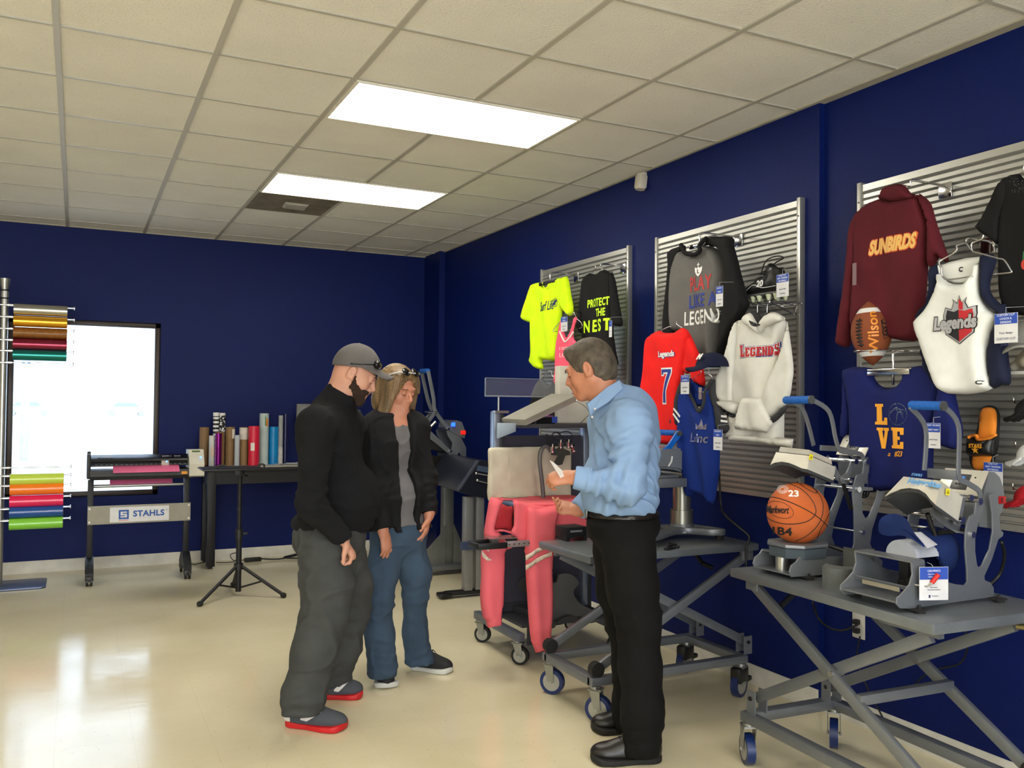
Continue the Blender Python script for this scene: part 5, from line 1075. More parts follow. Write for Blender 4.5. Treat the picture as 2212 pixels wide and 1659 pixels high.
# ---- pink tank ----
X3 = 2.92
pinkf = fabric('neon_pink', (255, 92, 120))
e = garment('tank_top', 1218, 690, X3, 'neon pink tank top hanging in front of the neon yellow shirt', 'tank top')
c = Cloth(z4([(462, 880), (482, 850), (497, 900), (500, 960), (512, 1030), (530, 1052), (560, 1010), (590, 930), (610, 838), (632, 828), (636, 855), (606, 960), (604, 1060), (640, 1150), (645, 1560), (402, 1560), (405, 1400), (415, 1150), (440, 1000)]), X3, .03, .03, .004)
c.build('tank_body', pinkf, e, h=.01)
m = MB(); q = [c.at(*p) for p in z4([(450, 985), (470, 1030), (508, 1098), (560, 1050), (598, 990)])]; m.tube(crom([c.front(u, v, .002) for u, v in q], 4, False), .0065, 6); m.build('neck_trim', prt('pale', (240, 215, 215)), e, 180)
m = MB()
for t, (x, y), W_, H_ in (('E DODI', (502, 1168), 18, 6), ('LO', (488, 1240), 13, 9)): x_, y_ = z4([(x, y)])[0]; c.place(m, 't', t, x_, y_, W_, H_)
m.build('words', prt('pale', (240, 215, 215)), e)
P_ = lambda l: [aX(*q, X3) for q in z4(l)]
hangwire(e, P_([(602, 770), (600, 800), (540, 830), (460, 880), (400, 940), (380, 985), (470, 975), (570, 962)])); hangwire(e, P_([(602, 775), (640, 850), (682, 890), (690, 935), (660, 955)]))
faceout(*z4([(602, 775)])[0], X3, XR, 'chrome hook holding the neon pink tank top', .01)
tagcard(*z4([(462, 832)])[0], *z4([(530, 980)])[0], X3-.03, 'blue and white tag clipped on the neon pink tank top', 'ULTRA|NEON')
# ---- grey sports top with dark lower part behind the acrylic sign holder ----
zz = Zc(880, 780, 3.95); X4 = 2.98
e = garment('sports_top', 1170, 840, X4, 'grey sports top on a chrome hanger, seen through the clear sign holder', 'top')
Cloth(zz([(1140, 155), (1165, 150), (1185, 185), (1215, 208), (1240, 190), (1258, 150), (1285, 150), (1300, 260), (1295, 320), (1070, 325), (1085, 250), (1110, 190)]), X4, .04, .04, .003).build('bodice', fabric('mid_grey', (84, 82, 82)), e)
Cloth(zz([(1068, 322), (1295, 318), (1300, 420), (1270, 560), (1090, 560), (1075, 420)]), X4+.005, .04, .04, .003).build('lower_panel', black_f, e)
P_ = lambda l: [aX(*q, X4) for q in zz(l)]; hangwire(e, P_([(1142, 155), (1175, 120), (1195, 85), (1230, 85)])+[(XR-.02, aX(*zz([(1230, 85)])[0], X4).y, aX(*zz([(1230, 85)])[0], X4).z)]); hangwire(e, P_([(1265, 155), (1235, 120), (1232, 88)]))
c = Cloth(zz([(1080, 400), (1290, 400), (1290, 530), (1085, 530)]), X4-.03, .01, .02, .0)
m = MB(); x_, y_ = zz([(1205, 470)])[0]; c.place(m, 't', 'Glow', x_, y_, 26, 11, shear=.3, lift=.012); m.build('script_print', prt('violet', (190, 80, 190)), e)
# ---- grey and black raglan ----
X5 = 2.98
e = garment('raglan_shirt', 1510, 620, X5, 'grey raglan shirt with black sleeves and a three colour slogan', 'shirt')
grey_f = fabric('heather_grey', (96, 94, 92))
c = Cloth(z5([(540, 590), (600, 640), (680, 650), (750, 610), (790, 545), (850, 560), (905, 600), (955, 720), (970, 850), (960, 1000), (955, 1200), (925, 1320), (905, 1640), (905, 1750), (600, 1760), (590, 1470), (450, 1420), (448, 900), (480, 720)]), X5, .115, .07, .007, .7)
c.build('shirt_body', grey_f, e)
Cloth(z5([(392, 600), (530, 535), (545, 600), (490, 700), (455, 850), (450, 1100), (460, 1500), (342, 1500), (350, 1200), (372, 950), (388, 750)]), X5-.005, .07, .05, .005, seed=2).build('sleeve', black_f, e)
Cloth(z5([(800, 452), (1038, 452), (1060, 560), (1090, 660), (1150, 900), (1215, 1130), (1212, 1190), (1120, 1340), (1000, 1580), (930, 1740), (880, 1740), (918, 1600), (968, 1250), (985, 1000), (998, 820), (948, 640), (880, 560), (790, 540)]), X5-.034, .075, .06, .006, seed=5).build('sleeve', black_f, e)
m = MB(); q = [c.at(*p) for p in z5([(530, 530), (555, 580), (600, 622), (660, 638), (725, 600), (765, 540), (800, 465)])]; m.tube(crom([Vector((X5-.085, -u, v)) for u, v in q], 4, False), .012, 8); m.build('collar', black_f, e, 180)
for t, (x, y), W_, H_, cc, nm in (('PLAY', (692, 932), 47, 31, (175, 45, 48), 'red'), ('LIKE A', (706, 1112), 57, 29, (30, 50, 140), 'blue'), ('LEGEND', (712, 1290), 74, 31, (215, 215, 212), 'white')):
    m = MB(); x_, y_ = z5([(x, y)])[0]; c.place(m, 't', t, x_, y_, W_, H_, off=.004, space=1.12); m.build('slogan_'+nm, prt(nm, cc), e)
m = MB(); x_, y_ = z5([(680, 805)])[0]; sh = [(-.5, .5), (-.17, .34), (0, .5), (.17, .34), (.5, .5), (.46, -.1), (.3, -.45), (0, -.8), (-.3, -.45), (-.46, -.1)]
c.place(m, 'p', [sh, [(-.16, .2), (-.02, .2), (-.02, -.25), (.16, -.25), (.16, -.38), (-.16, -.38)]], x_, y_+2, 15, 21)
c.place(m, 'p', [[(-.05, -.15), (.05, -.15), (.05, .1), (.2, .12), (.2, .2), (.05, .22), (.05, .4), (-.05, .4), (-.05, .22), (-.2, .2), (-.2, .12), (-.05, .1)]], x_, y_-13, 5, 9); m.build('shield_emblem', white_p, e)
wb = faceout(*z5([(690, 400)])[0], X5-.05, XR, 'chrome bracket above the raglan shirt collar', .1)
m = MB(); a_, b_ = [aX(*q, X5-.05) for q in z5([(590, 560), (765, 520)])]; m.box((X5-.06, b_.y, a_.z-.012), (X5-.04, a_.y, a_.z+.012), .004); m.build('bar', steel, wb)
tagcard(*z5([(862, 975)])[0], *z5([(935, 1178)])[0], X5-.16, 'blue and white tag at the elbow of the raglan shirt', 'VINTAGE|SERIES')
# ---- red jersey 7 ----
X6 = 2.85
red_f = fabric('scarlet', (225, 28, 26))
e = garment('jersey', 1450, 800, X6, 'red jersey numbered 7 hanging beside the raglan shirt', 'jersey')
Cloth(z6([(430, 215), (458, 232), (500, 320), (545, 430), (575, 560), (580, 652), (520, 640), (470, 600), (470, 553), (412, 545), (425, 400)]), X6-.0, .05, .05, .005, seed=2).build('sleeve', red_f, e)
c = Cloth(z6([(205, 205), (250, 222), (340, 218), (398, 182), (455, 232), (438, 400), (412, 545), (392, 700), (382, 900), (385, 1110), (190, 1112), (150, 980), (70, 780), (92, 560), (100, 420), (112, 290), (150, 235)]), X6-.01, .06, .06, .006, .8)
c.build('jersey_body', red_f, e)
m = MB(); x_, y_ = z6([(262, 402)])[0]; c.place(m, 't', 'Legends', x_, y_, 34, 18, off=.012, lift=.001); m.build('name_outline', prt('blue', (30, 50, 140)), e)
m = MB(); c.place(m, 't', 'Legends', x_-.6, y_-.6, 33, 17, off=.006, lift=.003); m.build('name_print', white_p, e)
seven = [(-.48, .5), (.5, .5), (.5, .3), (.12, -.5), (-.22, -.5), (-.22, -.5), (.2, .24), (-.22, .24), (-.22, .16), (-.48, .16)]
m = MB(); x_, y_ = z6([(262, 655)])[0]; seven = [(-.30, .5), (.30, .5), (.30, .36), (.02, -.16), (0, -.5), (-.28, -.5), (-.26, -.2), (.04, .33), (-.1, .33), (-.1, .27), (-.3, .27)]
c.place(m, 'p', [seven], x_, y_, 23, 79, lift=.001); m.build('number_outline', white_p, e)
m = MB(); c.place(m, 'p', [grow(seven, -.045)], x_, y_, 23, 79, lift=.0025, ref=(-.3, -.5, .3, .5)); m.build('number_print', prt('blue', (30, 50, 140)), e)
P_ = lambda l: [aX(*q, X6) for q in z6(l)]; hangwire(e, P_([(215, 205), (265, 180), (300, 170)])); hangwire(e, P_([(395, 185), (345, 150), (345, 130)]))
tagcard(*z6([(380, 568)])[0], *z6([(446, 720)])[0], X6-.10, 'blue and white tag between the red jersey and the blue raglan', 'GLITTER &|SHIMMER')
# ---- navy cap ----
navy_f = fabric('navy', (16, 22, 48))
p = aX(*z6([(615, 452)])[0], 2.78)
S = SDF(); cap_sdf(S, p.x, p.y-.02, p.z-.03, .076, math.radians(150), 0, .055)
e = empty('cap', p, 'navy baseball cap with white emblem above the blue raglan tee', 'cap')
sdf_obj('cap_shell', S, (p.x-.22, p.y-.22, p.z-.14), (p.x+.2, p.y+.22, p.z+.12), .0035, navy_f, e, disp=.02)
m = MB(); F = frame((p.x-.074, p.y-.01, p.z+.018), (0, -1, 0), (.45, 0, .9)); m.text('M', .04, F, off=.002, shear=.3); m.build('emblem', white_p, e)
m = MB(); m.tube([(XR-.03, p.y-.0, p.z+.03), (p.x+.05, p.y, p.z), (p.x, p.y, p.z+.0)], .004, 7); m.tube(crom([(p.x-.0, p.y-.05, p.z-.0), (p.x-.02, p.y, p.z+.005), (p.x, p.y+.05, p.z)], 5, False), .003, 6); m.build('hook', steel, e, 180)
# ---- blue raglan tee ----
X7 = 2.84
royal = fabric('royal_blue', (14, 42, 120)); char_f = fabric('charcoal', (52, 52, 56))
e = garment('raglan_tee', 1510, 950, X7, 'royal blue v-neck raglan tee with grey striped sleeves and foil crown', 't-shirt')
Cloth(z6([(455, 590), (500, 615), (560, 655), (610, 650), (650, 600), (690, 800), (400, 800), (400, 640)]), X7+.02, .015, .03, .002).build('inner_back', royal, e)
c = Cloth(z6([(400, 690), (460, 690), (490, 770), (540, 855), (590, 790), (625, 690), (665, 690), (680, 850), (702, 1020), (700, 1250), (690, 1400), (650, 1612), (590, 1560), (505, 1530), (450, 1555), (420, 1330), (386, 1180), (384, 820)]), X7, .07, .05, .011, .9)
c.build('tee_body', royal, e)
Cloth(z6([(455, 590), (395, 615), (345, 750), (308, 940), (322, 985), (352, 990), (382, 970), (390, 780), (455, 700)]), X7-.01, .05, .045, .005, seed=2).build('sleeve', char_f, e)
Cloth(z6([(640, 620), (676, 605), (692, 760), (742, 900), (780, 1000), (738, 1040), (682, 1000), (668, 850), (625, 720)]), X7-.01, .05, .045, .005, seed=3).build('sleeve', char_f, e)
m = MB(); q = [c.at(*p_) for p_ in z6([(458, 600), (462, 700), (500, 790), (543, 862), (590, 795), (625, 700), (655, 605)])]; m.tube(crom([Vector((X7-.055, -u, v)) for u, v in q], 4, False), .0085, 7); m.build('neck_trim', char_f, e, 180)
cs = Cloth(z6([(300, 780), (400, 780), (400, 1000), (300, 1000)]), X7-.045, .01, .02, 0); m = MB()
for (a1, b1), (a2, b2) in (((320, 838), (372, 905)), ((316, 880), (366, 950))):
    pa, pb = [aX(*q, X7-.066) for q in z6([(a1, b1), (a2, b2)])]; m.bar(pa, pb, .010, .002, up=(-1, 0, 0))
for (a1, b1), (a2, b2) in (((708, 900), (750, 905)), ((705, 938), (758, 945))):
    pa, pb = [aX(*q, X7-.066) for q in z6([(a1, b1), (a2, b2)])]; m.bar(pa, pb, .010, .002, up=(-1, 0, 0))
m.build('sleeve_stripes', white_p, e)
foil = mat('holographic_foil', (190, 190, 225), rough=.2, metal=.8, var=(60, .5))
m = MB(); x_, y_ = z6([(545, 965)])[0]; c.place(m, 'p', [[(-.5, -.45), (.5, -.45), (.55, .15), (.2, -.12), (0, .6), (-.2, -.12), (-.55, .15)]], x_, y_, 20, 23); m.build('foil_crown', foil, e)
m = MB(); x_, y_ = z6([(518, 1078)])[0]; c.place(m, 't', 'Leinc', x_, y_, 42, 20, off=.003, shear=.2); m.build('foil_script', foil, e)
m = MB(); a_, b_ = [aX(*q, X7-.02) for q in z6([(470, 705), (615, 707)])]; m.cyl(a_, b_, .002, seg=8); m.tube(crom([aX(*q, X7-.02) for q in z6([(470, 600), (500, 580), (540, 555), (545, 530)])], 4, False), .002, 6); m.tube(crom([aX(*q, X7-.02) for q in z6([(660, 605), (630, 575), (606, 555), (612, 520)])], 4, False), .002, 6); m.build('hanger', steel, e, 180)
m = MB(); x_, y_ = z6([(562, 715)])[0]; p = aX(x_, y_, X7-.0); m.box((X7-.02, p.y-.012, p.z-.03), (X7-.018, p.y+.012, p.z+.03)); m.build('size_label', prt('label', (165, 150, 145)), e)
tagcard(*z6([(646, 1008)])[0], *z6([(717, 1180)])[0], X7-.09, 'blue and white tag hanging by the blue raglan tee hem', 'FASHION-|FILM')
# ---- white hoodie ----
X8 = 2.9
wh = fabric('white_fleece', (212, 210, 203))
e = garment('hoodie', 1640, 800, X8, 'white hooded sweatshirt lettered LEGENDS with a front pocket', 'hoodie')
c = Cloth(z6([(860, 120), (1000, 150), (1030, 190), (1100, 150), (1235, 120), (1215, 300), (1222, 700), (1222, 1070), (1218, 1125), (798, 1085), (790, 1030), (815, 900), (840, 800), (812, 700), (812, 500), (830, 300)]), X8, .09, .07, .008, .7)
c.build('hoodie_body', wh, e)
Cloth(z6([(795, 1030), (765, 1100), (1000, 1118), (1288, 1160), (1300, 1088), (1180, 1072)]), X8-.035, .045, .02, .002, smooth=0).build('waistband', wh, e)
Cloth(z6([(850, 122), (805, 190), (770, 330), (735, 450), (690, 570), (680, 640), (692, 765), (760, 800), (850, 850), (856, 800), (812, 775), (808, 600), (820, 400), (838, 240)]), X8-.045, .05, .045, .006, seed=2).build('sleeve', wh, e)
Cloth(z6([(692, 765), (856, 795), (830, 880), (760, 860), (700, 815)]), X8-.06, .06, .04, .004).build('forearm', wh, e)
Cloth(z6([(700, 818), (760, 862), (828, 885), (815, 918), (745, 885)]), X8-.05, .04, .03, .0).build('cuff', char_f, e)
Cloth(z6([(1245, 125), (1268, 240), (1300, 500), (1290, 620), (1275, 720), (1238, 810), (1180, 860), (1115, 915), (1075, 850), (1040, 790), (1072, 690), (1130, 560), (1192, 410), (1228, 290)]), X8-.045, .05, .06, .007, seed=3).build('sleeve', wh, e)
Cloth(z6([(1115, 912), (1180, 862), (1232, 812), (1250, 832), (1210, 895), (1138, 955)]), X8-.06, .04, .03, .0).build('cuff', char_f, e)
Cloth(z6([(930, 70), (985, 45), (1010, 60), (1045, 110), (1062, 85), (1100, 50), (1130, 60), (1035, 200), (1000, 150)]), X8-.02, .03, .03, .003).build('hood_lining', char_f, e)
Cloth(z6([(890, 110), (905, 78), (950, 60), (990, 120), (1030, 190), (1020, 232), (960, 190), (900, 150)]), X8-.07, .05, .03, .002).build('hood', wh, e)
Cloth(z6([(1040, 120), (1080, 75), (1130, 52), (1190, 72), (1232, 112), (1150, 150), (1060, 190), (1028, 230), (1018, 190)]), X8-.07, .05, .03, .002).build('hood', wh, e)
Cloth(z6([(935, 122), (965, 132), (1000, 148), (1028, 150), (1022, 165), (990, 172), (955, 160)]), X8-.12, .02, .015, .0).build('drawcord_knot', char_f, e)
cp_ = Cloth(z6([(880, 748), (1035, 752), (1132, 962), (1085, 1035), (820, 1005), (845, 880)]), X8-.075, .035, .02, .006, smooth=0); cp_.build('front_pocket', wh, e)
x_, y_ = z6([(1022, 362)])[0]; sz = [1.35]+[1.]*5+[1.3]
W1 = slabword('LEGENDS', .06, [1.3, 1, 1, 1, 1, 1, 1.3])
for nm, d, li, mm in (('letter_shadow', .10, .0010, prt('blue', (30, 50, 140))), ('letter_edge', .055, .0022, white_p), ('letter_fill', .0, .0034, prt('redfill', (178, 30, 38)))):
    BB = (-2.9, -.5, 2.9, .8); m = MB(); outs = [grow(ol, d, hole=(len(ol) == 6)) for ol in W1]
    c.place(m, 'p', outs, x_, y_, 92, 26, lift=li, ref=BB); m.build(nm, mm, e)
P_ = lambda l: [aX(*q, X8-.03) for q in z6(l)]
for l in ([(1003, 60), (1003, 30), (1003, 0), (1010, -8)], [(1082, 62), (1082, 30), (1085, 0), (1090, -8)]): hangwire(e, P_(l), .003)
# ---- maroon pullover ----
X9 = 3.02
mar = fabric('maroon', (84, 22, 32))
e = garment('pullover', 1920, 540, X9, 'maroon pullover lettered SUNBIRDS on the nearest slat panel', 'pullover')
c = Cloth(z7([(440, 440), (520, 460), (640, 430), (735, 430), (790, 600), (788, 800), (778, 1000), (765, 1200), (742, 1490), (510, 1492), (490, 1470), (240, 1450), (240, 1100), (250, 850), (240, 610), (310, 510)]), X9, .08, .07, .006, .7)
c.build('pullover_body', mar, e)
Cloth(z7([(330, 500), (240, 590), (205, 690), (190, 850), (170, 1050), (122, 1430), (115, 1535), (195, 1546), (212, 1380), (240, 1110), (262, 900), (290, 650)]), X9-.01, .07, .05, .005, seed=2).build('sleeve', mar, e)
Cloth(z7([(712, 420), (745, 428), (800, 480), (830, 570), (862, 680), (935, 890), (905, 920), (870, 880), (800, 985), (795, 800), (790, 620)]), X9-.01, .08, .05, .006, seed=3).build('sleeve', mar, e)
Cloth(z7([(445, 365), (500, 345), (555, 335), (610, 352), (650, 402), (700, 425), (640, 450), (520, 470), (430, 450), (408, 442), (432, 405)]), X9-.04, .05, .03, .003).build('collar', mar, e)
x_, y_ = z7([(503, 785)])[0]
m = MB(); c.place(m, 't', 'SUNBIRDS', x_, y_, 108, 37, off=.02, shear=.3, lift=.001); m.build('name_outline', prt('orange', (210, 90, 40)), e)
m = MB(); c.place(m, 't', 'SUNBIRDS', x_, y_, 104, 33, off=.011, shear=.3, lift=.0028); m.build('name_print', prt('sand', (228, 178, 98)), e)
hangwire(e, [aX(*q, X9-.01) for q in z7([(595, 345), (640, 352), (645, 305)])]); faceout(*z7([(645, 305)])[0], X9, XR+.035, 'chrome hook holding up the maroon pullover', .01)
m = MB(); a_, b_ = [aX(*q, X9-.085) for q in z7([(212, 930), (240, 1090)])]; m.box((a_.x, b_.y, b_.z), (a_.x+.002, a_.y, a_.z)); m.build('size_sticker', prt('clear', (120, 95, 100)), e)
# ---- white and navy tank ----
XA = 2.88
nav2 = fabric('dark_navy', (20, 26, 50)); wt = fabric('white_knit', (218, 220, 218))
e = garment('athletic_top', 2075, 690, XA, 'white sleeveless top with navy sides and a crowned shield logo', 'top')
c = Cloth(z7([(850, 950), (866, 955), (900, 1040), (960, 1082), (1060, 1078), (1120, 1020), (1165, 890), (1192, 880), (1170, 1050), (1182, 1180), (1240, 1270), (1300, 1320), (1255, 1450), (1225, 1600), (1245, 1760), (1262, 1862), (1130, 1900), (1020, 1905), (880, 1880), (800, 1700), (748, 1550), (696, 1372), (780, 1275), (852, 1130), (865, 1040)]), XA, .08, .06, .004, .7)
c.build('top_body', wt, e)
Cloth(z7([(862, 950), (1160, 880), (1175, 1000), (1100, 1080), (900, 1060)]), XA+.02, .01, .02, .0).build('inner_back', wt, e)
Cloth(z7([(788, 975), (862, 940), (868, 1040), (855, 1130), (785, 1275), (702, 1360), (690, 1310), (770, 1210), (790, 1100)]), XA+.01, .05, .03, .002).build('side_panel', nav2, e)
Cloth(z7([(700, 1380), (752, 1560), (800, 1700), (880, 1880), (830, 1850), (745, 1700), (720, 1500)]), XA+.01, .05, .03, .002).build('side_panel', nav2, e)
Cloth(z7([(1188, 858), (1288, 880), (1285, 940), (1248, 1060), (1252, 1150), (1320, 1230), (1372, 1262), (1380, 1600), (1400, 1820), (1330, 1840), (1262, 1862), (1240, 1750), (1228, 1600), (1260, 1450), (1305, 1320), (1240, 1260), (1188, 1180), (1175, 1050)]), XA+.005, .06, .04, .003).build('side_panel', nav2, e)
x_, y_ = z7([(1014, 1350)])[0]
sp = [(-.30, -.16), (-.34, .22), (-.36, .5)]
crn = [(-.42, .22), (-.36, .50), (-.20, .42), (-.14, .62), (-.17, .74), (-.05, .60), (.0, .84), (.06, .60), (.18, .76), (.15, .60), (.22, .42), (.37, .48), (.42, .22), (.36, -.38), (0, -.72), (-.36, -.38)]
m = MB(); BR = (-.42, -.72, .42, .84); c.place(m, 'p', [crn], x_, y_, 76, 106, lift=.001, ref=BR); m.build('logo_outline', prt('black', (18, 18, 22)), e)
m = MB(); c.place(m, 'p', [grow(crn, -.02)], x_, y_, 76, 106, lift=.0022, ref=BR); m.build('logo_silver', prt('silver', (160, 160, 165)), e)
m = MB(); c.place(m, 'p', [[(-.34, .2), (-.30, .40), (-.12, .32), (0, .38), (0, -.64), (-.31, -.35)]], x_, y_, 76, 106, lift=.0034, ref=BR); m.build('logo_black_half', prt('black', (18, 18, 22)), e)
m = MB(); c.place(m, 'p', [[(.34, .2), (.31, .38), (.14, .32), (0, .38), (0, -.64), (.31, -.35)], ], x_, y_, 76, 106, lift=.0034, ref=BR); c.place(m, 'p', [[(0, .4), (.1, .36), (.1, .58), (0, .72)]], x_, y_, 76, 106, lift=.0034, ref=BR); m.build('logo_red_half', prt('redfill', (178, 30, 38)), e)
x_, y_ = z7([(985, 1385)])[0]
m = MB(); c.place(m, 't', 'Legends', x_, y_, 98, 42, off=.018, lift=.0045, shear=.1); m.build('word_outline', prt('black', (18, 18, 22)), e)
m = MB(); c.place(m, 't', 'Legends', x_, y_, 94, 38, off=.009, lift=.006, shear=.1); m.build('word_print', prt('silver', (160, 160, 165)), e)
gl = [[(.5*math.cos(t), .32*math.sin(t)) for t in [(.6+i*.37) for i in range(14)]]+[(.32*math.cos(t), .17*math.sin(t)+.02) for t in [(.6+i*.37) for i in range(13, -1, -1)]]]
m = MB(); x_, y_ = z8([(1323, 340)])[0]; c.place(m, 'p', gl, x_, y_, 13, 9); x_, y_ = z7([(1028, 975)])[0]
c2 = Cloth(z7([(862, 950), (1160, 880), (1175, 1000), (1100, 1080), (900, 1060)]), XA+.02, .01, .02, .0); c2.place(m, 'p', gl, x_, y_, 10, 11); m.build('brand_mark', prt('black', (18, 18, 22)), e)
P_ = lambda l: [aX(*q, XA-.04) for q in z7(l)]
hangwire(e, P_([(985, 798), (985, 840), (865, 915), (875, 960), (905, 1048), (1110, 1025)]), .003); hangwire(e, P_([(985, 798), (1060, 780), (1105, 835), (1180, 858), (1290, 890), (1345, 905), (1395, 980), (1390, 998), (1270, 1010)]), .003); hangwire(e, P_([(1105, 835), (1105, 780), (1180, 745), (1190, 715)]), .003)
faceout(*z7([(1060, 740)])[0], 3.1, XR+.035, 'chrome hook behind the white sleeveless top hanger', .02)
tagcard(*z7([(1272, 1310)])[0], *z7([(1447, 1518)])[0], XA-.055, 'large blue and white tag beside the white sleeveless top', 'CUSTOM CUT|LOGOS &|DESIGNS', 'Your design|CUSTOM CUT|STAHLS')
# ---- black tee at the right edge ----
XB_ = 3.02
e = garment('t_shirt', 2190, 480, XB_, 'black short sleeve shirt with a glittery neck at the right edge', 't-shirt')
c = Cloth(z7([(1450, 260), (1500, 300), (1560, 290), (1620, 200), (1720, 220), (1740, 500), (1740, 900), (1740, 1330), (1493, 1320), (1370, 1282), (1330, 1100), (1325, 790), (1335, 600), (1345, 330)]), XB_, .08, .07, .006, .7); c.build('shirt_body', black_f, e)
Cloth(z7([(1400, 282), (1340, 310), (1290, 390), (1240, 500), (1190, 600), (1148, 675), (1220, 730), (1325, 792), (1350, 600), (1420, 420)]), XB_-.01, .07, .05, .005, seed=2).build('sleeve', black_f, e)
m = MB(); x_, y_ = z7([(1488, 915)])[0]; c.place(m, 'p', [r_(1)], x_+3, y_+7, 14, 22); m.build('red_motif', prt('tomato', (200, 60, 45)), e)
m = MB(); c.place(m, 'p', [[(-.5, -.6), (0, -.2), (.5, .9), (-.2, .7)]], x_+3, y_-12, 10, 24); m.build('green_motif', prt('leaf', (40, 110, 60)), e)
m = MB(); rs = random.Random(2)
for k in range(36): u, v = c.at(*z7([(rs.uniform(1360, 1493), rs.uniform(280, 400))])[0]); m.sph(c.front(u, v, .001), .0016, u=6, v=4)
o = m.build('sequins', mat('sequin', (170, 170, 190), rough=.1, metal=1), e); o['kind'] = 'stuff'
hangwire(e, [aX(*q, XB_-.01) for q in z7([(1455, 262), (1490, 235), (1493, 200), (1520, 170)])])
# ---- LOVE shirt ----
XC = 2.92
nv = fabric('deep_blue', (14, 24, 84))
e = garment('t_shirt', 1925, 880, XC, 'deep blue shirt with yellow LOVE lettering and a studded ball', 't-shirt')
c = Cloth(z8([(190, 225), (418, 220), (435, 300), (480, 362), (550, 388), (640, 365), (695, 300), (715, 215), (1062, 215), (1010, 500), (958, 700), (940, 900), (935, 1180), (930, 1230), (560, 1260), (245, 1250), (246, 900), (242, 620), (215, 420)]), XC, .07, .06, .006, .7); c.build('shirt_body', nv, e)
Cloth(z8([(195, 228), (180, 240), (176, 400), (165, 600), (155, 800), (205, 800), (240, 620), (232, 420)]), XC-.005, .06, .045, .005, seed=2).build('sleeve', nv, e)
Cloth(z8([(1000, 216), (1070, 218), (1130, 460), (1165, 620), (1190, 770), (1140, 910), (1000, 880), (905, 855), (950, 700), (1000, 420)]), XC-.01, .08, .06, .007, seed=3).build('sleeve', nv, e)
yel = prt('athletic_gold', (232, 160, 40)); m = MB()
for ch, (x, y) in (('L', (495, 612)), ('V', (512, 815)), ('E', (630, 815))):
    x_, y_ = z8([(x, y)])[0]; ol = SLAB[ch][0]; c.place(m, 'p', [ol], x_, y_, 28, 45)
x_, y_ = z8([(640, 950)])[0]; c.place(m, 't', '#23', x_, y_, 20, 13, shear=.3, off=.003); x_, y_ = z8([(560, 955)])[0]; c.place(m, 't', 'a', x_, y_, 6, 7, shear=.3)
m.build('lettering', yel, e)
m = MB(); x_, y_ = z8([(627, 612)])[0]; u0, v0 = c.at(x_, y_); RU = .5*abs(aX(x_+19, y_, XC).y-aX(x_-19, y_, XC).y); RV = .5*abs(aX(x_, y_+23, XC).z-aX(x_, y_-23, XC).z); stud = []
for k in range(34): a_ = k/34*6.283; stud.append((math.cos(a_), math.sin(a_)))
for k in range(14): t = k/13*2-1; stud += [(t*.98, .45*math.sqrt(max(0, 1-t*t))+.1*t), (-.2+.25*(1-t*t)*.8, t*.95), (.35*t+.25, -.2+.6*(1-t*t)*.9-.1), (t*.7-.1, .6-.9*t*t*.6)]
for sx_, sy_ in stud:
    if sx_*sx_+sy_*sy_ < 1.02: m.sph(c.front(u0+sx_*RU, v0+sy_*RV, .001), .0017, u=6, v=4)
o = m.build('rhinestones', mat('rhinestone', (190, 215, 190), rough=.05, metal=.8, var=(90, .4)), e); o['kind'] = 'stuff'
wb = faceout(*z8([(590, 80)])[0], XC-.03, XR+.035, 'chrome bracket above the LOVE shirt, beside the football', .13)
a_, b_ = [aX(*q, XC-.03) for q in z8([(420, 248), (712, 248)])]; m = MB(); m.box((XC-.045, b_.y-.02, a_.z-.016), (XC-.02, a_.y+.02, a_.z+.010), .004); m.build('bar', steel, wb)
tagcard(*z8([(878, 685)])[0], *z8([(992, 905)])[0], XC-.09, 'blue and white tag partly covered by the LOVE shirt sleeve', 'ANY WORD|ANY WAY')
# ---- football on a ring ----
p = aX(1882, 719, 2.98); Lf = aX(1882, 648, 2.98).z-aX(1882, 790, 2.98).z; RW = 41.5*(p-CAM).dot(_f)/FPX
e = empty('football', (p.x, p.y, p.z-Lf/2), 'brown leather american football standing upright in a chrome ring', 'football')
prof = [(max(.0005, RW*(1-abs(2*t-1)**2.1)**.92), (t-.5)*Lf) for t in [i/32 for i in range(33)]]
TT = Matrix.Translation(p) @ Matrix.Rotation(math.radians(-4), 4, 'X')
m = MB(TT); m.lathe(prof, seg=48); m.build('ball', mat('brown_leather', (140, 70, 34), rough=.5, bump=(900, .5, 2)), e, 180)
for t0, t1 in ((.79, .865), (.135, .20)):
    m = MB(TT); m.lathe([(max(.0005, RW*(1-abs(2*t-1)**2.1)**.92)+.0008, (t-.5)*Lf) for t in [t0+(t1-t0)*i/4 for i in range(5)]], seg=48, cap=False); m.build('stripe', white_p, e, 180)
va = math.atan2(-p.y, -p.x)
def onb(az, t, l=.0012): r = max(.0005, RW*(1-abs(2*t-1)**2.1)**.92)+l; return Vector((r*math.cos(va+az), r*math.sin(va+az), (t-.5)*Lf))
m = MB(TT)
for k in range(8): t = .3+.37*k/7; m.tube([onb(-.78, t, .003), onb(-.62, t, .005), onb(-.46, t, .003)], .0035, 6)
m.tube([onb(-.62, .27+.43*i/8, .002) for i in range(9)], .003, 6); m.build('lacing', mat('dark_lace', (28, 22, 20)), e, 180)
def wrap(t0, az0, s_): return lambda A: [onb(az0-co[1]/RW, t0+co[0]/Lf, .0012+co[2]) for co in A]
m = MB(TT); m.text('Wilson', .06, Matrix.Identity(4), off=.001, grid=.008, fn=wrap(.49, .12, 1)); m.build('gold_word', prt('gold_foil', (225, 140, 45), rough=.4), e)
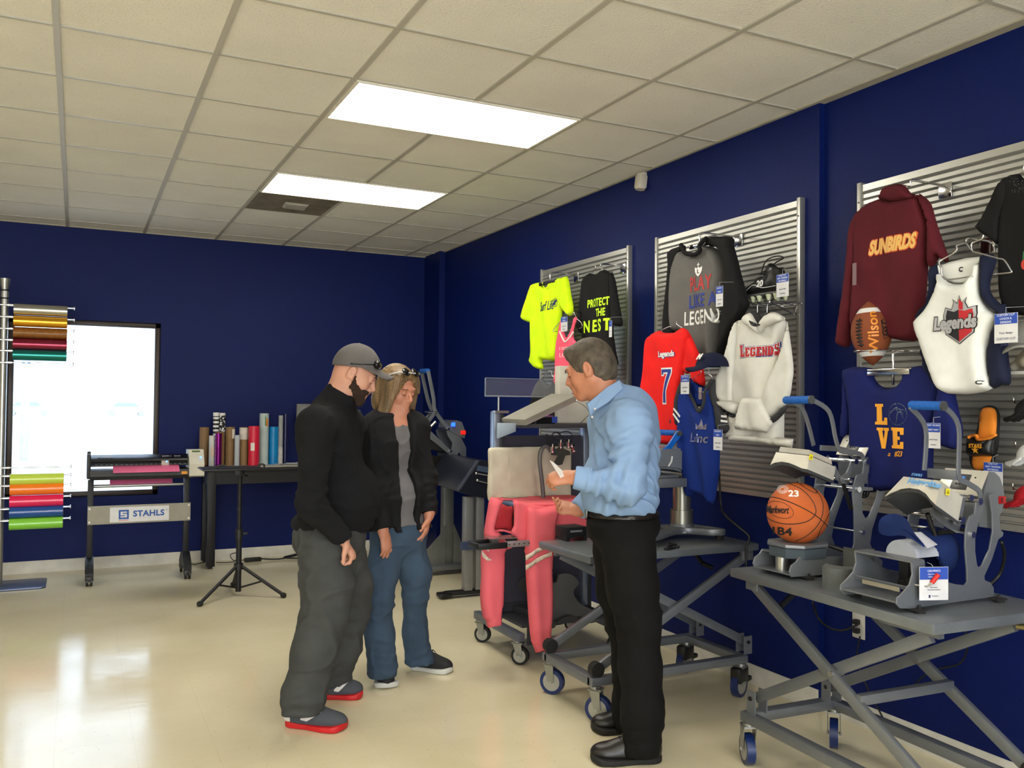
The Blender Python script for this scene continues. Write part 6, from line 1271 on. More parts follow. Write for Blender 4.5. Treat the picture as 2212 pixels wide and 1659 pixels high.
m = MB(TT); m.text('GST', .035, Matrix.Identity(4), off=.001, grid=.008, fn=wrap(.52, .72, 1), shear=.2); cu = MB(); m.tube([onb(.72+.26*math.sin(a_)*.6, .52+.17*math.cos(a_)*.9, .001) for a_ in [i*.35 for i in range(18)]], .0012, 5, closed=True); m.build('black_mark', prt('black', (18, 18, 22)), e)
e = empty('ball_ring', (XR, p.y, p.z-Lf*.28), 'chrome wire ring bracket carrying the football', 'bracket')
rr = RW*.86; zr = p.z-Lf*.28
m = MB(); m.tube([(p.x+rr*math.cos(a_), p.y+rr*math.sin(a_), zr) for a_ in [i*math.pi/12 for i in range(24)]], .003, 7, closed=True); m.build('ring', steel, e, 180)
m = MB(); m.tube(crom([(p.x+rr*.7, p.y-rr*.7, zr), (3.1, p.y-.12, zr), (XR+.01, p.y-.14, zr)], 4, False), .0035, 7); m.build('arm', steel, e, 180)
# ---- baseball shoe on a wire shelf ----
XS = 3.02
p = aX(*z5([(1400, 1010)])[0], XS); blk = mat('black_leather_gloss', (18, 18, 20), rough=.35)
e = empty('cleat_shoe', aX(*z5([(1380, 1105)])[0], XS), 'black cleated sports shoe numbered 20 on the wire shelf', 'shoe')
toe, heel = aX(*z5([(1195, 1035)])[0], XS), aX(*z5([(1540, 985)])[0], XS); zs_ = aX(*z5([(1380, 1060)])[0], XS).z
S = SDF(); y0 = toe.y
S.add(ell((XS, y0-.05, zs_+.028), (.045, .055, .032)), .02); S.add(ell((XS, y0-.13, zs_+.04), (.042, .09, .045)), .03); S.add(ell((XS, y0-.205, zs_+.05), (.036, .06, .06)), .03)
S.add(cone((XS, y0-.205, zs_+.06), (XS, y0-.2, zs_+.105), .04, .042), .02); S.add(ell((XS, y0-.20, zs_+.13), (.028, .038, .05)), .01, True); S.add(cone((XS, y0-.14, zs_+.085), (XS, y0-.165, zs_+.13), .02, .022), .02)
sdf_obj('upper', S, (XS-.07, y0-.28, zs_-.02), (XS+.07, y0+.02, zs_+.17), .004, blk, e, disp=.01)
S = SDF(); S.add(flatcone((XS, y0-.04, zs_), (XS, y0-.23, zs_), .045, .036, (1, 0, 0), 3.), .02)
sdf_obj('sole', S, (XS-.07, y0-.29, zs_-.03), (XS+.07, y0+.03, zs_+.03), .004, mat('grey_edge', (70, 72, 75)), e, disp=.01)
for dy in (.03, .075, .12, .185, .235):
    for dx in (-.03, .028): m = MB(); m.cyl((XS+dx, y0-dy, zs_-.035), (XS+dx, y0-dy, zs_-.005), .006, .016, 10); m.build('cleat', mat('cream_cleat', (195, 200, 170)), e)
m = MB(); m.tube(crom([(XS-.03, y0-.13, zs_+.10), (XS-.035, y0-.17, zs_+.16), (XS-.02, y0-.23, zs_+.175), (XS, y0-.25, zs_+.165), (XS, y0-.2, zs_+.15), (XS-.01, y0-.15, zs_+.12)], 6, False), .0035, 6)
for k in range(4): m.tube([(XS-.035, y0-.085-.02*k, zs_+.07+.013*k), (XS, y0-.08-.02*k, zs_+.078+.014*k), (XS+.035, y0-.085-.02*k, zs_+.07+.013*k)], .003, 6)
m.build('laces', blk, e, 180)
m = MB(); m.text('20', .045, frame((XS-.047, y0-.14, zs_+.05), (0, -1, 0), (.15, 0, 1)), off=.001); m.build('number', white_p, e)
m = MB(); m.tube(crom([(XS-.043, y0-.03, zs_+.02), (XS-.046, y0-.09, zs_+.05), (XS-.045, y0-.15, zs_+.03), (XS-.04, y0-.24, zs_+.03)], 5, False), .002, 5); m.build('piping', prt('piping', (200, 200, 205)), e, 180)
e = empty('wire_shelf', (XS, y0-.13, zs_-.045), 'small chrome wire shelf under the cleated shoe', 'shelf'); m = MB()
for k in range(5): m.cyl((XR-.03, y0-.05*k, zs_-.038), (XS-.05, y0-.05*k, zs_-.038), .0022, seg=6)
m.cyl((XS-.05, y0+.01, zs_-.0395), (XS-.05, y0-.21, zs_-.0395), .003, seg=6); m.cyl((XR-.04, y0+.01, zs_-.0395), (XR-.04, y0-.21, zs_-.0395), .003, seg=6); m.tube([(XR-.03, y0-.16, zs_-.04), (XR-.05, y0-.16, zs_-.09), (XS-.02, y0-.18, zs_-.04)], .003, 6); m.build('wires', steel, e)
tagcard(*z5([(1500, 850)])[0], *z5([(1628, 1068)])[0], XS-.05, 'blue and white tag at the heel of the cleated shoe', 'CAD-CUT|HEAT TRANSFER|MATERIALS', 'Sports Film|STAHLS')
# ---- slide sandal ----
XD = 3.14
e = garment('slide_sandal', 2125, 960, XD, 'orange and black slide sandal with a star, on the nearest slat panel', 'sandal')
c = Cloth(z8([(1400, 535), (1470, 550), (1505, 620), (1500, 760), (1490, 900), (1440, 1040), (1350, 1095), (1280, 1085), (1245, 1010), (1245, 880), (1300, 760), (1325, 620), (1345, 560)]), XD, .02, .02, 0, smooth=4); c.build('sole', mat('black_foam', (20, 20, 20), rough=.8), e)
c = Cloth(z8([(1398, 552), (1455, 565), (1477, 625), (1470, 780), (1440, 960), (1400, 1050), (1340, 1088), (1285, 1080), (1262, 1010), (1290, 870), (1322, 740), (1330, 620), (1352, 568)]), XD-.012, .014, .012, 0, smooth=4); c.build('footbed', mat('orange_footbed', (240, 140, 40), rough=.8), e)
c = Cloth(z8([(1228, 810), (1260, 792), (1320, 832), (1400, 815), (1470, 785), (1462, 900), (1450, 965), (1350, 970), (1240, 968), (1226, 900)]), XD-.02, .055, .05, 0, smooth=3); c.build('strap', blk, e)
m = MB(); q = [c.at(*p_) for p_ in z8([(1232, 815), (1250, 795), (1305, 795), (1310, 825), (1390, 822), (1468, 785)])]; m.tube(crom([c.front(u, v, .0) for u, v in q], 4, False), .006, 7); m.build('strap_lining', MATS['orange_footbed'], e, 180)
m = MB(); x_, y_ = z8([(1295, 882)])[0]; c.place(m, 't', 'STARS', x_, y_, 28, 9, off=.005); x_, y_ = z8([(1293, 915)])[0]; c.place(m, 'p', [[((1 if k % 2 == 0 else .42)*math.sin(k*math.pi/5), (1 if k % 2 == 0 else .42)*math.cos(k*math.pi/5)) for k in range(10)]], x_, y_, 15, 15); m.build('star_print', yel, e)
tagcard(*z8([(1362, 1018)])[0], *z8([(1525, 1235)])[0], XD-.06, 'blue and white tag under the orange slide sandal', 'CAD-CUT|HEAT TRANSFER|MATERIALS')
# ---- items cut by the right edge of the photo ----
p = aX(2206, 735, 3.0)
e = empty('cap', p, 'grey cap on a shelf bracket at the right edge of the photo', 'cap')
S = SDF(); cap_sdf(S, p.x, p.y-.04, p.z-.02, .095, math.radians(200)); sdf_obj('cap_shell', S, (p.x-.25, p.y-.2, p.z-.14), (p.x+.2, p.y+.15, p.z+.12), .004, fabric('light_grey', (125, 125, 122)), e, disp=.02)
m = MB(); m.text('R', .05, frame((p.x-.098, p.y-.04, p.z+.02), (0, -1, 0), (.4, 0, 1)), off=.002); m.build('emblem', white_p, e)
q = aX(2180, 806, 3.0)
e = empty('shelf_bracket', q, 'thin white shelf below the grey cap at the right edge', 'shelf')
m = MB(); m.box((2.93, q.y-.25, q.z-.008), (XR+.03, q.y+.02, q.z+.004), .002); m.build('ledge', mat('white_metal', (190, 190, 188), rough=.4), e)
m = MB(); S = SDF(); S.add(ell((3.0, q.y-.1, q.z+.04), (.05, .06, .035)), .02); S.add(cone((3.0, q.y-.02, q.z+.02), (3.0, q.y-.13, q.z+.11), .016, .03), .02)
sdf_obj('beanie', S, (2.9, q.y-.22, q.z), (3.1, q.y+.06, q.z+.16), .005, fabric('cream', (205, 198, 178)), label='cream knit item lying on the white shelf at the right edge', cat='knitwear')
for (x, y), col, lab in (((2199, 882), (24, 24, 26), 'black small cap hooked on the slats at the right edge, highest of three'), ((2203, 978), (205, 208, 210), 'white small cap hooked on the slats at the right edge, middle of three'), ((2197, 1068), (165, 25, 35), 'red small cap hooked on the slats at the right edge, lowest of three')):
    p = aX(x, y, 3.1); e = empty('visor_cap', p, lab, 'cap', 'small caps on hooks at the right edge')
    S = SDF(); cap_sdf(S, p.x, p.y-.055, p.z-.01, .055, math.radians(100), .25, .05); sdf_obj('cap_shell', S, (p.x-.1, p.y-.16, p.z-.07), (p.x+.1, p.y+.09, p.z+.07), .0035, fabric('vis%d' % col[0], col), e, disp=.02)
    m = MB(); m.tube([(XR+.01, p.y+.0, p.z+.02), (3.08, p.y+.0, p.z+.02), (3.075, p.y+.0, p.z+.03), (3.075, p.y+.0, p.z+.045)], .003, 6); m.build('hook', steel, e, 180)
# ---------------- scissor lift tables ----------------
bluet = mat('blue_wheel_tread', (18, 40, 92), rough=.35); zinc = mat('zinc_fork', (150, 152, 150), rough=.3, metal=.8); silver = mat('silver_enamel', (196, 192, 182), rough=.32, metal=.35)
foam = mat('grey_foam_rubber', (82, 86, 86), rough=.9, bump=(120, .3)); press_m = greym
def caster(parent, x, y, h, r, yaw=0., tread=None, brake=False, w=.034):
    e = bpy.data.objects.new('caster', None); COL.objects.link(e); e.parent = parent; e.matrix_parent_inverse = WM(parent).inverted(); e.location = (x, y, 0)
    T = RZ(yaw, (x, y, 0)) @ Matrix.Translation((.018, 0, 0))
    m = MB(T); m.cyl((0, -w/2, r), (0, w/2, r), r, seg=36); m.build('wheel', tread or bluet, e)
    m = MB(T); 
    for s_ in (-1, 1): m.cyl((0, s_*(w/2+.001), r), (0, s_*(w/2-.004), r), r*.72, seg=28)
    m.cyl((0, -w/2-.014, r), (0, w/2+.014, r), .007, seg=10); m.build('hub', mat('wheel_hub', (165, 165, 158), rough=.4, metal=.4), e)
    m = MB(T)
    for s_ in (-1, 1): m.plate([[(-.016, 0), (.016, 0), (.03-.018, h-r-.012), (-.04-.018+.02, h-r-.012)]], .004, frame((0, s_*(w/2+.008), r), (1, 0, 0), (0, 0, 1)))
    m.box((-.045, -w/2-.01, h-.018), (.018, w/2+.01, h-.011)); m.cyl((-.018, 0, h-.012), (-.018, 0, h), .026, seg=20); m.build('fork', zinc, e)
    if brake:
        m = MB(T); m.box((-.055, -w/2-.012, r*1.15), (.045, w/2+.012, h-.014), .012); m.box((-.10, -w/2-.008, r*1.05), (-.05, w/2+.008, r*1.45), .008); m.build('brake_cover', blackp, e)
    return e
def scissor(name, lab, T, L, Wd, zt, zf, cyaw, inset, brakes, sT0=.0, crank=None):
    """T: local frame, x along the table from its pivot end, y across"""
    org = T @ Vector((L/2, Wd/2, 0)); e = empty(name, org, lab, 'lift table')
    m = MB(T); m.box((0, 0, zt-.035), (L, Wd, zt), .004); m.build('table_top', mat('hammered_table_top', (120, 126, 132), rough=.33, metal=.55, bump=(250, .2)), e)
    i = inset; y0, y1 = i, Wd-i
    for y in (y0, y1): m = MB(T); m.box((sT0, y-.022, zf-.04), (L-.02, y+.022, zf), .003); m.build('rail', greym, e)
    for x in (sT0+.022, L-.045): m = MB(T); m.box((x-.025, y0, zf-.0405), (x+.025, y1, zf-.0005), .003); m.build('crossbar', greym, e)
    aw, ah = .022, .042; pz = zf+.06
    for y, s_ in ((y0, 1), (y1, -1)):
        m = MB(T); m.bar((.05, y+s_*.002, zt-.06), (L-.08, y+s_*.002, zf+.045), aw, ah, up=(0, 0, 1), bev=.002); a = m.build('outer_arm', greym, e)
        m = MB(T); m.cyl((L-.055, y-.02, zf+.034), (L-.055, y+.02, zf+.034), .034, seg=28); m.build('roller', rubber, a)
        m = MB(T); m.cyl((L/2-.0, y-.016, (zt+zf)/2-.005), (L/2-.0, y+.045*s_, (zt+zf)/2-.005), .011, seg=14); m.build('pivot_bolt', zinc, a)
        m = MB(T); m.bar((.045, y+s_*.03, pz), (L-.1, y+s_*.03, zt-.07), aw, ah, bev=.002); m.build('inner_arm', greym, e)
        for q in (-.001, .058): m = MB(T); m.box((.02, y+s_*q-.003, zf-.0), (.07, y+s_*q+.003, pz+.03)); b_ = m.build('bracket', greym, e)
        m = MB(T); m.cyl((.045, y-s_*.01, pz), (.045, y+s_*.062, pz), .009, seg=12); m.build('bolt', blackp, b_)
        m = MB(T); m.box((.02, y-.012, zt-.085), (.09, y+.012, zt-.035), .003); m.build('pivot_block', greym, e); m = MB(T); m.box((L-.3, y+s_*.03-.012, zt-.07), (L-.06, y+s_*.03+.012, zt-.035)); m.build('slide_channel', greym, e)
    k = .62; m = MB(T); zc = (zt-.06)+((zf+.045)-(zt-.06))*k; m.box((L*k-.015, y0, zc-.015), (L*k+.015, y1, zc+.02), .002); m.build('tie_bar', greym, e)
    if crank:
        (x, y, s_) = crank; m = MB(T); m.cyl((x, y, zt-.06), (x-.06, y, zt-.06), .008); m.bar((x-.055, y, zt-.06), (x-.055, y+.11*s_, zt-.135), .012, .02); m.cyl((x-.055, y+.11*s_, zt-.135), (x-.11, y+.125*s_, zt-.16), .013); m.build('crank', blackm, e)
    ps = [(.03+sT0, y0), (.03+sT0, y1), (L-.05, y0), (L-.05, y1)]
    for (x, y), cy, br in zip(ps, cyaw, brakes): q = T @ Vector((x, y, 0)); caster(e, q.x, q.y, zf-.04, .062, cy, brake=br)
    return e
T1 = frame((3.12, 3.97, 0), (-1, 0, 0), (0, -1, 0)); ZT1 = .765
s1 = scissor('scissor_table', 'grey scissor lift table behind the man in the blue shirt, carrying the swing press', T1, 1.0, .5, ZT1, .205, (.35+math.pi, .4+math.pi, -.9, -.9), .03, (1, 1, 0, 0), .06, crank=(.2, .12, 1))
a2 = math.atan2(2.356-2.408, 2.831-1.856)
T2 = frame((2.405, 2.845, 0), (-.045, -1, 0), (1, -.045, 0)); ZT2 = .80
s2 = scissor('scissor_table', 'grey scissor lift table at the right front, carrying the ball and cap presses', T2, .99, .60, ZT2, .215, (1.15, .75, .5, .5), .075, (0, 0, 0, 0), .0, crank=(.2, .25, -1))
m = MB(T2); m.box((-.002, .09, .18), (-.0005, .16, .21)); m.build('rating_label', mat('white_label', (190, 190, 188)), s2)
m = MB(T2); m.cyl((.93, .45, ZT2-.06), (1.06, .52, ZT2-.06), .010); m.cyl((1.05, .515, ZT2-.06), (1.065, .523, ZT2-.06), .016); m.build('lead_screw', mat('brass_rod', (130, 120, 80), metal=.8, rough=.4), s2)
# ---------------- the two heat presses on the front table ----------------
z9, zA = Zc(1840, 840, 3.191), Zc(1560, 840, 3.77)
def pw(pts, Y): return [aY(x, y, Y) for x, y in pts]
def splate(m, outs, Y, th, crv=0):
    """plate in the X-Z plane at depth Y from photo points"""
    O = [[(p.x, p.z) for p in pw(o, Y)] for o in outs]
    if crv: O = [[(p.x, p.y) for p in crom([(a, b, 0) for a, b in o], crv)] for o in O]
    m._curve(_cvb(O, th), frame((0, Y, 0), (1, 0, 0), (0, 0, 1)))
def _cvb(o, th): c = _cv(o, th/2-.001); c.bevel_depth = .001; return c
def bars(m, pts, w, th, Y):
    """flat bent bar following photo points at depth Y"""
    P = [Vector((p.x, 0, p.z)) for p in pw(pts, Y)]; P = crom(P, 5, False); Lf_, Rt = [], []
    for i, p in enumerate(P):
        t = (P[min(i+1, len(P)-1)]-P[max(i-1, 0)]).normalized(); n = Vector((-t.z, 0, t.x))*w/2; Lf_.append(p+n); Rt.append(p-n)
    o = [(q.x, q.z) for q in Lf_+Rt[::-1]]; m._curve(_cvb([o], th), frame((0, Y, 0), (1, 0, 0), (0, 0, 1)))
def head(e, Zf, tn, tf, bn, bf, arch, dvec, Yn, Yf, ow=.02):
    """heating head: front face from near/far top and bottom points with an arch, pushed back along dvec (X, Z metres)"""
    A = [pw(Zf([tn]), Yn)[0], pw(Zf([tf]), Yf)[0], pw(Zf([bf]), Yf+ow)[0]]; B = pw(Zf([bn]), Yn-ow)[0]; n = len(arch)
    ar = [pw(Zf([q]), (Yf+ow)+(Yn-ow-(Yf+ow))*(i+1)/(n+1))[0] for i, q in enumerate(arch)]; d = Vector((dvec[0], 0, dvec[1]))
    ring = A+ar+[B]; m = MB(); m.loft([ring, [p+d for p in ring]]); h_ = m.build('heat_head', silver, e, 30)
    rr = [A[2]]+ar+[B]; c = sum(rr, Vector())/len(rr); m = MB(); 
    m.loft([[p+d*.03-Vector((0, 0, .001)) for p in rr]+[p+d*.03-Vector((0, 0, .012)) for p in rr[::-1]], [p+d*1.02-Vector((0, 0, .001)) for p in rr]+[p+d*1.02-Vector((0, 0, .012)) for p in rr[::-1]]]); m.build('heating_element', mat('charcoal_element', (52, 54, 58), rough=.5), e)
    return h_, A, B, d
def housing(e, Zf, side, fr, Yn, wid, disp, sw):
    """rounded control housing: side outline, front edge (top, bottom points)"""
    P = [(p.x, p.z) for p in pw(Zf(side), Yn)]; m = MB(); m.loft([[Vector((x, y, z)) for x, z in P] for y in (Yn, Yn+wid)]); h_ = m.build('control_housing', greym, e, 40)
    t, b = pw(Zf(fr), Yn); ax = (t-b); F = frame((t+b)/2+Vector((-.002, wid/2, 0)), (0, -1, 0), ax)
    hh = ax.length/2; m = MB(F); m.box((-wid/2, -hh, -.001), (wid/2, hh, .004), .002); m.build('front_panel', silver, h_)
    m = MB(F); m.box((-.035, -.032, .004), (.03, .03, .006), .001); m.build('screen_bezel', mat('dark_bezel', (58, 60, 62), rough=.3), h_)
    m = MB(F); m.box((-.022, .004, .006), (.014, .022, .0066)); m.build('lcd_display', mat('blue_lcd', (10, 40, 80), rough=.3, emit=((0, 60, 130), .35)), h_)
    m = MB(F); m.text('888', .016, Matrix.Translation((-.004, .013, .0068))); m.build('digits', mat('lcd_digits', (60, 140, 210), emit=((40, 120, 220), .6)), h_)
    m = MB(F)
    for k in range(3): m.cyl((-.016+.012*k, -.01, .006), (-.016+.012*k, -.01, .009), .0035, seg=10)
    for s_ in (-.048, .048): m.cyl((s_, .02, .004), (s_, .02, .006), .003, seg=8)
    m.build('buttons', blackp, h_)
    p = pw(Zf([sw]), Yn)[0]; m = MB(); m.box((p.x-.017, Yn-.006, p.z-.013), (p.x+.017, Yn+.001, p.z+.013), .002); sw_ = m.build('rocker_switch', mat('red_switch', (170, 15, 20), rough=.3), h_)
    m = MB(); m.box((p.x-.012, Yn-.0075, p.z-.009), (p.x-.001, Yn-.006, p.z+.009)); m.build('rocker', mat('dark_red', (90, 10, 14)), sw_)
def grip(e, Zf, far, near, Yn, Yf, r=.0155):
    a, b = pw(Zf([far]), Yf)[0], pw(Zf([near]), Yn)[0]; b = Vector((b.x, b.y, b.z)); m = MB(); n = 6; pr = [(r*.9, 0)]
    L_ = (b-a).length
    for k in range(n): z0 = L_*k/n; z1 = L_*(k+1)/n; pr += [(r*.93, z0+.001), (r, z0+.005), (r, z1-.005), (r*.93, z1-.001)]
    T_ = Matrix.Translation(a) @ (b-a).to_track_quat('Z', 'Y').to_matrix().to_4x4(); m.lathe(pr, T_); g = m.build('handle_grip', mat('blue_foam_grip', (8, 84, 168), rough=.7), e, 50)
    m = MB(); m.cyl(b, b+(b-a).normalized()*.006, r*1.08); m.build('end_cap', mat('dark_plug', (60, 62, 64)), g)
YN, YFR = 1.995, 2.225
e = empty('cap_press', (2.66, 2.11, ZT2), 'grey cap heat press with open curved head and upright handle at the right end', 'heat press')
plate_c = z9([(775, 1355), (792, 1330), (790, 1250), (778, 1100), (780, 1000), (790, 930), (810, 880), (842, 860), (850, 790), (870, 762), (895, 775), (895, 830), (862, 940), (845, 1030), (845, 1120), (858, 1215), (872, 1235), (892, 1222), (945, 1110), (968, 980), (965, 860), (945, 730), (985, 715), (1003, 780), (1012, 880), (1016, 968), (1040, 992), (1035, 1014), (1005, 1035), (962, 1170), (908, 1290), (912, 1320), (950, 1335), (972, 1370), (975, 1420), (960, 1432), (480, 1500), (400, 1512), (330, 1510), (304, 1480), (308, 1445), (345, 1410), (395, 1350), (415, 1280), (408, 1200), (498, 1190), (500, 1240), (560, 1290), (640, 1330), (720, 1350)])
for Y, nm in ((YN, 'side_plate'), (YFR, 'side_plate')):
    q = plate_c
    m = MB(); splate(m, [q], YN, .006)
    if Y != YN: bmesh.ops.translate(m.bm, vec=(0, Y-YN, 0), verts=m.bm.verts)
    m.build(nm, press_m, e, 20)
def slab_between(m, Zf, p, q, Yn, Yf, th): a, b = pw(Zf([p, q]), Yn); v = b-a; n = Vector((-v.z, 0, v.x)).normalized()*th; m.loft([[a, b, b+n, a+n], [p_+Vector((0, Yf-Yn, 0)) for p_ in (a, b, b+n, a+n)]])
m = MB(); slab_between(m, z9, (405, 1200), (500, 1190), YN, YFR, .006); slab_between(m, z9, (310, 1480), (470, 1468), YN, YFR, .006); slab_between(m, z9, (395, 1372), (402, 1395), YN, YFR, .006); m.build('cross_plate', press_m, e)
for p in ((440, 1525), (985, 1445)):
    for Y in (YN-.015, YFR+.015):
        q = pw(z9([p]), YN)[0]; m = MB(); m.box((q.x-.03, Y-.018, ZT2+.008), (q.x+.02, Y+.02, ZT2+.013)); m.cyl((q.x, Y, ZT2), (q.x, Y, ZT2+.008), .018); m.cyl((q.x, Y, ZT2+.013), (q.x, Y, ZT2+.024), .005, seg=8); m.build('foot', rubber, e)
housing(e, z9, [(945, 568), (985, 575), (1020, 610), (1045, 680), (1055, 760), (1035, 850), (960, 960), (880, 950), (872, 850), (905, 745)], [(948, 570), (880, 745)], YN+.025, .17, None, (1032, 765))
q = z9([(612, 632), (765, 745)]); a_, b_ = pw(q, YN)
h_, A, B, d = head(e, z9, (612, 634), (357, 604), (578, 800), (228, 740), [(268, 716), (330, 692), (400, 683), (460, 692), (510, 722), (540, 762)], (b_.x-a_.x, b_.z-a_.z), YN, YN+.165)
N_ = (A[0]-A[1]).cross(A[2]-A[1]).normalized(); N_ = -N_ if N_.x > 0 else N_
F = frame(A[1].lerp(A[0], .62)+(B-A[0])*.17+N_*.006, A[0]-A[1], (A[0]-B), None); 
m = MB(F); m.text('Hotronix', .034, Matrix.Translation((-.010, -.004, .001)), off=.001, sx=.95); m.text('STAHLS', .014, Matrix.Translation((-.045, .022, .001))); m.box((.052, -.016, .0005), (.078, -.002, .001)); m.build('brand_lettering', mat('print_sky', (90, 150, 205), var=0), h_)
def sticker(e, Zf, p, Y, s_, par):
    q = pw(Zf([p]), Y)[0]; m = MB(frame((q.x, Y-.003, q.z), (1, 0, -.15), (0, 0, 1))); m.box((-s_, -s_*1.2, 0), (s_, s_*1.2, .001)); k_ = m.build('warning_sticker', mat('yellow_sticker', (220, 205, 20)), par)
    m = MB(frame((q.x, Y-.0045, q.z), (1, 0, -.15), (0, 0, 1))); m.plate([[(-.7*s_, -.6*s_), (.7*s_, -.6*s_), (0, .7*s_)], [(-.4*s_, -.42*s_), (.4*s_, -.42*s_), (0, .4*s_)]], .0004, Matrix.Identity(4)); m.build('triangle_mark', blackp, k_)
sticker(e, z9, (655, 710), YN-.012, .009, h_)
YA = aX(*z9([(405, 112)])[0], pw(z9([(628, 118)]), YN)[0].x).y; grip(e, z9, (405, 112), (628, 118), YN, YA)
m = MB(); bars(m, z9([(632, 118), (735, 255), (737, 590), (800, 650), (875, 700), (885, 750)]), .0165, .006, YN+.006); m.build('handle_arm', press_m, e, 20)
m = MB(); bars(m, z9([(402, 125), (508, 270), (500, 560)]), .0165, .006, YA-.008); m.build('handle_arm', press_m, e, 20)
p = pw(z9([(735, 600)]), YN)[0]; m = MB(); m.box((p.x-.006, YN+.008, p.z-.015), (p.x, YA-.01, p.z+.018), .001); m.build('handle_bridge', press_m, e)
for p, r_2 in (((806, 750), .011), ((868, 775), .012), ((748, 900), .011), ((820, 1004), .011)):
    q = pw(z9([p]), YN)[0]; m = MB(); m.cyl((q.x, YN-.009, q.z), (q.x, YFR, q.z), r_2*.55); m.cyl((q.x, YN-.012, q.z), (q.x, YN-.003, q.z), r_2, seg=20); m.build('pivot_pin', steel, e)
m = MB(); bars(m, z9([(760, 735), (745, 830), (720, 940)]), .03, .006, YN+.02); bars(m, z9([(560, 830), (640, 900), (740, 960)]), .04, .006, YN+.05); m.build('link_arm', press_m, e, 20)
q = pw(z9([(690, 985)]), YN+.06)[0]; m = MB(); m.cyl((q.x-.06, YN+.06, q.z), (q.x+.09, YN+.06, q.z), .009); m.build('rod', blackm, e)
q0, q1 = pw(z9([(520, 860), (600, 1080)]), YN+.08); m = MB(); m.cyl(q0, q1, .008); m.build('gas_spring', blackp, e)
# lower curved platen with white face, spring and red lever
a_ = pw(z9([(370, 1150)]), 2.10)[0]; R_ = .062
m = MB(); rg = [Vector((0, R_*math.cos(t)*1.0, R_*math.sin(t)*.85)) for t in [math.pi*i/14 for i in range(15)]]; C0 = Vector((a_.x-.01, 2.11, a_.z-.0))
m.loft([[C0+p for p in rg], [C0+p+Vector((.11, 0, .0)) for p in rg]]); m.build('curved_platen', mat('pale_platen', (168, 172, 182), rough=.6), e)
m = MB(); m.box((a_.x+.0, 2.09, ZT2+.07), (a_.x+.08, 2.13, a_.z), .004); m.box((a_.x+.01, 2.07, ZT2+.03), (a_.x+.07, 2.15, ZT2+.075), .01); m.build('platen_post', blackm, e)
q0, q1 = pw(z9([(225, 1295), (350, 1330)]), 2.1); m = MB(); m.tube([(q1.x-.03+.0022*i, 2.08+.011*math.cos(i*1.0), q1.z+.011*math.sin(i*1.0)) for i in range(26)], .0022, 5); m.build('spring', mat('dark_steel', (60, 58, 55), metal=.9, rough=.4), e, 180)
q0, q1, q2 = pw(z9([(150, 1312), (365, 1380), (365, 1380)]), 2.0); m = MB(); m.box((q1.x-.03, YN, q1.z-.006), (q1.x-.025, YN+.15, q1.z+.008)); m.build('cross_strip', steel, e)
P_ = [pw(z9([q]), Y)[0] for q, Y in (((435, 1350), 1.99), ((520, 1362), 1.96), ((545, 1345), 1.955), ((598, 1278), 1.94))]
m = MB(); m.tube(P_[:3]+[P_[2].lerp(P_[3], .3)], .0032, 8); l_ = m.build('lever', steel, e); m = MB(); m.cyl(P_[2].lerp(P_[3], .12), P_[3], .0075); m.build('red_grip', mat('red_vinyl', (205, 30, 25), rough=.4), l_)
# navy cap on the platen with a white card
cc = pw(z9([(480, 1060)]), 2.10)[0]
e = empty('cap', (cc.x+.02, 2.11, cc.z-.03), 'navy cap stretched over the curved platen of the cap press, brim up', 'cap')
bluec = fabric('cap_navy', (14, 34, 84)); S = SDF(); C_ = np.array([cc.x+.075, 2.11, cc.z-.035])
S.add(lambda P: np.maximum(ell(C_, (.085, .08, .085))(P), -ell(C_+[-.012, 0, -.008], (.076, .070, .075))(P)), .004)
sdf_obj('cap_crown', S, C_-.12, C_+.12, .0035, bluec, e, disp=.02)
b0 = [pw(z9([q]), Y)[0] for q, Y in (((190, 990), 2.17), ((192, 905), 2.165), ((250, 870), 2.14), ((320, 872), 2.10), ((380, 915), 2.06), ((415, 985), 2.03), ((500, 1090), 2.0), ((420, 1040), 2.03), ((340, 1010), 2.08), ((260, 1015), 2.13))]
ct_ = sum(b0, Vector())/len(b0); m = MB(); B_ = crom(b0, 4); nrm = Vector((.35, -.5, .8)).normalized()
for dz in (0,):
    vs = [m.bm.verts.new(p) for p in B_]; v2 = [m.bm.verts.new(p+nrm*.004) for p in B_]; c1 = m.bm.verts.new(ct_+nrm*.008); c2_ = m.bm.verts.new(ct_+nrm*.014)
    n = len(B_)
    for i in range(n): j = (i+1) % n; m.bm.faces.new((vs[i], vs[j], c1)); m.bm.faces.new((v2[j], v2[i], c2_)); m.bm.faces.new((vs[j], vs[i], v2[i], v2[j]))
m.build('brim', bluec, e, 60)
q = [pw(z9([p]), Y)[0] for p, Y in (((428, 992), 2.045), ((478, 990), 2.07), ((590, 1075), 2.05), ((520, 1100), 2.005))]
m = MB(); m.loft([[p for p in q], [p+Vector((-.001, -.0005, .002)) for p in q]]); m.build('transfer_card', mat('white_card', (205, 205, 212), rough=.6), label='white card lying against the navy cap on the press', cat='card')
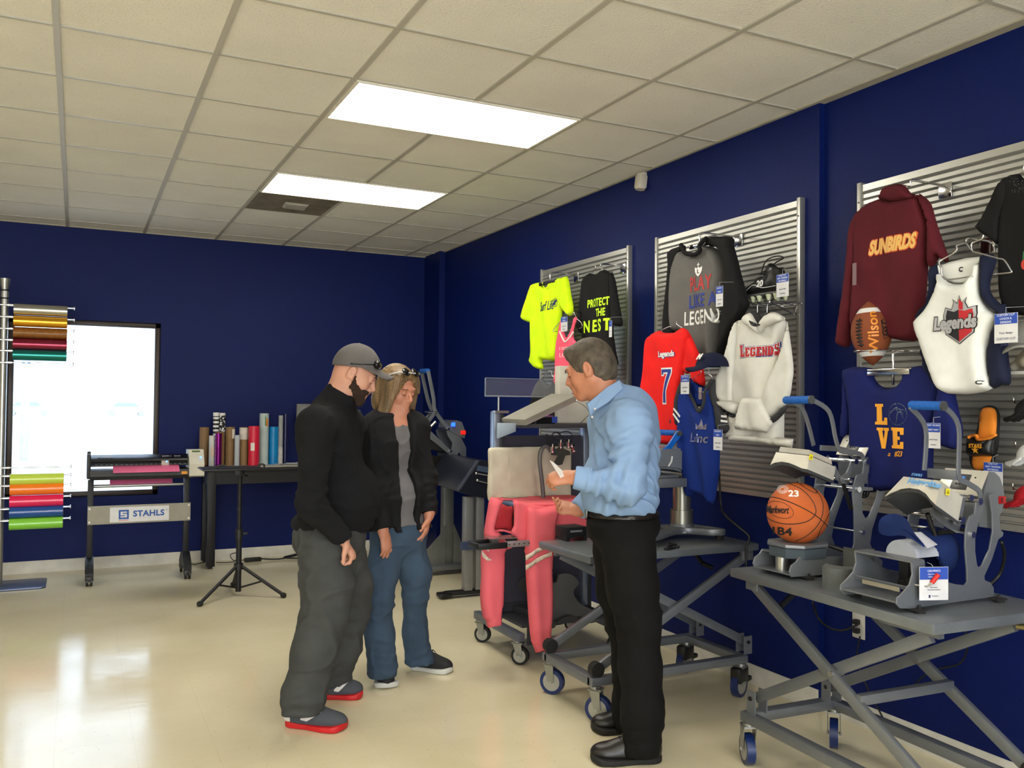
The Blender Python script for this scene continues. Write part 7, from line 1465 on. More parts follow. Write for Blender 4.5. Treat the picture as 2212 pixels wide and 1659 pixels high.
# hang tag on the cap press
a_, b_ = pw(z9([(493, 1235), (636, 1447)]), 1.955)
e = empty('price_tag', (b_.x, 1.955, b_.z), 'blue and white tag hanging on the front of the cap press beside the red lever', 'tag', 'blue and white hang tags')
W_, H_ = b_.x-a_.x, a_.z-b_.z; F = frame(((a_.x+b_.x)/2, 1.955, (a_.z+b_.z)/2), (1, -.35, 0), (0, 0, 1)); W_ *= 1.02
m = MB(F); m.box((-W_/2, -H_/2, -.0005), (W_/2, H_/2, .0005)); m.build('card', MATS['tag_white'], e)
m = MB(F); m.box((-W_/2+.001, H_*.12, .0006), (W_/2-.001, H_/2-.001, .001)); m.build('blue_header', MATS['tag_blue'], e)
m = MB(F); m.text('CAD-PRINTZ', .009, Matrix.Translation((0, H_*.38, .0012)), ext=.0002, sx=.85); m.text('FULL COLOR', .005, Matrix.Translation((-.006, H_*.28, .0012)), ext=.0002); m.text('DIGITAL TRANSFERS', .005, Matrix.Translation((0, H_*.2, .0012)), ext=.0002, sx=.85); m.build('title', MATS['tag_print_white'], e)
m = MB(F); m.text('FEATURING', .005, Matrix.Translation((0, -H_*.12, .001)), ext=.0002); m.text('SOLID SHADE GRAPHICS', .005, Matrix.Translation((0, -H_*.19, .001)), ext=.0002, sx=.8); m.text('STAHLS', .007, Matrix.Translation((.004, -H_*.38, .001)), ext=.0002); m.box((-.018, -H_*.43, .0008), (-.012, -H_*.34, .0012)); m.build('small_print', MATS['tag_print_navy'], e)
m = MB(); m.tube([F @ Vector((0, H_/2-.004, 0)), F @ Vector((0, H_/2+.006, -.012)), F @ Vector((0, H_/2+.008, -.035))], .0008, 5); m.build('string', MATS['tag_string'], e)
# ---- ball press ----
YN, YFR = 2.545, 2.745
e = empty('ball_press', (2.75, 2.64, ZT2), 'grey heat press with a small domed head above the basketball', 'heat press')
plate_b = zA([(1020, 1365), (1050, 1335), (1072, 1270), (1075, 1150), (1070, 980), (1058, 850), (1070, 770), (1095, 705), (1140, 688), (1148, 640), (1150, 585), (1172, 568), (1196, 590), (1190, 680), (1155, 770), (1132, 880), (1138, 1010), (1165, 1060), (1195, 1035), (1250, 900), (1270, 770), (1262, 650), (1235, 585), (1285, 575), (1305, 680), (1312, 760), (1345, 808), (1338, 832), (1312, 850), (1270, 980), (1218, 1140), (1200, 1260), (1230, 1340), (1300, 1400), (1300, 1480), (560, 1530), (545, 1490), (560, 1440), (600, 1410), (625, 1370), (700, 1372)])
for dy in (0, YFR-YN):
    m = MB(); splate(m, [plate_b], YN, .006)
    if dy: bmesh.ops.translate(m.bm, vec=(0, dy, 0), verts=m.bm.verts)
    m.build('side_plate', press_m, e, 20)
m = MB(); slab_between(m, zA, (700, 1372), (625, 1370), YN, YFR, .006); slab_between(m, zA, (560, 1525), (1200, 1480), YN, YFR, .006); m.build('cross_plate', press_m, e)
q = pw(zA([(590, 1440)]), YN)[0]; m = MB(); m.cyl((q.x+.03, (YN+YFR)/2, ZT2+.02), (q.x+.03, (YN+YFR)/2, q.z+.04), .024); m.build('centre_post', alu, e)
for p in ((690, 1555), (1280, 1500)):
    for Y in (YN-.012, YFR+.012): q = pw(zA([p]), YN)[0]; m = MB(); m.box((q.x-.025, Y-.018, ZT2+.007), (q.x+.02, Y+.018, ZT2+.012)); m.cyl((q.x, Y, ZT2), (q.x, Y, ZT2+.007), .018); m.cyl((q.x, Y, ZT2+.012), (q.x, Y, ZT2+.022), .005, seg=8); m.build('foot', rubber, e)
housing(e, zA, [(1240, 385), (1285, 390), (1330, 430), (1352, 500), (1358, 590), (1340, 680), (1290, 760), (1190, 790), (1180, 700), (1185, 570)], [(1240, 388), (1165, 555)], YN+.02, .15, None, (1330, 580))
a_, b_ = pw(zA([(692, 655), (905, 745)]), YN)
h_, A, B, d = head(e, zA, (712, 545), (440, 515), (693, 655), (392, 618), [(430, 600), (480, 592), (540, 602), (600, 625), (650, 648)], (b_.x-a_.x, b_.z-a_.z), YN+.0, YN+.16, .0)
m = MB(); ring = [A[0]+Vector((.008, .006, .002)), A[1]+Vector((.008, -.006, .002)), A[1]+Vector((.01, -.012, .022)), A[0]+Vector((.01, .012, .022))]; m.loft([ring, [p+d*.85 for p in ring]]); m.build('top_cover', silver, h_)
sticker(e, zA, (718, 555), YN-.004, .009, h_)
YA = aX(*zA([(512, 92)])[0], pw(zA([(722, 88)]), YN)[0].x).y; grip(e, zA, (512, 92), (722, 88), YN, YA)
m = MB(); bars(m, zA([(728, 88), (870, 185), (925, 410), (965, 505), (1060, 515), (1130, 535), (1150, 575)]), .0165, .006, YN+.006); m.build('handle_arm', press_m, e, 20)
m = MB(); bars(m, zA([(515, 100), (655, 165), (745, 460)]), .0165, .006, YA-.006); m.build('handle_arm', press_m, e, 20)
a_, b_ = pw(zA([(750, 500), (1100, 560)]), YN+.05)
for p, r_2, lft in (((1075, 592), .011, 1), ((1172, 592), .012, 0), ((1100, 818), .011, 0), ((1135, 1168), .008, 0), ((1030, 742), .01, 0)):
    q = pw(zA([p]), YN)[0]; m = MB(); m.cyl((q.x, YN-.009, q.z), (q.x, YFR, q.z), r_2*.55); m.cyl((q.x, YN-.012, q.z), (q.x, YN-.003, q.z), r_2, seg=20); m.build('pivot_pin', steel, e)
m = MB(); bars(m, zA([(1060, 600), (1020, 700), (960, 740)]), .02, .006, YN+.012); bars(m, zA([(905, 640), (960, 740), (1030, 742)]), .022, .006, YN+.02); bars(m, zA([(800, 480), (1000, 500), (1100, 580)]), .02, .006, YN+.08); m.build('link_arm', press_m, e, 20)
q0, q1 = pw(zA([(985, 770), (1050, 980)]), YN+.05); m = MB(); m.cyl(q0, q1, .008); m.build('gas_spring', blackp, e)
q = pw(zA([(900, 805)]), YN+.1)[0]; m = MB(); m.box((q.x-.01, YN+.003, q.z-.006), (q.x+.12, YN+.01, q.z+.006)); m.cyl((q.x+.1, YN, q.z), (q.x+.1, YFR, q.z), .007); m.build('tie_rod', greym, e)
m = MB(); m.tube(crom([pw(zA([p]), Y)[0] for p, Y in (((1185, 780), YN+.05), ((1180, 860), YN+.05), ((1140, 870), YN+.06), ((1150, 790), YN+.09))], 6, False), .008, 8); m.build('hose', blackp, e, 180)
# octagonal platen pads under the ball and the ball itself
a_ = aY((405+1560*3.77)/3.77 if False else 1560+640/3.77, 840+1262/3.77, 2.62); bx, bz = 2.462, aX(1727, 1170, 2.45).z
bp = aY(1727, 1108.5, 2.62); RB = 65.*(bp-CAM).dot(_f)/FPX; cb = Vector((bp.x, 2.63, bp.z)); ptop = cb.z-RB+.006
def octa(r1, r2, ch): return [(-r1+ch, -r2), (r1-ch, -r2), (r1, -r2+ch), (r1, r2-ch), (r1-ch, r2), (-r1+ch, r2), (-r1, r2-ch), (-r1, -r2+ch)]
m = MB(); m.plate([octa(.105, .095, .05)], .038, Matrix.Translation((cb.x, cb.y, ptop-.034)), .002); m.build('foam_pad', mat('slate_foam', (56, 66, 74), rough=.9), e)
m = MB(); m.plate([octa(.11, .1, .05)], .012, Matrix.Translation((cb.x, cb.y, ptop-.006)), .001); m.build('metal_platen', greym, e)
S = SDF(); e = empty('basketball', (cb.x, cb.y, cb.z-RB), 'orange basketball printed with 23 and an oval word on the ball press', 'basketball')
m = MB(Matrix.Translation(cb)); m.sph((0, 0, 0), RB, u=64, v=40); m.build('ball', mat('orange_pebble_leather', (196, 96, 40), rough=.42, bump=(900, .5, 2)), e, 180)
vdir = (CAM-cb).normalized(); vr = Vector((0, 0, 1)).cross(vdir).normalized(); vu = vdir.cross(vr)
def ballpt(sx_, sy_, lift=.001): w = math.sqrt(max(0., 1-sx_*sx_-sy_*sy_)); return (vr*sx_+vu*sy_+vdir*w)*(RB+lift)
def bfn(cx, cy): return lambda A: [ballpt(cx+a[0]/RB, cy+a[1]/RB, .0008+a[2]) for a in A]
zb_ = lambda l: [((x-628)/252, (1018-y)/240) for x, y in l]
m = MB(Matrix.Translation(cb))
def seam(pts, dense=8, cl=False): m.tube([ballpt(*p[:2], .0002) for p in crom([(a, b, 0) for a, b in pts], dense, cl)], .0018, 6, closed=cl)
seam(zb_([(395, 905), (450, 905), (560, 935), (680, 985), (780, 1040), (868, 1115)])); seam(zb_([(560, 790), (650, 830), (720, 890), (765, 970), (760, 1030), (700, 1080), (600, 1105), (500, 1105), (420, 1085), (383, 1060)]))
seam(zb_([(700, 795), (770, 830), (820, 920), (820, 1020), (780, 1110), (700, 1190), (610, 1240)])); seam(zb_([(876, 1010), (850, 1060), (810, 1130), (780, 1210)])); seam(zb_([(640, 785), (700, 830), (770, 858), (775, 845), (720, 795)]))
o = m.build('seams', mat('seam_black', (30, 22, 18), rough=.7), e, 180)
m = MB(Matrix.Translation(cb)); m.tube([ballpt((488+108*math.cos(t)-628)/252, (1018-(1000+62*math.sin(t)+.2*108*math.cos(t)))/240, .0003) for t in [i*.2094 for i in range(30)]], .001, 6, closed=True)
m.text('Markwort', .03, Matrix.Identity(4), shear=.35, off=.0006, grid=.006, fn=bfn(*zb_([(470, 1000)])[0]), fit=(RB*.74, RB*.24)); m.text('1B4', .05, Matrix.Identity(4), off=.001, grid=.008, fn=bfn(*zb_([(508, 1165)])[0]), fit=(RB*.62, RB*.26)); m.build('black_print', mat('print_black', (18, 18, 22), rough=.6), e)
m = MB(Matrix.Translation(cb)); m.text('23', .04, Matrix.Identity(4), off=.001, grid=.008, fn=bfn(*zb_([(596, 870)])[0]), fit=(RB*.32, RB*.21))
for k in range(3): m.tube([ballpt((508+(44-12*k)*math.cos(t)-628)/252, (1018-(838+(33-9*k)*math.sin(t)))/240, .0004) for t in [i*.35 for i in range(18)]], .0009, 5, closed=True)
m.build('white_print', white_p, e)
# foam blocks between the presses
def arcblock(name, Zf, pts, z0, Y, th, lab, h):
    a, b = [aZ(x, y, z0) for x, y in Zf(pts)]; c = (a+b)/2; d = (b-a); L_ = d.length; n = Vector((-d.y, d.x, 0)).normalized(); n = -n if n.x > 0 else n; P_ = []
    for i in range(9): t = i/8-.5; P_.append(c+d*t+n*(.035*(1-4*t*t)))
    ring = P_+[p-n*.07 for p in P_[::-1]]; m = MB(); m.loft([[p for p in ring], [p+Vector((0, 0, h)) for p in ring]]); m.build(name, foam, label=lab, cat='foam block', group='curved grey foam blocks')
arcblock('foam_block', zA, [(815, 1635), (1090, 1665)], ZT2, 0, .07, 'grey curved foam block in front, between the ball press and the cap press', .085)
arcblock('foam_block', zA, [(985, 1550), (1240, 1570)], ZT2, 0, .07, 'grey curved foam block behind the nearer one between the presses', .115)
m = MB(); q0, q1 = aZ(1790, 1178, .96), aZ(1838, 1200, .93); q0 = pw([(1790, 1178)], 2.56)[0]; q1 = pw([(1832, 1192)], 2.5)[0]; q0.z -= .0; m.cyl(q0, q1, .007, .01); m.build('lever', blackp, MATS and [o for o in bpy.data.objects if o.name == 'ball_press'][0])
cable('cable', [aY(2163, 1170, 2.0), aY(2170, 1200, 2.02), aY(2160, 1240, 2.05), aY(2140, 1262, 2.06)], .006, 'thick black cord looping behind the cap press')
cable('cable', [aY(2085, 1362, 2.2), aX(2090, 1400, 3.2), aX(2070, 1435, 3.22), aX(2010, 1450, 3.22), aX(1975, 1480, 3.23)], .004, 'thin black cord along the wall below the front table')
# ---------------- swing press on the middle table ----------------
zB = Zc(1400, 900, 4.146); YC = 3.80
col0 = aY(*zB([(300, 900)])[0], YC)
e = empty('swing_press', (col0.x, YC, ZT1), 'grey swing away heat press with a blue handle on a round column', 'heat press')
zt_, zb_2 = aY(*zB([(300, 600)])[0], YC).z, ZT1+.07
m = MB(); m.cyl((col0.x, YC, zb_2), (col0.x, YC, zt_), .048, seg=32); m.cyl((col0.x, YC, zb_2-.01), (col0.x, YC, zb_2+.075), .060, seg=32); m.build('column', mat('cast_silver', (150, 148, 138), rough=.3, metal=.8), e)
# cast base: webbed foot with openings
cx = col0.x
def basep(pts): return [(p[0], p[1]) for p in pts]
m = MB(); m.plate([[tuple(p[:2]) for p in crom([(-.30, -.20, 0), (-.05, -.06, 0), (.06, -.17, 0), (.13, -.19, 0), (.15, -.13, 0), (.08, .07, 0), (-.05, .09, 0), (-.30, .20, 0), (-.36, .15, 0), (-.16, .0, 0), (-.36, -.15, 0)], 5)], [tuple(p[:2]) for p in crom([(.04, -.05, 0), (.085, -.14, 0), (.115, -.14, 0), (.075, -.01, 0)], 4)]], .035, Matrix.Translation((cx-.0, YC, ZT1+.042)), .008)
m.cyl((cx, YC, ZT1+.03), (cx, YC, ZT1+.075), .075, .06); m.build('cast_base', greym, e)
for fx, fy in ((-.32, -.16), (-.32, .16), (.12, -.16)): m = MB(); m.cyl((cx+fx, YC+fy, ZT1), (cx+fx, YC+fy, ZT1+.026), .022); m.build('rubber_foot', rubber, e)
p0, p1 = aY(*zB([(90, 630)])[0], YC-.15), aY(*zB([(432, 600)])[0], YC-.15)
zp = (aY(*zB([(300, 630)])[0], YC-.15).z, aY(*zB([(300, 575)])[0], YC-.15).z)
m = MB(); m.box((p1.x-.42, YC-.16, zp[0]), (p1.x, YC+.2, zp[0]+.045), .004); m.box((p1.x-.40, YC-.14, zp[0]+.045), (p1.x-.10, YC+.18, zp[0]+.062), .006); m.build('lower_platen', greym, e)
m = MB(); side = [(40, 470), (60, 300), (180, 265), (300, 285), (405, 308), (407, 508), (330, 512), (270, 482), (200, 470)]
P_ = [(q.x, q.z) for q in pw(zB(side), YC-.12)]; m.loft([[Vector((x, y, z)) for x, z in P_] for y in (YC-.12, YC+.14)]); bmesh.ops.bevel(m.bm, geom=m.bm.edges[:], offset=.012, segments=3, affect='EDGES'); h_ = m.build('swing_head', mat('smooth_grey_shell', (118, 122, 128), rough=.28, metal=.3), e, 50)
m = MB(); m.tube([q+Vector((0, -.002, 0)) for q in pw(zB([(213, 355), (208, 400), (180, 445)]), YC-.122)], .004, 7); m.build('white_swoosh', white_p, h_)
m = MB(); g0, g1 = pw(zB([(60, 138)]), YC+.05)[0], pw(zB([(285, 148)]), YC-.1)[0]; n = 12; L_ = (g1-g0).length; pr = []
for k in range(n): pr += [(.0135, L_*k/n+.002), (.016, L_*k/n+.007), (.016, L_*(k+1)/n-.007), (.0135, L_*(k+1)/n-.002)]
m.lathe(pr, Matrix.Translation(g0) @ (g1-g0).to_track_quat('Z', 'Y').to_matrix().to_4x4()); m.build('handle_grip', MATS['blue_foam_grip'], e, 50)
m = MB(); splate(m, [zB([(262, 128), (298, 140), (295, 165), (230, 250), (150, 350), (95, 400), (100, 330), (180, 250)])], YC-.11, .012, 3); a_ = m.build('handle_arm', mat('blue_enamel', (6, 88, 175), rough=.35), e, 30)
m = MB(); q = pw(zB([(282, 150)]), YC-.12)[0]; m.cyl((q.x, YC-.125, q.z), (q.x, YC-.09, q.z), .014); m.build('end_cap', MATS['dark_plug'], a_)
m = MB(); m.tube(crom([pw(zB([p]), Y)[0] for p, Y in (((405, 328), YC-.05), ((470, 335), YC-.05), ((560, 400), YC-.1), ((628, 460), YC-.15), ((640, 600), YC-.2), ((650, 780), YC-.2), ((680, 870), YC-.25), ((800, 980), 3.48), ((895, 1060), 3.44), ((900, 1120), 3.43), ((878, 1180), 3.43), ((880, 1340), 3.43))], 6, False), .006, 8); m.build('power_cord', blackp, e, 180)
random.seed(5)
for k, l_ in enumerate(('small black clip lying on the middle lift table, nearest its front edge', 'small black clip lying on the middle lift table behind another clip')):
    p = aZ(1447+k*9, 1187-k*5, ZT1); m = MB(RZ(.4+k, (p.x, p.y, ZT1))); m.box((-.04, -.012, 0), (.04, .012, .012), .004); m.cyl((-.02, 0, .016), (.03, .01, .016), .006); m.build('clip', blackp, label=l_, cat='clip')
# small silver machine with roller left of the man's hip (on the middle table)
e = empty('drawer_unit', (2.55, 4.0, ZT1), 'black and chrome slide rails under the pink shirt, left of the belt buckle', 'slide rail')
q = aY(1285, 1190, 4.05)
# ---------------- outlets and wall plates ----------------
def outlet(px, py, X, lab, plugs=True):
    p = aX(px, py, X); e = empty('wall_outlet', (X, p.y, p.z-.057), lab, 'outlet'); m = MB(); m.box((X-.006, p.y-.036, p.z-.057), (X, p.y+.036, p.z+.057), .003); m.build('cover_plate', mat('white_outlet', (200, 198, 190), rough=.4), e)
    for dz in (-.02, .02):
        m = MB()
        if plugs: m.box((X-.03, p.y-.014, p.z+dz-.012), (X-.006, p.y+.014, p.z+dz+.012), .004); m.build('plug', blackp, e)
        else: m.box((X-.008, p.y-.014, p.z+dz-.013), (X-.0061, p.y+.014, p.z+dz+.013), .0008); m.build('socket', blackp, e)
outlet(1856, 1352, XR+.035, 'white wall outlet with two black plugs behind the front lift table')
outlet(1006, 1102, XR, 'white wall outlet with black plugs behind the woman, on the right wall')
cable('cable', [aX(1852, 1350, 3.2), aX(1820, 1362, 3.18), aX(1790, 1355, 3.17), aX(1768, 1335, 3.17), aX(1755, 1300, 3.1)], .005, 'black cord drooping from the wall outlet to the front lift table')
cable('cable', [(3.18, 2.88, .43), (3.19, 2.9, .3), (3.19, 2.8, .15), (3.12, 2.6, .02), (3.05, 2.45, .01), (2.98, 2.40, .008)], .004, 'black cord hanging from the outlet down to the floor')
# ---------------- mobile cart with platen, shirt and laser head ----------------
cart = empty('print_cart', (2.55, 4.72, 0), 'mobile grey work cart with aluminium posts, shelf and swivel wheels behind the pink shirt', 'cart')
for x, ys in ((2.245, (4.45, 4.96)), (2.88, (4.60, 5.02))):
    m = MB(); m.box((x-.022, 4.40, .135), (x+.022, 5.01, .18), .003); m.build('foot_bar', mat('grey_blue_steel', (98, 104, 118), rough=.4, metal=.4), cart)
    for y in (4.45, 4.96): caster(cart, x, y, .137, .05, -.8, tread=rubber, w=.03)
al2 = mat('blue_tinted_aluminium', (150, 162, 182), rough=.35, metal=.7)
ZS = aX(1120, 922, 2.3).z
for x in (2.238, 2.855):
    m = MB(); m.box((x-.018, 4.73, .18), (x+.018, 4.79, 1.415), .003); p_ = m.build('post', al2, cart)
    m = MB()
    for k in range(17): m.box((x+.0185, 4.752, .35+k*.062), (x+.019, 4.766, .38+k*.062))
    m.build('slots', blackp, p_); m = MB(); m.box((x+.02, 4.735, .18), (x+.05, 4.785, 1.40), .002); m.build('inner_post', mat('dark_steel_paint', (62, 64, 70), rough=.5, metal=.3), cart)
m = MB(); m.box((2.29, 4.755, 1.335), (2.86, 4.775, 1.385)); m.box((2.29, 4.755, .22), (2.86, 4.775, .27)); m.build('cross_rail', MATS['dark_steel_paint'], cart)
m = MB(); m.box((2.29, 4.768, .70), (2.86, 4.774, 1.27)); m.box((2.29, 4.768, .26), (2.86, 4.774, .66)); m.build('back_panel', mat('slate_panel', (66, 64, 78), rough=.6), cart)
z1s = aY(1180, 925, 4.4).z
m = MB(); m.box((2.25, 4.42, z1s), (2.98, 4.76, z1s+.025), .003); m.build('shelf', MATS['dark_steel_paint'], cart)
a_ = pw([(1072, 908)], 4.42)[0]; m = MB(); m.plate([[(0, .03), (.115, .03), (.115, -.018), (.01, -.055), (0, -.055)]], .006, frame((pw([(1073, 915)], 4.42)[0].x, 4.415, z1s+.0), (1, 0, 0), (0, 0, 1)), .001); m.build('shelf_bracket', mat('pale_blue_steel', (168, 184, 198), rough=.4, metal=.4), cart)
m = MB(); m.box((2.27, 4.44, .20), (2.87, 4.98, .215)); m.plate([[(0, 0), (.16, 0), (.0, .12)]], .004, frame((2.3, 4.44, .1), (1, 0, 0), (0, 0, 1))); m.build('base_shelf', MATS['dark_steel_paint'], cart)
# platen stack on the base shelf
m = MB(RZ(.15, (2.40, 4.52, .215))); m.box((0, 0, 0), (.24, .3, .04), .003); m.build('spare_platen', mat('slate_metal', (66, 68, 74), rough=.4, metal=.4), label='dark slab platen lying on the base shelf of the cart', cat='platen')
m = MB(RZ(.15, (2.44, 4.55, .256))); m.box((0, 0, 0), (.12, .05, .12), .004); m.build('grey_pad', foam, label='square grey padded block standing on the slab platen', cat='pad')
sp = Zc(940, 1130, 3.53); m = MB(); P_ = sp([(890, 465), (925, 450), (940, 410), (950, 388), (1010, 383), (1060, 410), (1082, 440), (1090, 465), (1055, 500), (1050, 540), (1080, 590), (1120, 625), (1190, 660), (1240, 720), (1230, 750), (1120, 760), (1060, 715), (1000, 705), (930, 760), (880, 800), (860, 600)]); splate(m, [P_], 4.50, .02, 2); m.build('shaped_platen', mat('dull_grey_platen', (88, 88, 86), rough=.6), label='large wavy edged grey platen standing on the cart base', cat='platen')
m = MB(); P_ = sp([(705, 415), (660, 430), (643, 470), (650, 510), (700, 545), (760, 560), (760, 400)]); splate(m, [P_], 4.62, .02, 2); m.build('shaped_platen', mat('dark_platen', (50, 50, 52), rough=.6), label='small rounded dark platen behind the grey padded block', cat='platen')
m = MB(); P_ = sp([(925, 775), (960, 725), (1020, 705), (1070, 715), (1120, 760), (1060, 755), (990, 760)]); splate(m, [P_], 4.44, .02, 2); m.build('shaped_platen', MATS['dark_platen'], label='low dark arched platen lying at the foot of the wavy platen', cat='platen')
# shirt platen, support and drawer
ZP = .905
m = MB(); m.box((2.20, 4.30, ZP-.022), (2.66, 4.66, ZP-.002), .004); m.build('shirt_platen', mat('blue_grey_platen', (70, 92, 128), rough=.4), cart)
m = MB(); m.box((2.45, 4.45, ZP-.09), (2.55, 4.75, ZP-.022)); m.box((2.47, 4.6, .215), (2.53, 4.66, ZP-.05)); m.build('platen_arm', MATS['dark_steel_paint'], cart)
zc_ = Zc(980, 940, 5.531); a_, b_ = pw(zc_([(225, 1250), (765, 1290)]), 4.30)
m = MB(); x0 = a_.x; z0 = b_.z-.005; m.box((x0, 4.22, z0-.005), (x0+.17, 4.36, z0+.004), .003); m.box((x0, 4.22, z0), (x0+.17, 4.228, z0+.028), .003); m.box((x0, 4.352, z0), (x0+.17, 4.36, z0+.028), .003); m.box((x0, 4.22, z0), (x0+.012, 4.36, z0+.028), .005); d_ = m.build('black_tray', blackp, cart)
m = MB(); m.box((x0+.16, 4.225, z0-.002), (x0+.5, 4.24, z0+.03), .002); m.build('tray_rail', mat('perforated_rail', (155, 140, 142), rough=.35, metal=.5), cart)
m = MB()
for k in range(5): m.cyl((x0+.18+k*.03, 4.2235, z0+.014), (x0+.18+k*.03, 4.226, z0+.014), .004, seg=8)
m.build('rail_holes', blackp, d_)
m = MB(RZ(.1, (0, 0, 0))); 
a_ = pw(zc_([(390, 1150)]), 4.30)[0]; m = MB(RZ(-.1, (a_.x, 4.26, z0+.04))); m.box((0, 0, 0), (.16, .11, .004)); m.box((.02, .02, -.036), (.06, .06, 0)); m.build('steel_plate', mat('bright_plate', (150, 140, 138), rough=.25, metal=.7), cart)
# white padded board behind the shirt
P_ = pw([(1055, 982), (1068, 976), (1180, 965), (1233, 962), (1235, 1090), (1062, 1100)], 4.70)
e = empty('padded_board', (2.52, 4.70, .9), 'upright cream padded board wrapped in paper behind the pink shirt', 'board')
S = SDF(); x0, x1, z0, z1 = P_[0].x, P_[3].x, ZP-.02, P_[2].z; c0 = np.array([(x0+x1)/2, 4.70, (z0+z1)/2])
S.add(rbox(c0, ((x1-x0)/2, .022, (z1-z0)/2), .018), 0); S.post = lambda P, d: d+.004*wav(P, 26)*(np.abs(P[:, 0]-x0) < .12)+.0012*wav(P, 60)
sdf_obj('paper_wrap', S, c0-[(x1-x0)/2+.03, .06, (z1-z0)/2+.03], c0+[(x1-x0)/2+.03, .06, (z1-z0)/2+.03], .006, mat('cream_paper', (204, 198, 178), rough=.8), e)
# gooseneck and laser head
zl = Zc(880, 780, 3.95); P_ = pw(zl([(1158, 1125), (1145, 1000), (1130, 870), (1135, 780), (1165, 730), (1200, 735), (1225, 770)]), 4.58)
e = empty('laser_head', P_[-1], 'gooseneck holding a flat plate with four chrome laser pointers', 'laser guide')
m = MB(); m.tube(crom([Vector((P_[0].x, 4.58, ZP))]+P_, 6, False), .0125, 12); m.build('gooseneck', mat('grey_conduit', (105, 106, 108), rough=.4, metal=.4, bump=(200, .3)), e, 180)
m = MB(); splate(m, [zl([(1225, 770), (1300, 735), (1385, 770), (1390, 800), (1345, 805), (1320, 880), (1290, 888), (1248, 870), (1285, 805), (1228, 800)])], 4.56, .006); m.build('mount_plate', mat('dark_bracket', (64, 66, 62), rough=.45, metal=.3), e)
for (x, y), (dx, dy) in (((1240, 745), (-.3, 1)), ((1310, 708), (-.3, 1)), ((1378, 705), (-.3, 1)), ((1412, 740), (-.8, .8))):
    q = pw(zl([(x, y)]), 4.54)[0]; d = Vector((dx*.6, -.3, dy)).normalized(); m = MB(); m.cyl(q-d*.016, q+d*.016, .0145); m.cyl(q+d*.016, q+d*.03, .007, .005); m.cyl(q-d*.024, q-d*.016, .017); m.build('laser_pointer', steel, e)
m = MB()
for a in ([(1225, 720), (1190, 660), (1185, 625), (1200, 640), (1235, 700)], [(1300, 690), (1240, 650), (1245, 615), (1290, 610), (1320, 650)], [(1330, 650), (1290, 640), (1310, 610), (1370, 600), (1410, 640), (1400, 700)], [(1240, 690), (1230, 640), (1260, 610), (1300, 625), (1350, 680)]): m.tube(crom(pw(zl(a), 4.6), 5, False), .0025, 6)
m.build('wires', blackp, e, 180)
# things on the cart shelf
e = empty('heat_platen', (2.62, 4.5, z1s+.025), 'grey rectangular platen leaning tilted on the cart shelf', 'platen')
P_ = [pw(zl([p]), Y)[0] for p, Y in (((805, 490), 4.48), ((1000, 500), 4.36), ((1442, 292), 4.36), ((1230, 278), 4.60))]
for p in P_: p.z = max(p.z, z1s+.03)
n_ = (P_[1]-P_[0]).cross(P_[2]-P_[0]); d_ = ray(*zl([(1230, 278)])[0]); P_[3] = CAM+d_*((P_[0]-CAM).dot(n_)/d_.dot(n_))
dn = Vector((.004, .0, -.018)); m = MB(); m.loft([P_, [p+dn for p in P_]]); m.build('top_plate', mat('warm_grey_plate', (126, 123, 114), rough=.5), e)
m = MB(); Q_ = [p+dn+(sum(P_, Vector())/4-p)*.03 for p in P_]; m.loft([Q_, [p+dn*.9 for p in Q_]]); m.build('under_plate', mat('light_edge', (150, 148, 142), rough=.4, metal=.3), e)
m = MB(); q = P_[0].lerp(P_[2], .45); m.cyl((q.x, q.y, z1s+.025), (q.x, q.y, q.z-.02), .008); m.build('prop_rod', blackm, e)
e = empty('white_box', (2.95, 4.62, z1s+.025), 'white carton with a printed word on the cart shelf, partly behind the grey haired man', 'box')
a_, b_ = pw([(1203, 790), (1342, 906)], 4.56); m = MB(); a_.x += .02; m.box((a_.x, 4.56, z1s+.025), (a_.x+.35, 4.62, a_.z), .003); m.build('carton', mat('cream_carton', (188, 184, 172), rough=.6), e)
F = frame((a_.x+.055, 4.559, a_.z-.035), (1, 0, 0), (0, 0, 1)); m = MB(F); m.text('STAHLS', .024, Matrix.Translation((.02, 0, 0)), off=.001); m.build('lettering', mat('print_black', (18, 18, 22)), e)
m = MB(); m.box((a_.x+.351, 4.562, z1s+.03), (a_.x+.372, 4.61, a_.z-.004)); m.build('shaded_side', mat('pink_shade', (170, 110, 112)), e)  # pinkish shading of the carton's right side, put in as a coloured strip
P_ = pw(zl([(1395, 278), (1428, 278), (1432, 255), (1480, 255), (1445, 330), (1450, 345), (1520, 390), (1560, 450)]), 4.34)
m = MB(); m.tube(crom(P_, 3, False), .0022, 6); q = P_[-1]; m.tube([q, (q.x, 4.45, z1s+.027)], .0022, 6); m.build('wire_easel', steel, label='thin wire easel rising above the tilted grey platen', cat='easel')
m = MB(); a_, b_ = pw(zl([(1090, 495), (1268, 518)]), 4.44); m.box((a_.x, 4.44, z1s+.025), (b_.x, 4.6, z1s+.06), .008); b2 = m.build('folded_shirt', black_f, label='folded black shirt on the cart shelf under the platen', cat='shirt')
m = MB(); q = pw(zl([(1243, 482)]), 4.43)[0]; m.box((q.x-.005, 4.432, z1s+.03), (q.x+.03, 4.436, z1s+.065)); m.build('blue_label', MATS['tag_blue'], label='small blue label standing on the cart shelf beside the white carton', cat='label')
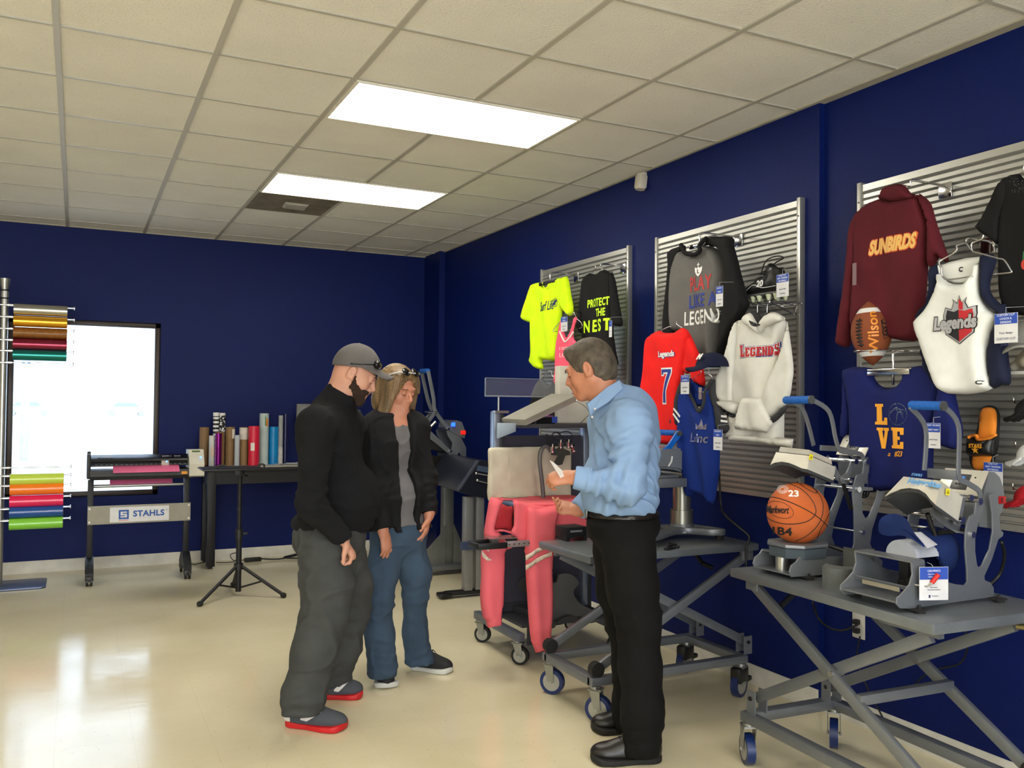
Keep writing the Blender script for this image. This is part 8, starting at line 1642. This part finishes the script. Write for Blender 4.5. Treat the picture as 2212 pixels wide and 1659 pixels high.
# clear acrylic sign holder on a thin pole
a_, b_ = pw([(1049, 816), (1203, 856)], 4.72)
e = empty('sign_holder', (a_.x+.1, 4.74, 1.415), 'clear acrylic sign holder on a short pole, clipped to the left cart post', 'sign holder')
acr = mat('clear_acrylic', (235, 240, 250), rough=.02, trans=.96, var=0); acr.node_tree.nodes['Principled BSDF'].inputs['IOR'].default_value = 1.15
m = MB(); m.box((a_.x, 4.72, b_.z), (b_.x, 4.723, a_.z)); m.build('acrylic_sheet', acr, e)
m = MB(); 
for q in ((a_.x-.003, b_.z, a_.x+.001, a_.z), ): m.box((q[0], 4.718, q[1]), (q[2], 4.725, q[3]))
m.box((a_.x, 4.718, a_.z-.002), (b_.x, 4.725, a_.z+.001)); m.box((a_.x-.003, 4.715, b_.z-.008), (b_.x, 4.728, b_.z), .001); m.build('edge_channel', mat('clear_edge', (120, 125, 135), rough=.3), e)
q = pw([(1077, 870)], 4.74)[0]; m = MB(); m.cyl((q.x, 4.74, 1.39), (q.x, 4.74, b_.z-.004), .006); m.box((q.x-.03, 4.72, 1.405), (q.x+.06, 4.76, 1.42)); m.build('pole', alu, e)
# ---------------- far heat press on a pedestal ----------------
YD = 7.0; zD = zl
e = empty('pedestal_press', aY(965, 1200, YD), 'grey heat press with lifted blue handle on a pedestal near the corner', 'heat press'); e.location.z = 0
def PD(pts): return [(880+x/3.95, 780+y/3.95) for x, y in pts]
for dy in (0, .25):
    m = MB(); splate(m, [PD([(345, 600), (370, 580), (410, 590), (440, 640), (400, 740), (405, 790), (430, 850), (465, 845), (460, 800), (430, 760), (418, 800), (395, 830), (375, 800)] if False else [(335, 600), (370, 570), (430, 572), (450, 640), (500, 740), (500, 880), (470, 918), (365, 922), (350, 800), (372, 770), (385, 700), (345, 640)]), PD([(440, 775), (462, 815), (455, 840), (415, 838), (418, 812)])], YD, .008)
    if dy: bmesh.ops.translate(m.bm, vec=(0, dy, 0), verts=m.bm.verts)
    m.build('side_plate', press_m, e, 20)
m = MB(); P_ = [(q.x, q.z) for q in pw(PD([(355, 590), (375, 520), (420, 505), (465, 520), (495, 600), (490, 660), (440, 640)]), YD-.01)]; m.loft([[Vector((x, y, z)) for x, z in P_] for y in (YD-.01, YD+.26)]); h_ = m.build('control_housing', press_m, e)
q = pw(PD([(390, 541)]), YD-.01)[0]; m = MB(); m.box((q.x-.016, YD-.02, q.z-.016), (q.x+.016, YD-.01, q.z+.016)); m.build('blue_display', mat('glowing_blue', (40, 90, 255), emit=((20, 60, 255), 6)), h_)
q = pw(PD([(475, 609)]), YD-.01)[0]; m = MB(); m.box((q.x-.02, YD-.02, q.z-.016), (q.x+.02, YD-.01, q.z+.016)); m.build('rocker_switch', mat('lit_red', (230, 30, 20), emit=((230, 20, 10), 1.2)), h_)
for dy, pts in ((0, [(178, 88), (222, 310), (240, 430), (352, 580)]), (.22, [(122, 88), (175, 330), (215, 430)])):
    m = MB(); bars(m, PD(pts), .03, .008, YD+dy); m.build('handle_arm', press_m, e, 20)
g0, g1 = pw(PD([(118, 86)]), YD+.24)[0], pw(PD([(176, 84)]), YD)[0]; m = MB(); m.cyl(g0, g1, .02); m.build('handle_grip', MATS['blue_foam_grip'], e)
m = MB(); bars(m, PD([(240, 435), (160, 545)]), .026, .008, YD); bars(m, PD([(215, 430), (130, 520)]), .026, .008, YD+.2); m.build('link_arm', press_m, e, 20)
a_, b_, c_, d_ = pw(PD([(120, 520), (370, 760), (350, 790), (80, 570)]), YD+.01); m = MB(); m.loft([[a_, b_, c_, d_], [p+Vector((0, .25, 0)) for p in (a_, b_, c_, d_)]]); m.build('upper_head', press_m, e)
a_, b_, c_, d_ = pw(PD([(100, 590), (345, 790), (300, 770), (60, 730)]), YD+.02); m = MB(); m.loft([[a_, b_, c_, d_], [p+Vector((0, .23, 0)) for p in (a_, b_, c_, d_)]]); m.build('heating_element', blackm, e)
P_ = pw(PD([(40, 800), (200, 800), (330, 822), (388, 880), (350, 930), (240, 980), (60, 960)]), YD+.03); m = MB(); m.loft([P_, [p+Vector((0, .22, 0)) for p in P_]]); m.build('draped_platen', black_f, e)
pr_, pt = pw(PD([(342, 1600)]), YD+.1)[0], pw(PD([(345, 925)]), YD+.1)[0]
m = MB(); m.box((pt.x-.045, YD+.06, .08), (pt.x+.045, YD+.15, pt.z), .006); m.build('pedestal_post', mat('dull_aluminium', (130, 132, 130), rough=.4, metal=.5), e)
m = MB(); m.plate([[(0, 0), (-.28, 0), (-.24, .06), (-.05, .25), (0, .34)]], .012, frame((pt.x-.04, YD+.05, .08), (1, 0, 0), (0, 0, 1))); m.plate([[(0, 0), (.16, 0), (.1, .12), (0, .34)]], .012, frame((pt.x+.04, YD+.05, .08), (1, 0, 0), (0, 0, 1))); m.build('gusset', MATS['dull_aluminium'], e)
m = MB(); m.box((pt.x-.35, YD-.02, .04), (pt.x+.2, YD+.08, .085), .006); m.box((pt.x-.35, YD+.16, .04), (pt.x+.2, YD+.26, .085), .006); m.build('base_beam', greym, e)
for x in (-.32, .16):
    for y in (.03, .21): m = MB(); m.cyl((pt.x+x, YD+y-.012, .022), (pt.x+x, YD+y+.012, .022), .022); m.build('caster', rubber, e)
for (x, y), X_ in (((243, 436), 0), ((350, 580), 0), ((158, 542), 0), ((372, 768), 0)): q = pw(PD([(x, y)]), YD-.01)[0]; m = MB(); m.cyl((q.x, YD-.018, q.z), (q.x, YD+.24, q.z), .011); m.build('pivot_pin', steel, e)
q = pw(PD([(222, 553)]), YD+.05)[0]; m = MB(); m.cyl(q-Vector((.025, 0, .01)), q+Vector((.02, 0, .035)), .017); m.build('knob', steel, e)
a_, b_ = pw(PD([(205, 1030), (500, 1000)]), YD-.02); m = MB(); zt3 = a_.z; m.box((a_.x-.06, YD-.2, zt3-.012), (b_.x, YD+.03, zt3)); 
for q in ((a_.x-.06, YD-.2, b_.x, YD-.19), (a_.x-.06, YD+.02, b_.x, YD+.03), (b_.x-.01, YD-.2, b_.x, YD+.03)): m.box((q[0], q[1], zt3), (q[2], q[3], zt3+.025))
m.build('blue_tray', mat('blue_plastic_tray', (20, 85, 185), rough=.4), e)
m = MB(); m.box((a_.x+.08, YD-.17, zt3+.0005), (a_.x+.3, YD-.02, zt3+.004)); m.build('leaflet', mat('printed_leaflet', (120, 130, 90), rough=.5, var=(26, .6)), label='colourful leaflet lying in the blue tray of the far press', cat='leaflet')
# ---------------- second vinyl cutter on its own stand ----------------
YE = 6.1
e = empty('vinyl_cutter', aY(1040, 1075, YE), 'black vinyl cutter tilted on a frame between the pedestal press and the cream board', 'vinyl cutter')
P_ = pw(zl([(610, 850), (720, 858), (760, 1100), (700, 1175), (540, 1150), (440, 1110), (455, 1080)]), YE); 
m = MB(); m.loft([P_, [p+Vector((.08, .9, 0)) for p in P_]]); m.build('cutter_body', mat('navy_black_shell', (30, 33, 44), rough=.3), e)
m = MB(); Q_ = pw(zl([(606, 846), (622, 850), (452, 1100), (438, 1100)]), YE-.01); m.loft([Q_, [p+Vector((0, .04, 0)) for p in Q_]]); m.build('end_trim', mat('steel_blue_trim', (62, 66, 80), rough=.4), e)
m = MB()
for a, b in (((588, 958), (690, 975)), ((598, 1018), (690, 1040))): m.tube(pw(zl([a, b]), YE-.015), .007, 7); m.sph(pw(zl([a]), YE-.02)[0], .012, u=10, v=6)
m.build('guide_rods', steel, e)
m = MB(); Q_ = pw(zl([(600, 890), (690, 905), (690, 955), (590, 935)]), YE-.008); m.loft([Q_, [p+Vector((0, -.01, 0)) for p in Q_]]); m.build('shiny_cover', mat('blue_grey_cover', (70, 84, 110), rough=.2), e)
e2 = empty('cutter_stand', aY(1035, 1290, YE), 'light metal legged stand with black foot under the tilted cutter', 'stand'); e2.location.z = 0
q = pw(zl([(570, 1160)]), YE)[0]
for dx in (0, .09): m = MB(); m.box((q.x-.06+dx, YE+.02, .05), (q.x+.005+dx, YE+.09, q.z-.0), .004); m.build('leg', mat('silver_leg', (140, 140, 142), rough=.4, metal=.4), e2)
m = MB(); m.box((q.x-.2, YE+.02, .02), (q.x+.3, YE+.1, .05), .008); m.box((q.x-.26, YE+.01, .01), (q.x-.16, YE+.11, .045), .012); m.cyl((q.x-.2, YE+.06, 0), (q.x-.2, YE+.06, .02), .02); m.cyl((q.x+.2, YE+.06, 0), (q.x+.2, YE+.06, .02), .02); m.build('foot', blackp, e2)
m = MB(); m.box((q.x-.1, YE+.0, .36), (q.x+.16, YE+.03, .42), .004); m.build('side_brace', mat('blue_steel', (70, 84, 120), rough=.4, metal=.4), e2)
# ---------------- pink shirt on the platen ----------------
zc = zc_
pinks = mat('cloth_coral', (238, 108, 120), rough=.9, spec=.2, bump=(700, .15, 2), var=(5, .05)); stripe = mat('cloth_stripe', (225, 205, 188), rough=.85)
e = empty('pink_shirt', (2.42, 4.4, ZP), 'coral pink long sleeve shirt draped over the cart platen with striped hanging sleeves', 'shirt')
def drape(name, front, Y, D, seed=0, mm=None, par=e, lift=0, ff=1., sm=3, R=.03, fold=.006):
    """padded cloth in a vertical plane facing the camera side (plane Y = const)"""
    c = Cloth.__new__(Cloth); q = [(p.x, p.z) for p in pw(front, Y)]; q = [(p.x, p.y) for p in crom([(a, b, 0) for a, b in q], sm)] if sm else q
    c.A = np.array(q); c.X, c.D, c.R, c.fold, c.ff, c.seed, c.back = 0, D, R, fold, ff, seed, .6; c.u0, c.v0 = c.A.mean(0); c.tilt = 0
    o = c.build(name, mm or pinks, par); 
    me = o.data; co = np.empty(len(me.vertices)*3); me.vertices.foreach_get('co', co); co = co.reshape(-1, 3)
    # built at (x=-depth, y=-u, z=v); turn to (u, Y-depth, v)
    n = np.stack([-co[:, 1], Y+co[:, 0], co[:, 2]], 1); me.vertices.foreach_set('co', n.ravel()); me.update(); me.flip_normals() if False else None
    return c
S = SDF(); tc = np.array([2.43, 4.42, ZP+.001]); 
# top sheet: soft slab following the platen with rounded edges
co_ = [aZ(*p, ZP+.006) for p in zc([(440, 735), (700, 695), (1440, 672), (1440, 800), (890, 832), (735, 775), (705, 790)])]
m = MB(); top = [Vector((p.x, p.y, ZP+.006)) for p in co_]
top = [Vector((2.172, 4.67, ZP+.006)), Vector((2.70, 4.665, ZP+.006)), Vector((2.70, 4.19, ZP+.006)), aZ(*zc([(890, 832)])[0], ZP+.006), aZ(*zc([(715, 780)])[0], ZP+.006), aZ(*zc([(735, 768)])[0], ZP+.006), aZ(*zc([(580, 765)])[0], ZP+.006), aZ(*zc([(440, 735)])[0], ZP+.006)]
m.loft([top, [p-Vector((0, 0, .006)) for p in top]]); m.build('shirt_top', pinks, e)
nY = top[3].y; 
drape('near_side', zc([(705, 782), (735, 775), (890, 832), (1060, 826), (1240, 818), (1450, 808), (1560, 960), (1640, 1085), (1560, 1120), (1450, 1150), (1330, 1180), (1205, 1205), (1195, 1290), (1170, 1300), (860, 1440), (855, 1310), (790, 1290), (740, 1220), (690, 1190), (690, 1130), (715, 1080), (718, 900)]), nY-.005, .018, 1, R=.015, sm=2)
drape('near_sleeve', zc([(858, 1000), (880, 860), (905, 845), (1000, 880), (1240, 830), (1220, 1000), (1200, 1150), (1195, 1300), (1170, 1480), (1165, 1700)])+sp([(888, 560), (885, 700), (880, 790), (875, 880), (882, 955), (800, 975), (765, 985), (750, 940), (728, 890), (712, 740), (700, 560), (690, 400), (688, 250)]), nY-.03, .05, 2, R=.04, sm=2, fold=.008)
drape('cuff', sp([(728, 893), (800, 882), (876, 882), (884, 958), (800, 975), (765, 988), (750, 945)]), nY-.034, .05, 3, R=.04, sm=1)
drape('far_sleeve', zc([(440, 738), (560, 770), (600, 765), (560, 830), (520, 950), (480, 1080), (490, 1120), (560, 1180), (640, 1300), (600, 1400), (605, 1500)])+sp([(520, 440), (515, 600), (500, 700), (500, 775), (440, 790), (400, 797), (385, 740), (360, 710), (340, 560), (350, 400), (345, 250), (372, 150)])+zc([(360, 1150), (400, 900)]), nY+.12, .05, 4, R=.04, sm=2, fold=.008)
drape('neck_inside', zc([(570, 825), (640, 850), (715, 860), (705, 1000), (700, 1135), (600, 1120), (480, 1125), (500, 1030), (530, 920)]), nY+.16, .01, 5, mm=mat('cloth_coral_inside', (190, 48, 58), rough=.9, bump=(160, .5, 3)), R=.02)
drape('collar_edge', zc([(590, 768), (560, 830), (520, 930), (475, 1110), (490, 1135), (560, 1122), (650, 1140), (700, 1150), (690, 1180), (600, 1150), (470, 1150), (450, 1100), (500, 920), (560, 775)]), nY+.10, .012, 6, R=.01, sm=2)
for nm, l, Y in (('sleeve_stripe', zc([(855, 1438), (930, 1400), (990, 1355), (1060, 1325), (1166, 1290), (1166, 1340), (1060, 1375), (990, 1410), (930, 1460), (858, 1498)]), nY-.095), ('sleeve_stripe', zc([(858, 1555), (930, 1515), (990, 1470), (1060, 1435), (1170, 1392), (1172, 1440), (1060, 1485), (990, 1525), (930, 1575), (858, 1612)]), nY-.095),
                  ('sleeve_stripe', zc([(345, 1322), (400, 1330), (460, 1390), (540, 1448), (490, 1468), (430, 1410)]), nY+.078), ('sleeve_stripe', zc([(330, 1370), (345, 1390), (400, 1450), (455, 1492), (400, 1502), (340, 1450)]), nY+.04)): drape(nm, l, Y, .003, 0, mm=stripe, R=.006, sm=0, fold=.0)
drape('hem_flap', zc([(560, 1290), (640, 1300), (700, 1310), (690, 1350), (640, 1365), (590, 1350)]), nY+.10, .02, 7, R=.02)
P_ = [aZ(*p, ZP+.0085) for p in zc([(495, 716), (740, 706), (890, 736), (700, 752), (560, 742)])]
m = MB(); m.loft([P_, [p+Vector((0, 0, .001)) for p in P_]]); m.build('transfer_sheet', mat('grey_transfer', (170, 160, 145), rough=.4, var=(40, .3)), label='clear printed transfer sheet lying on the pink shirt', cat='sheet')
# things left of the belt: rails and foot on the middle table
e = [o for o in bpy.data.objects if o.name == 'drawer_unit'][0]
a_, b_ = pw(zc([(1210, 1200), (1450, 1260)]), 4.02); m = MB(); m.box((a_.x, 3.9, ZT1+.02), (b_.x, 4.02, ZT1+.07), .003); m.box((a_.x, 3.9, ZT1), (a_.x+.02, 4.0, ZT1+.02)); m.box((b_.x-.02, 3.9, ZT1), (b_.x, 4.0, ZT1+.02)); m.build('rail_block', blackm, e)
m = MB(); m.box((a_.x+.02, 3.896, ZT1+.045), (b_.x-.03, 3.9, ZT1+.055)); m.build('rail_strip', steel, e)
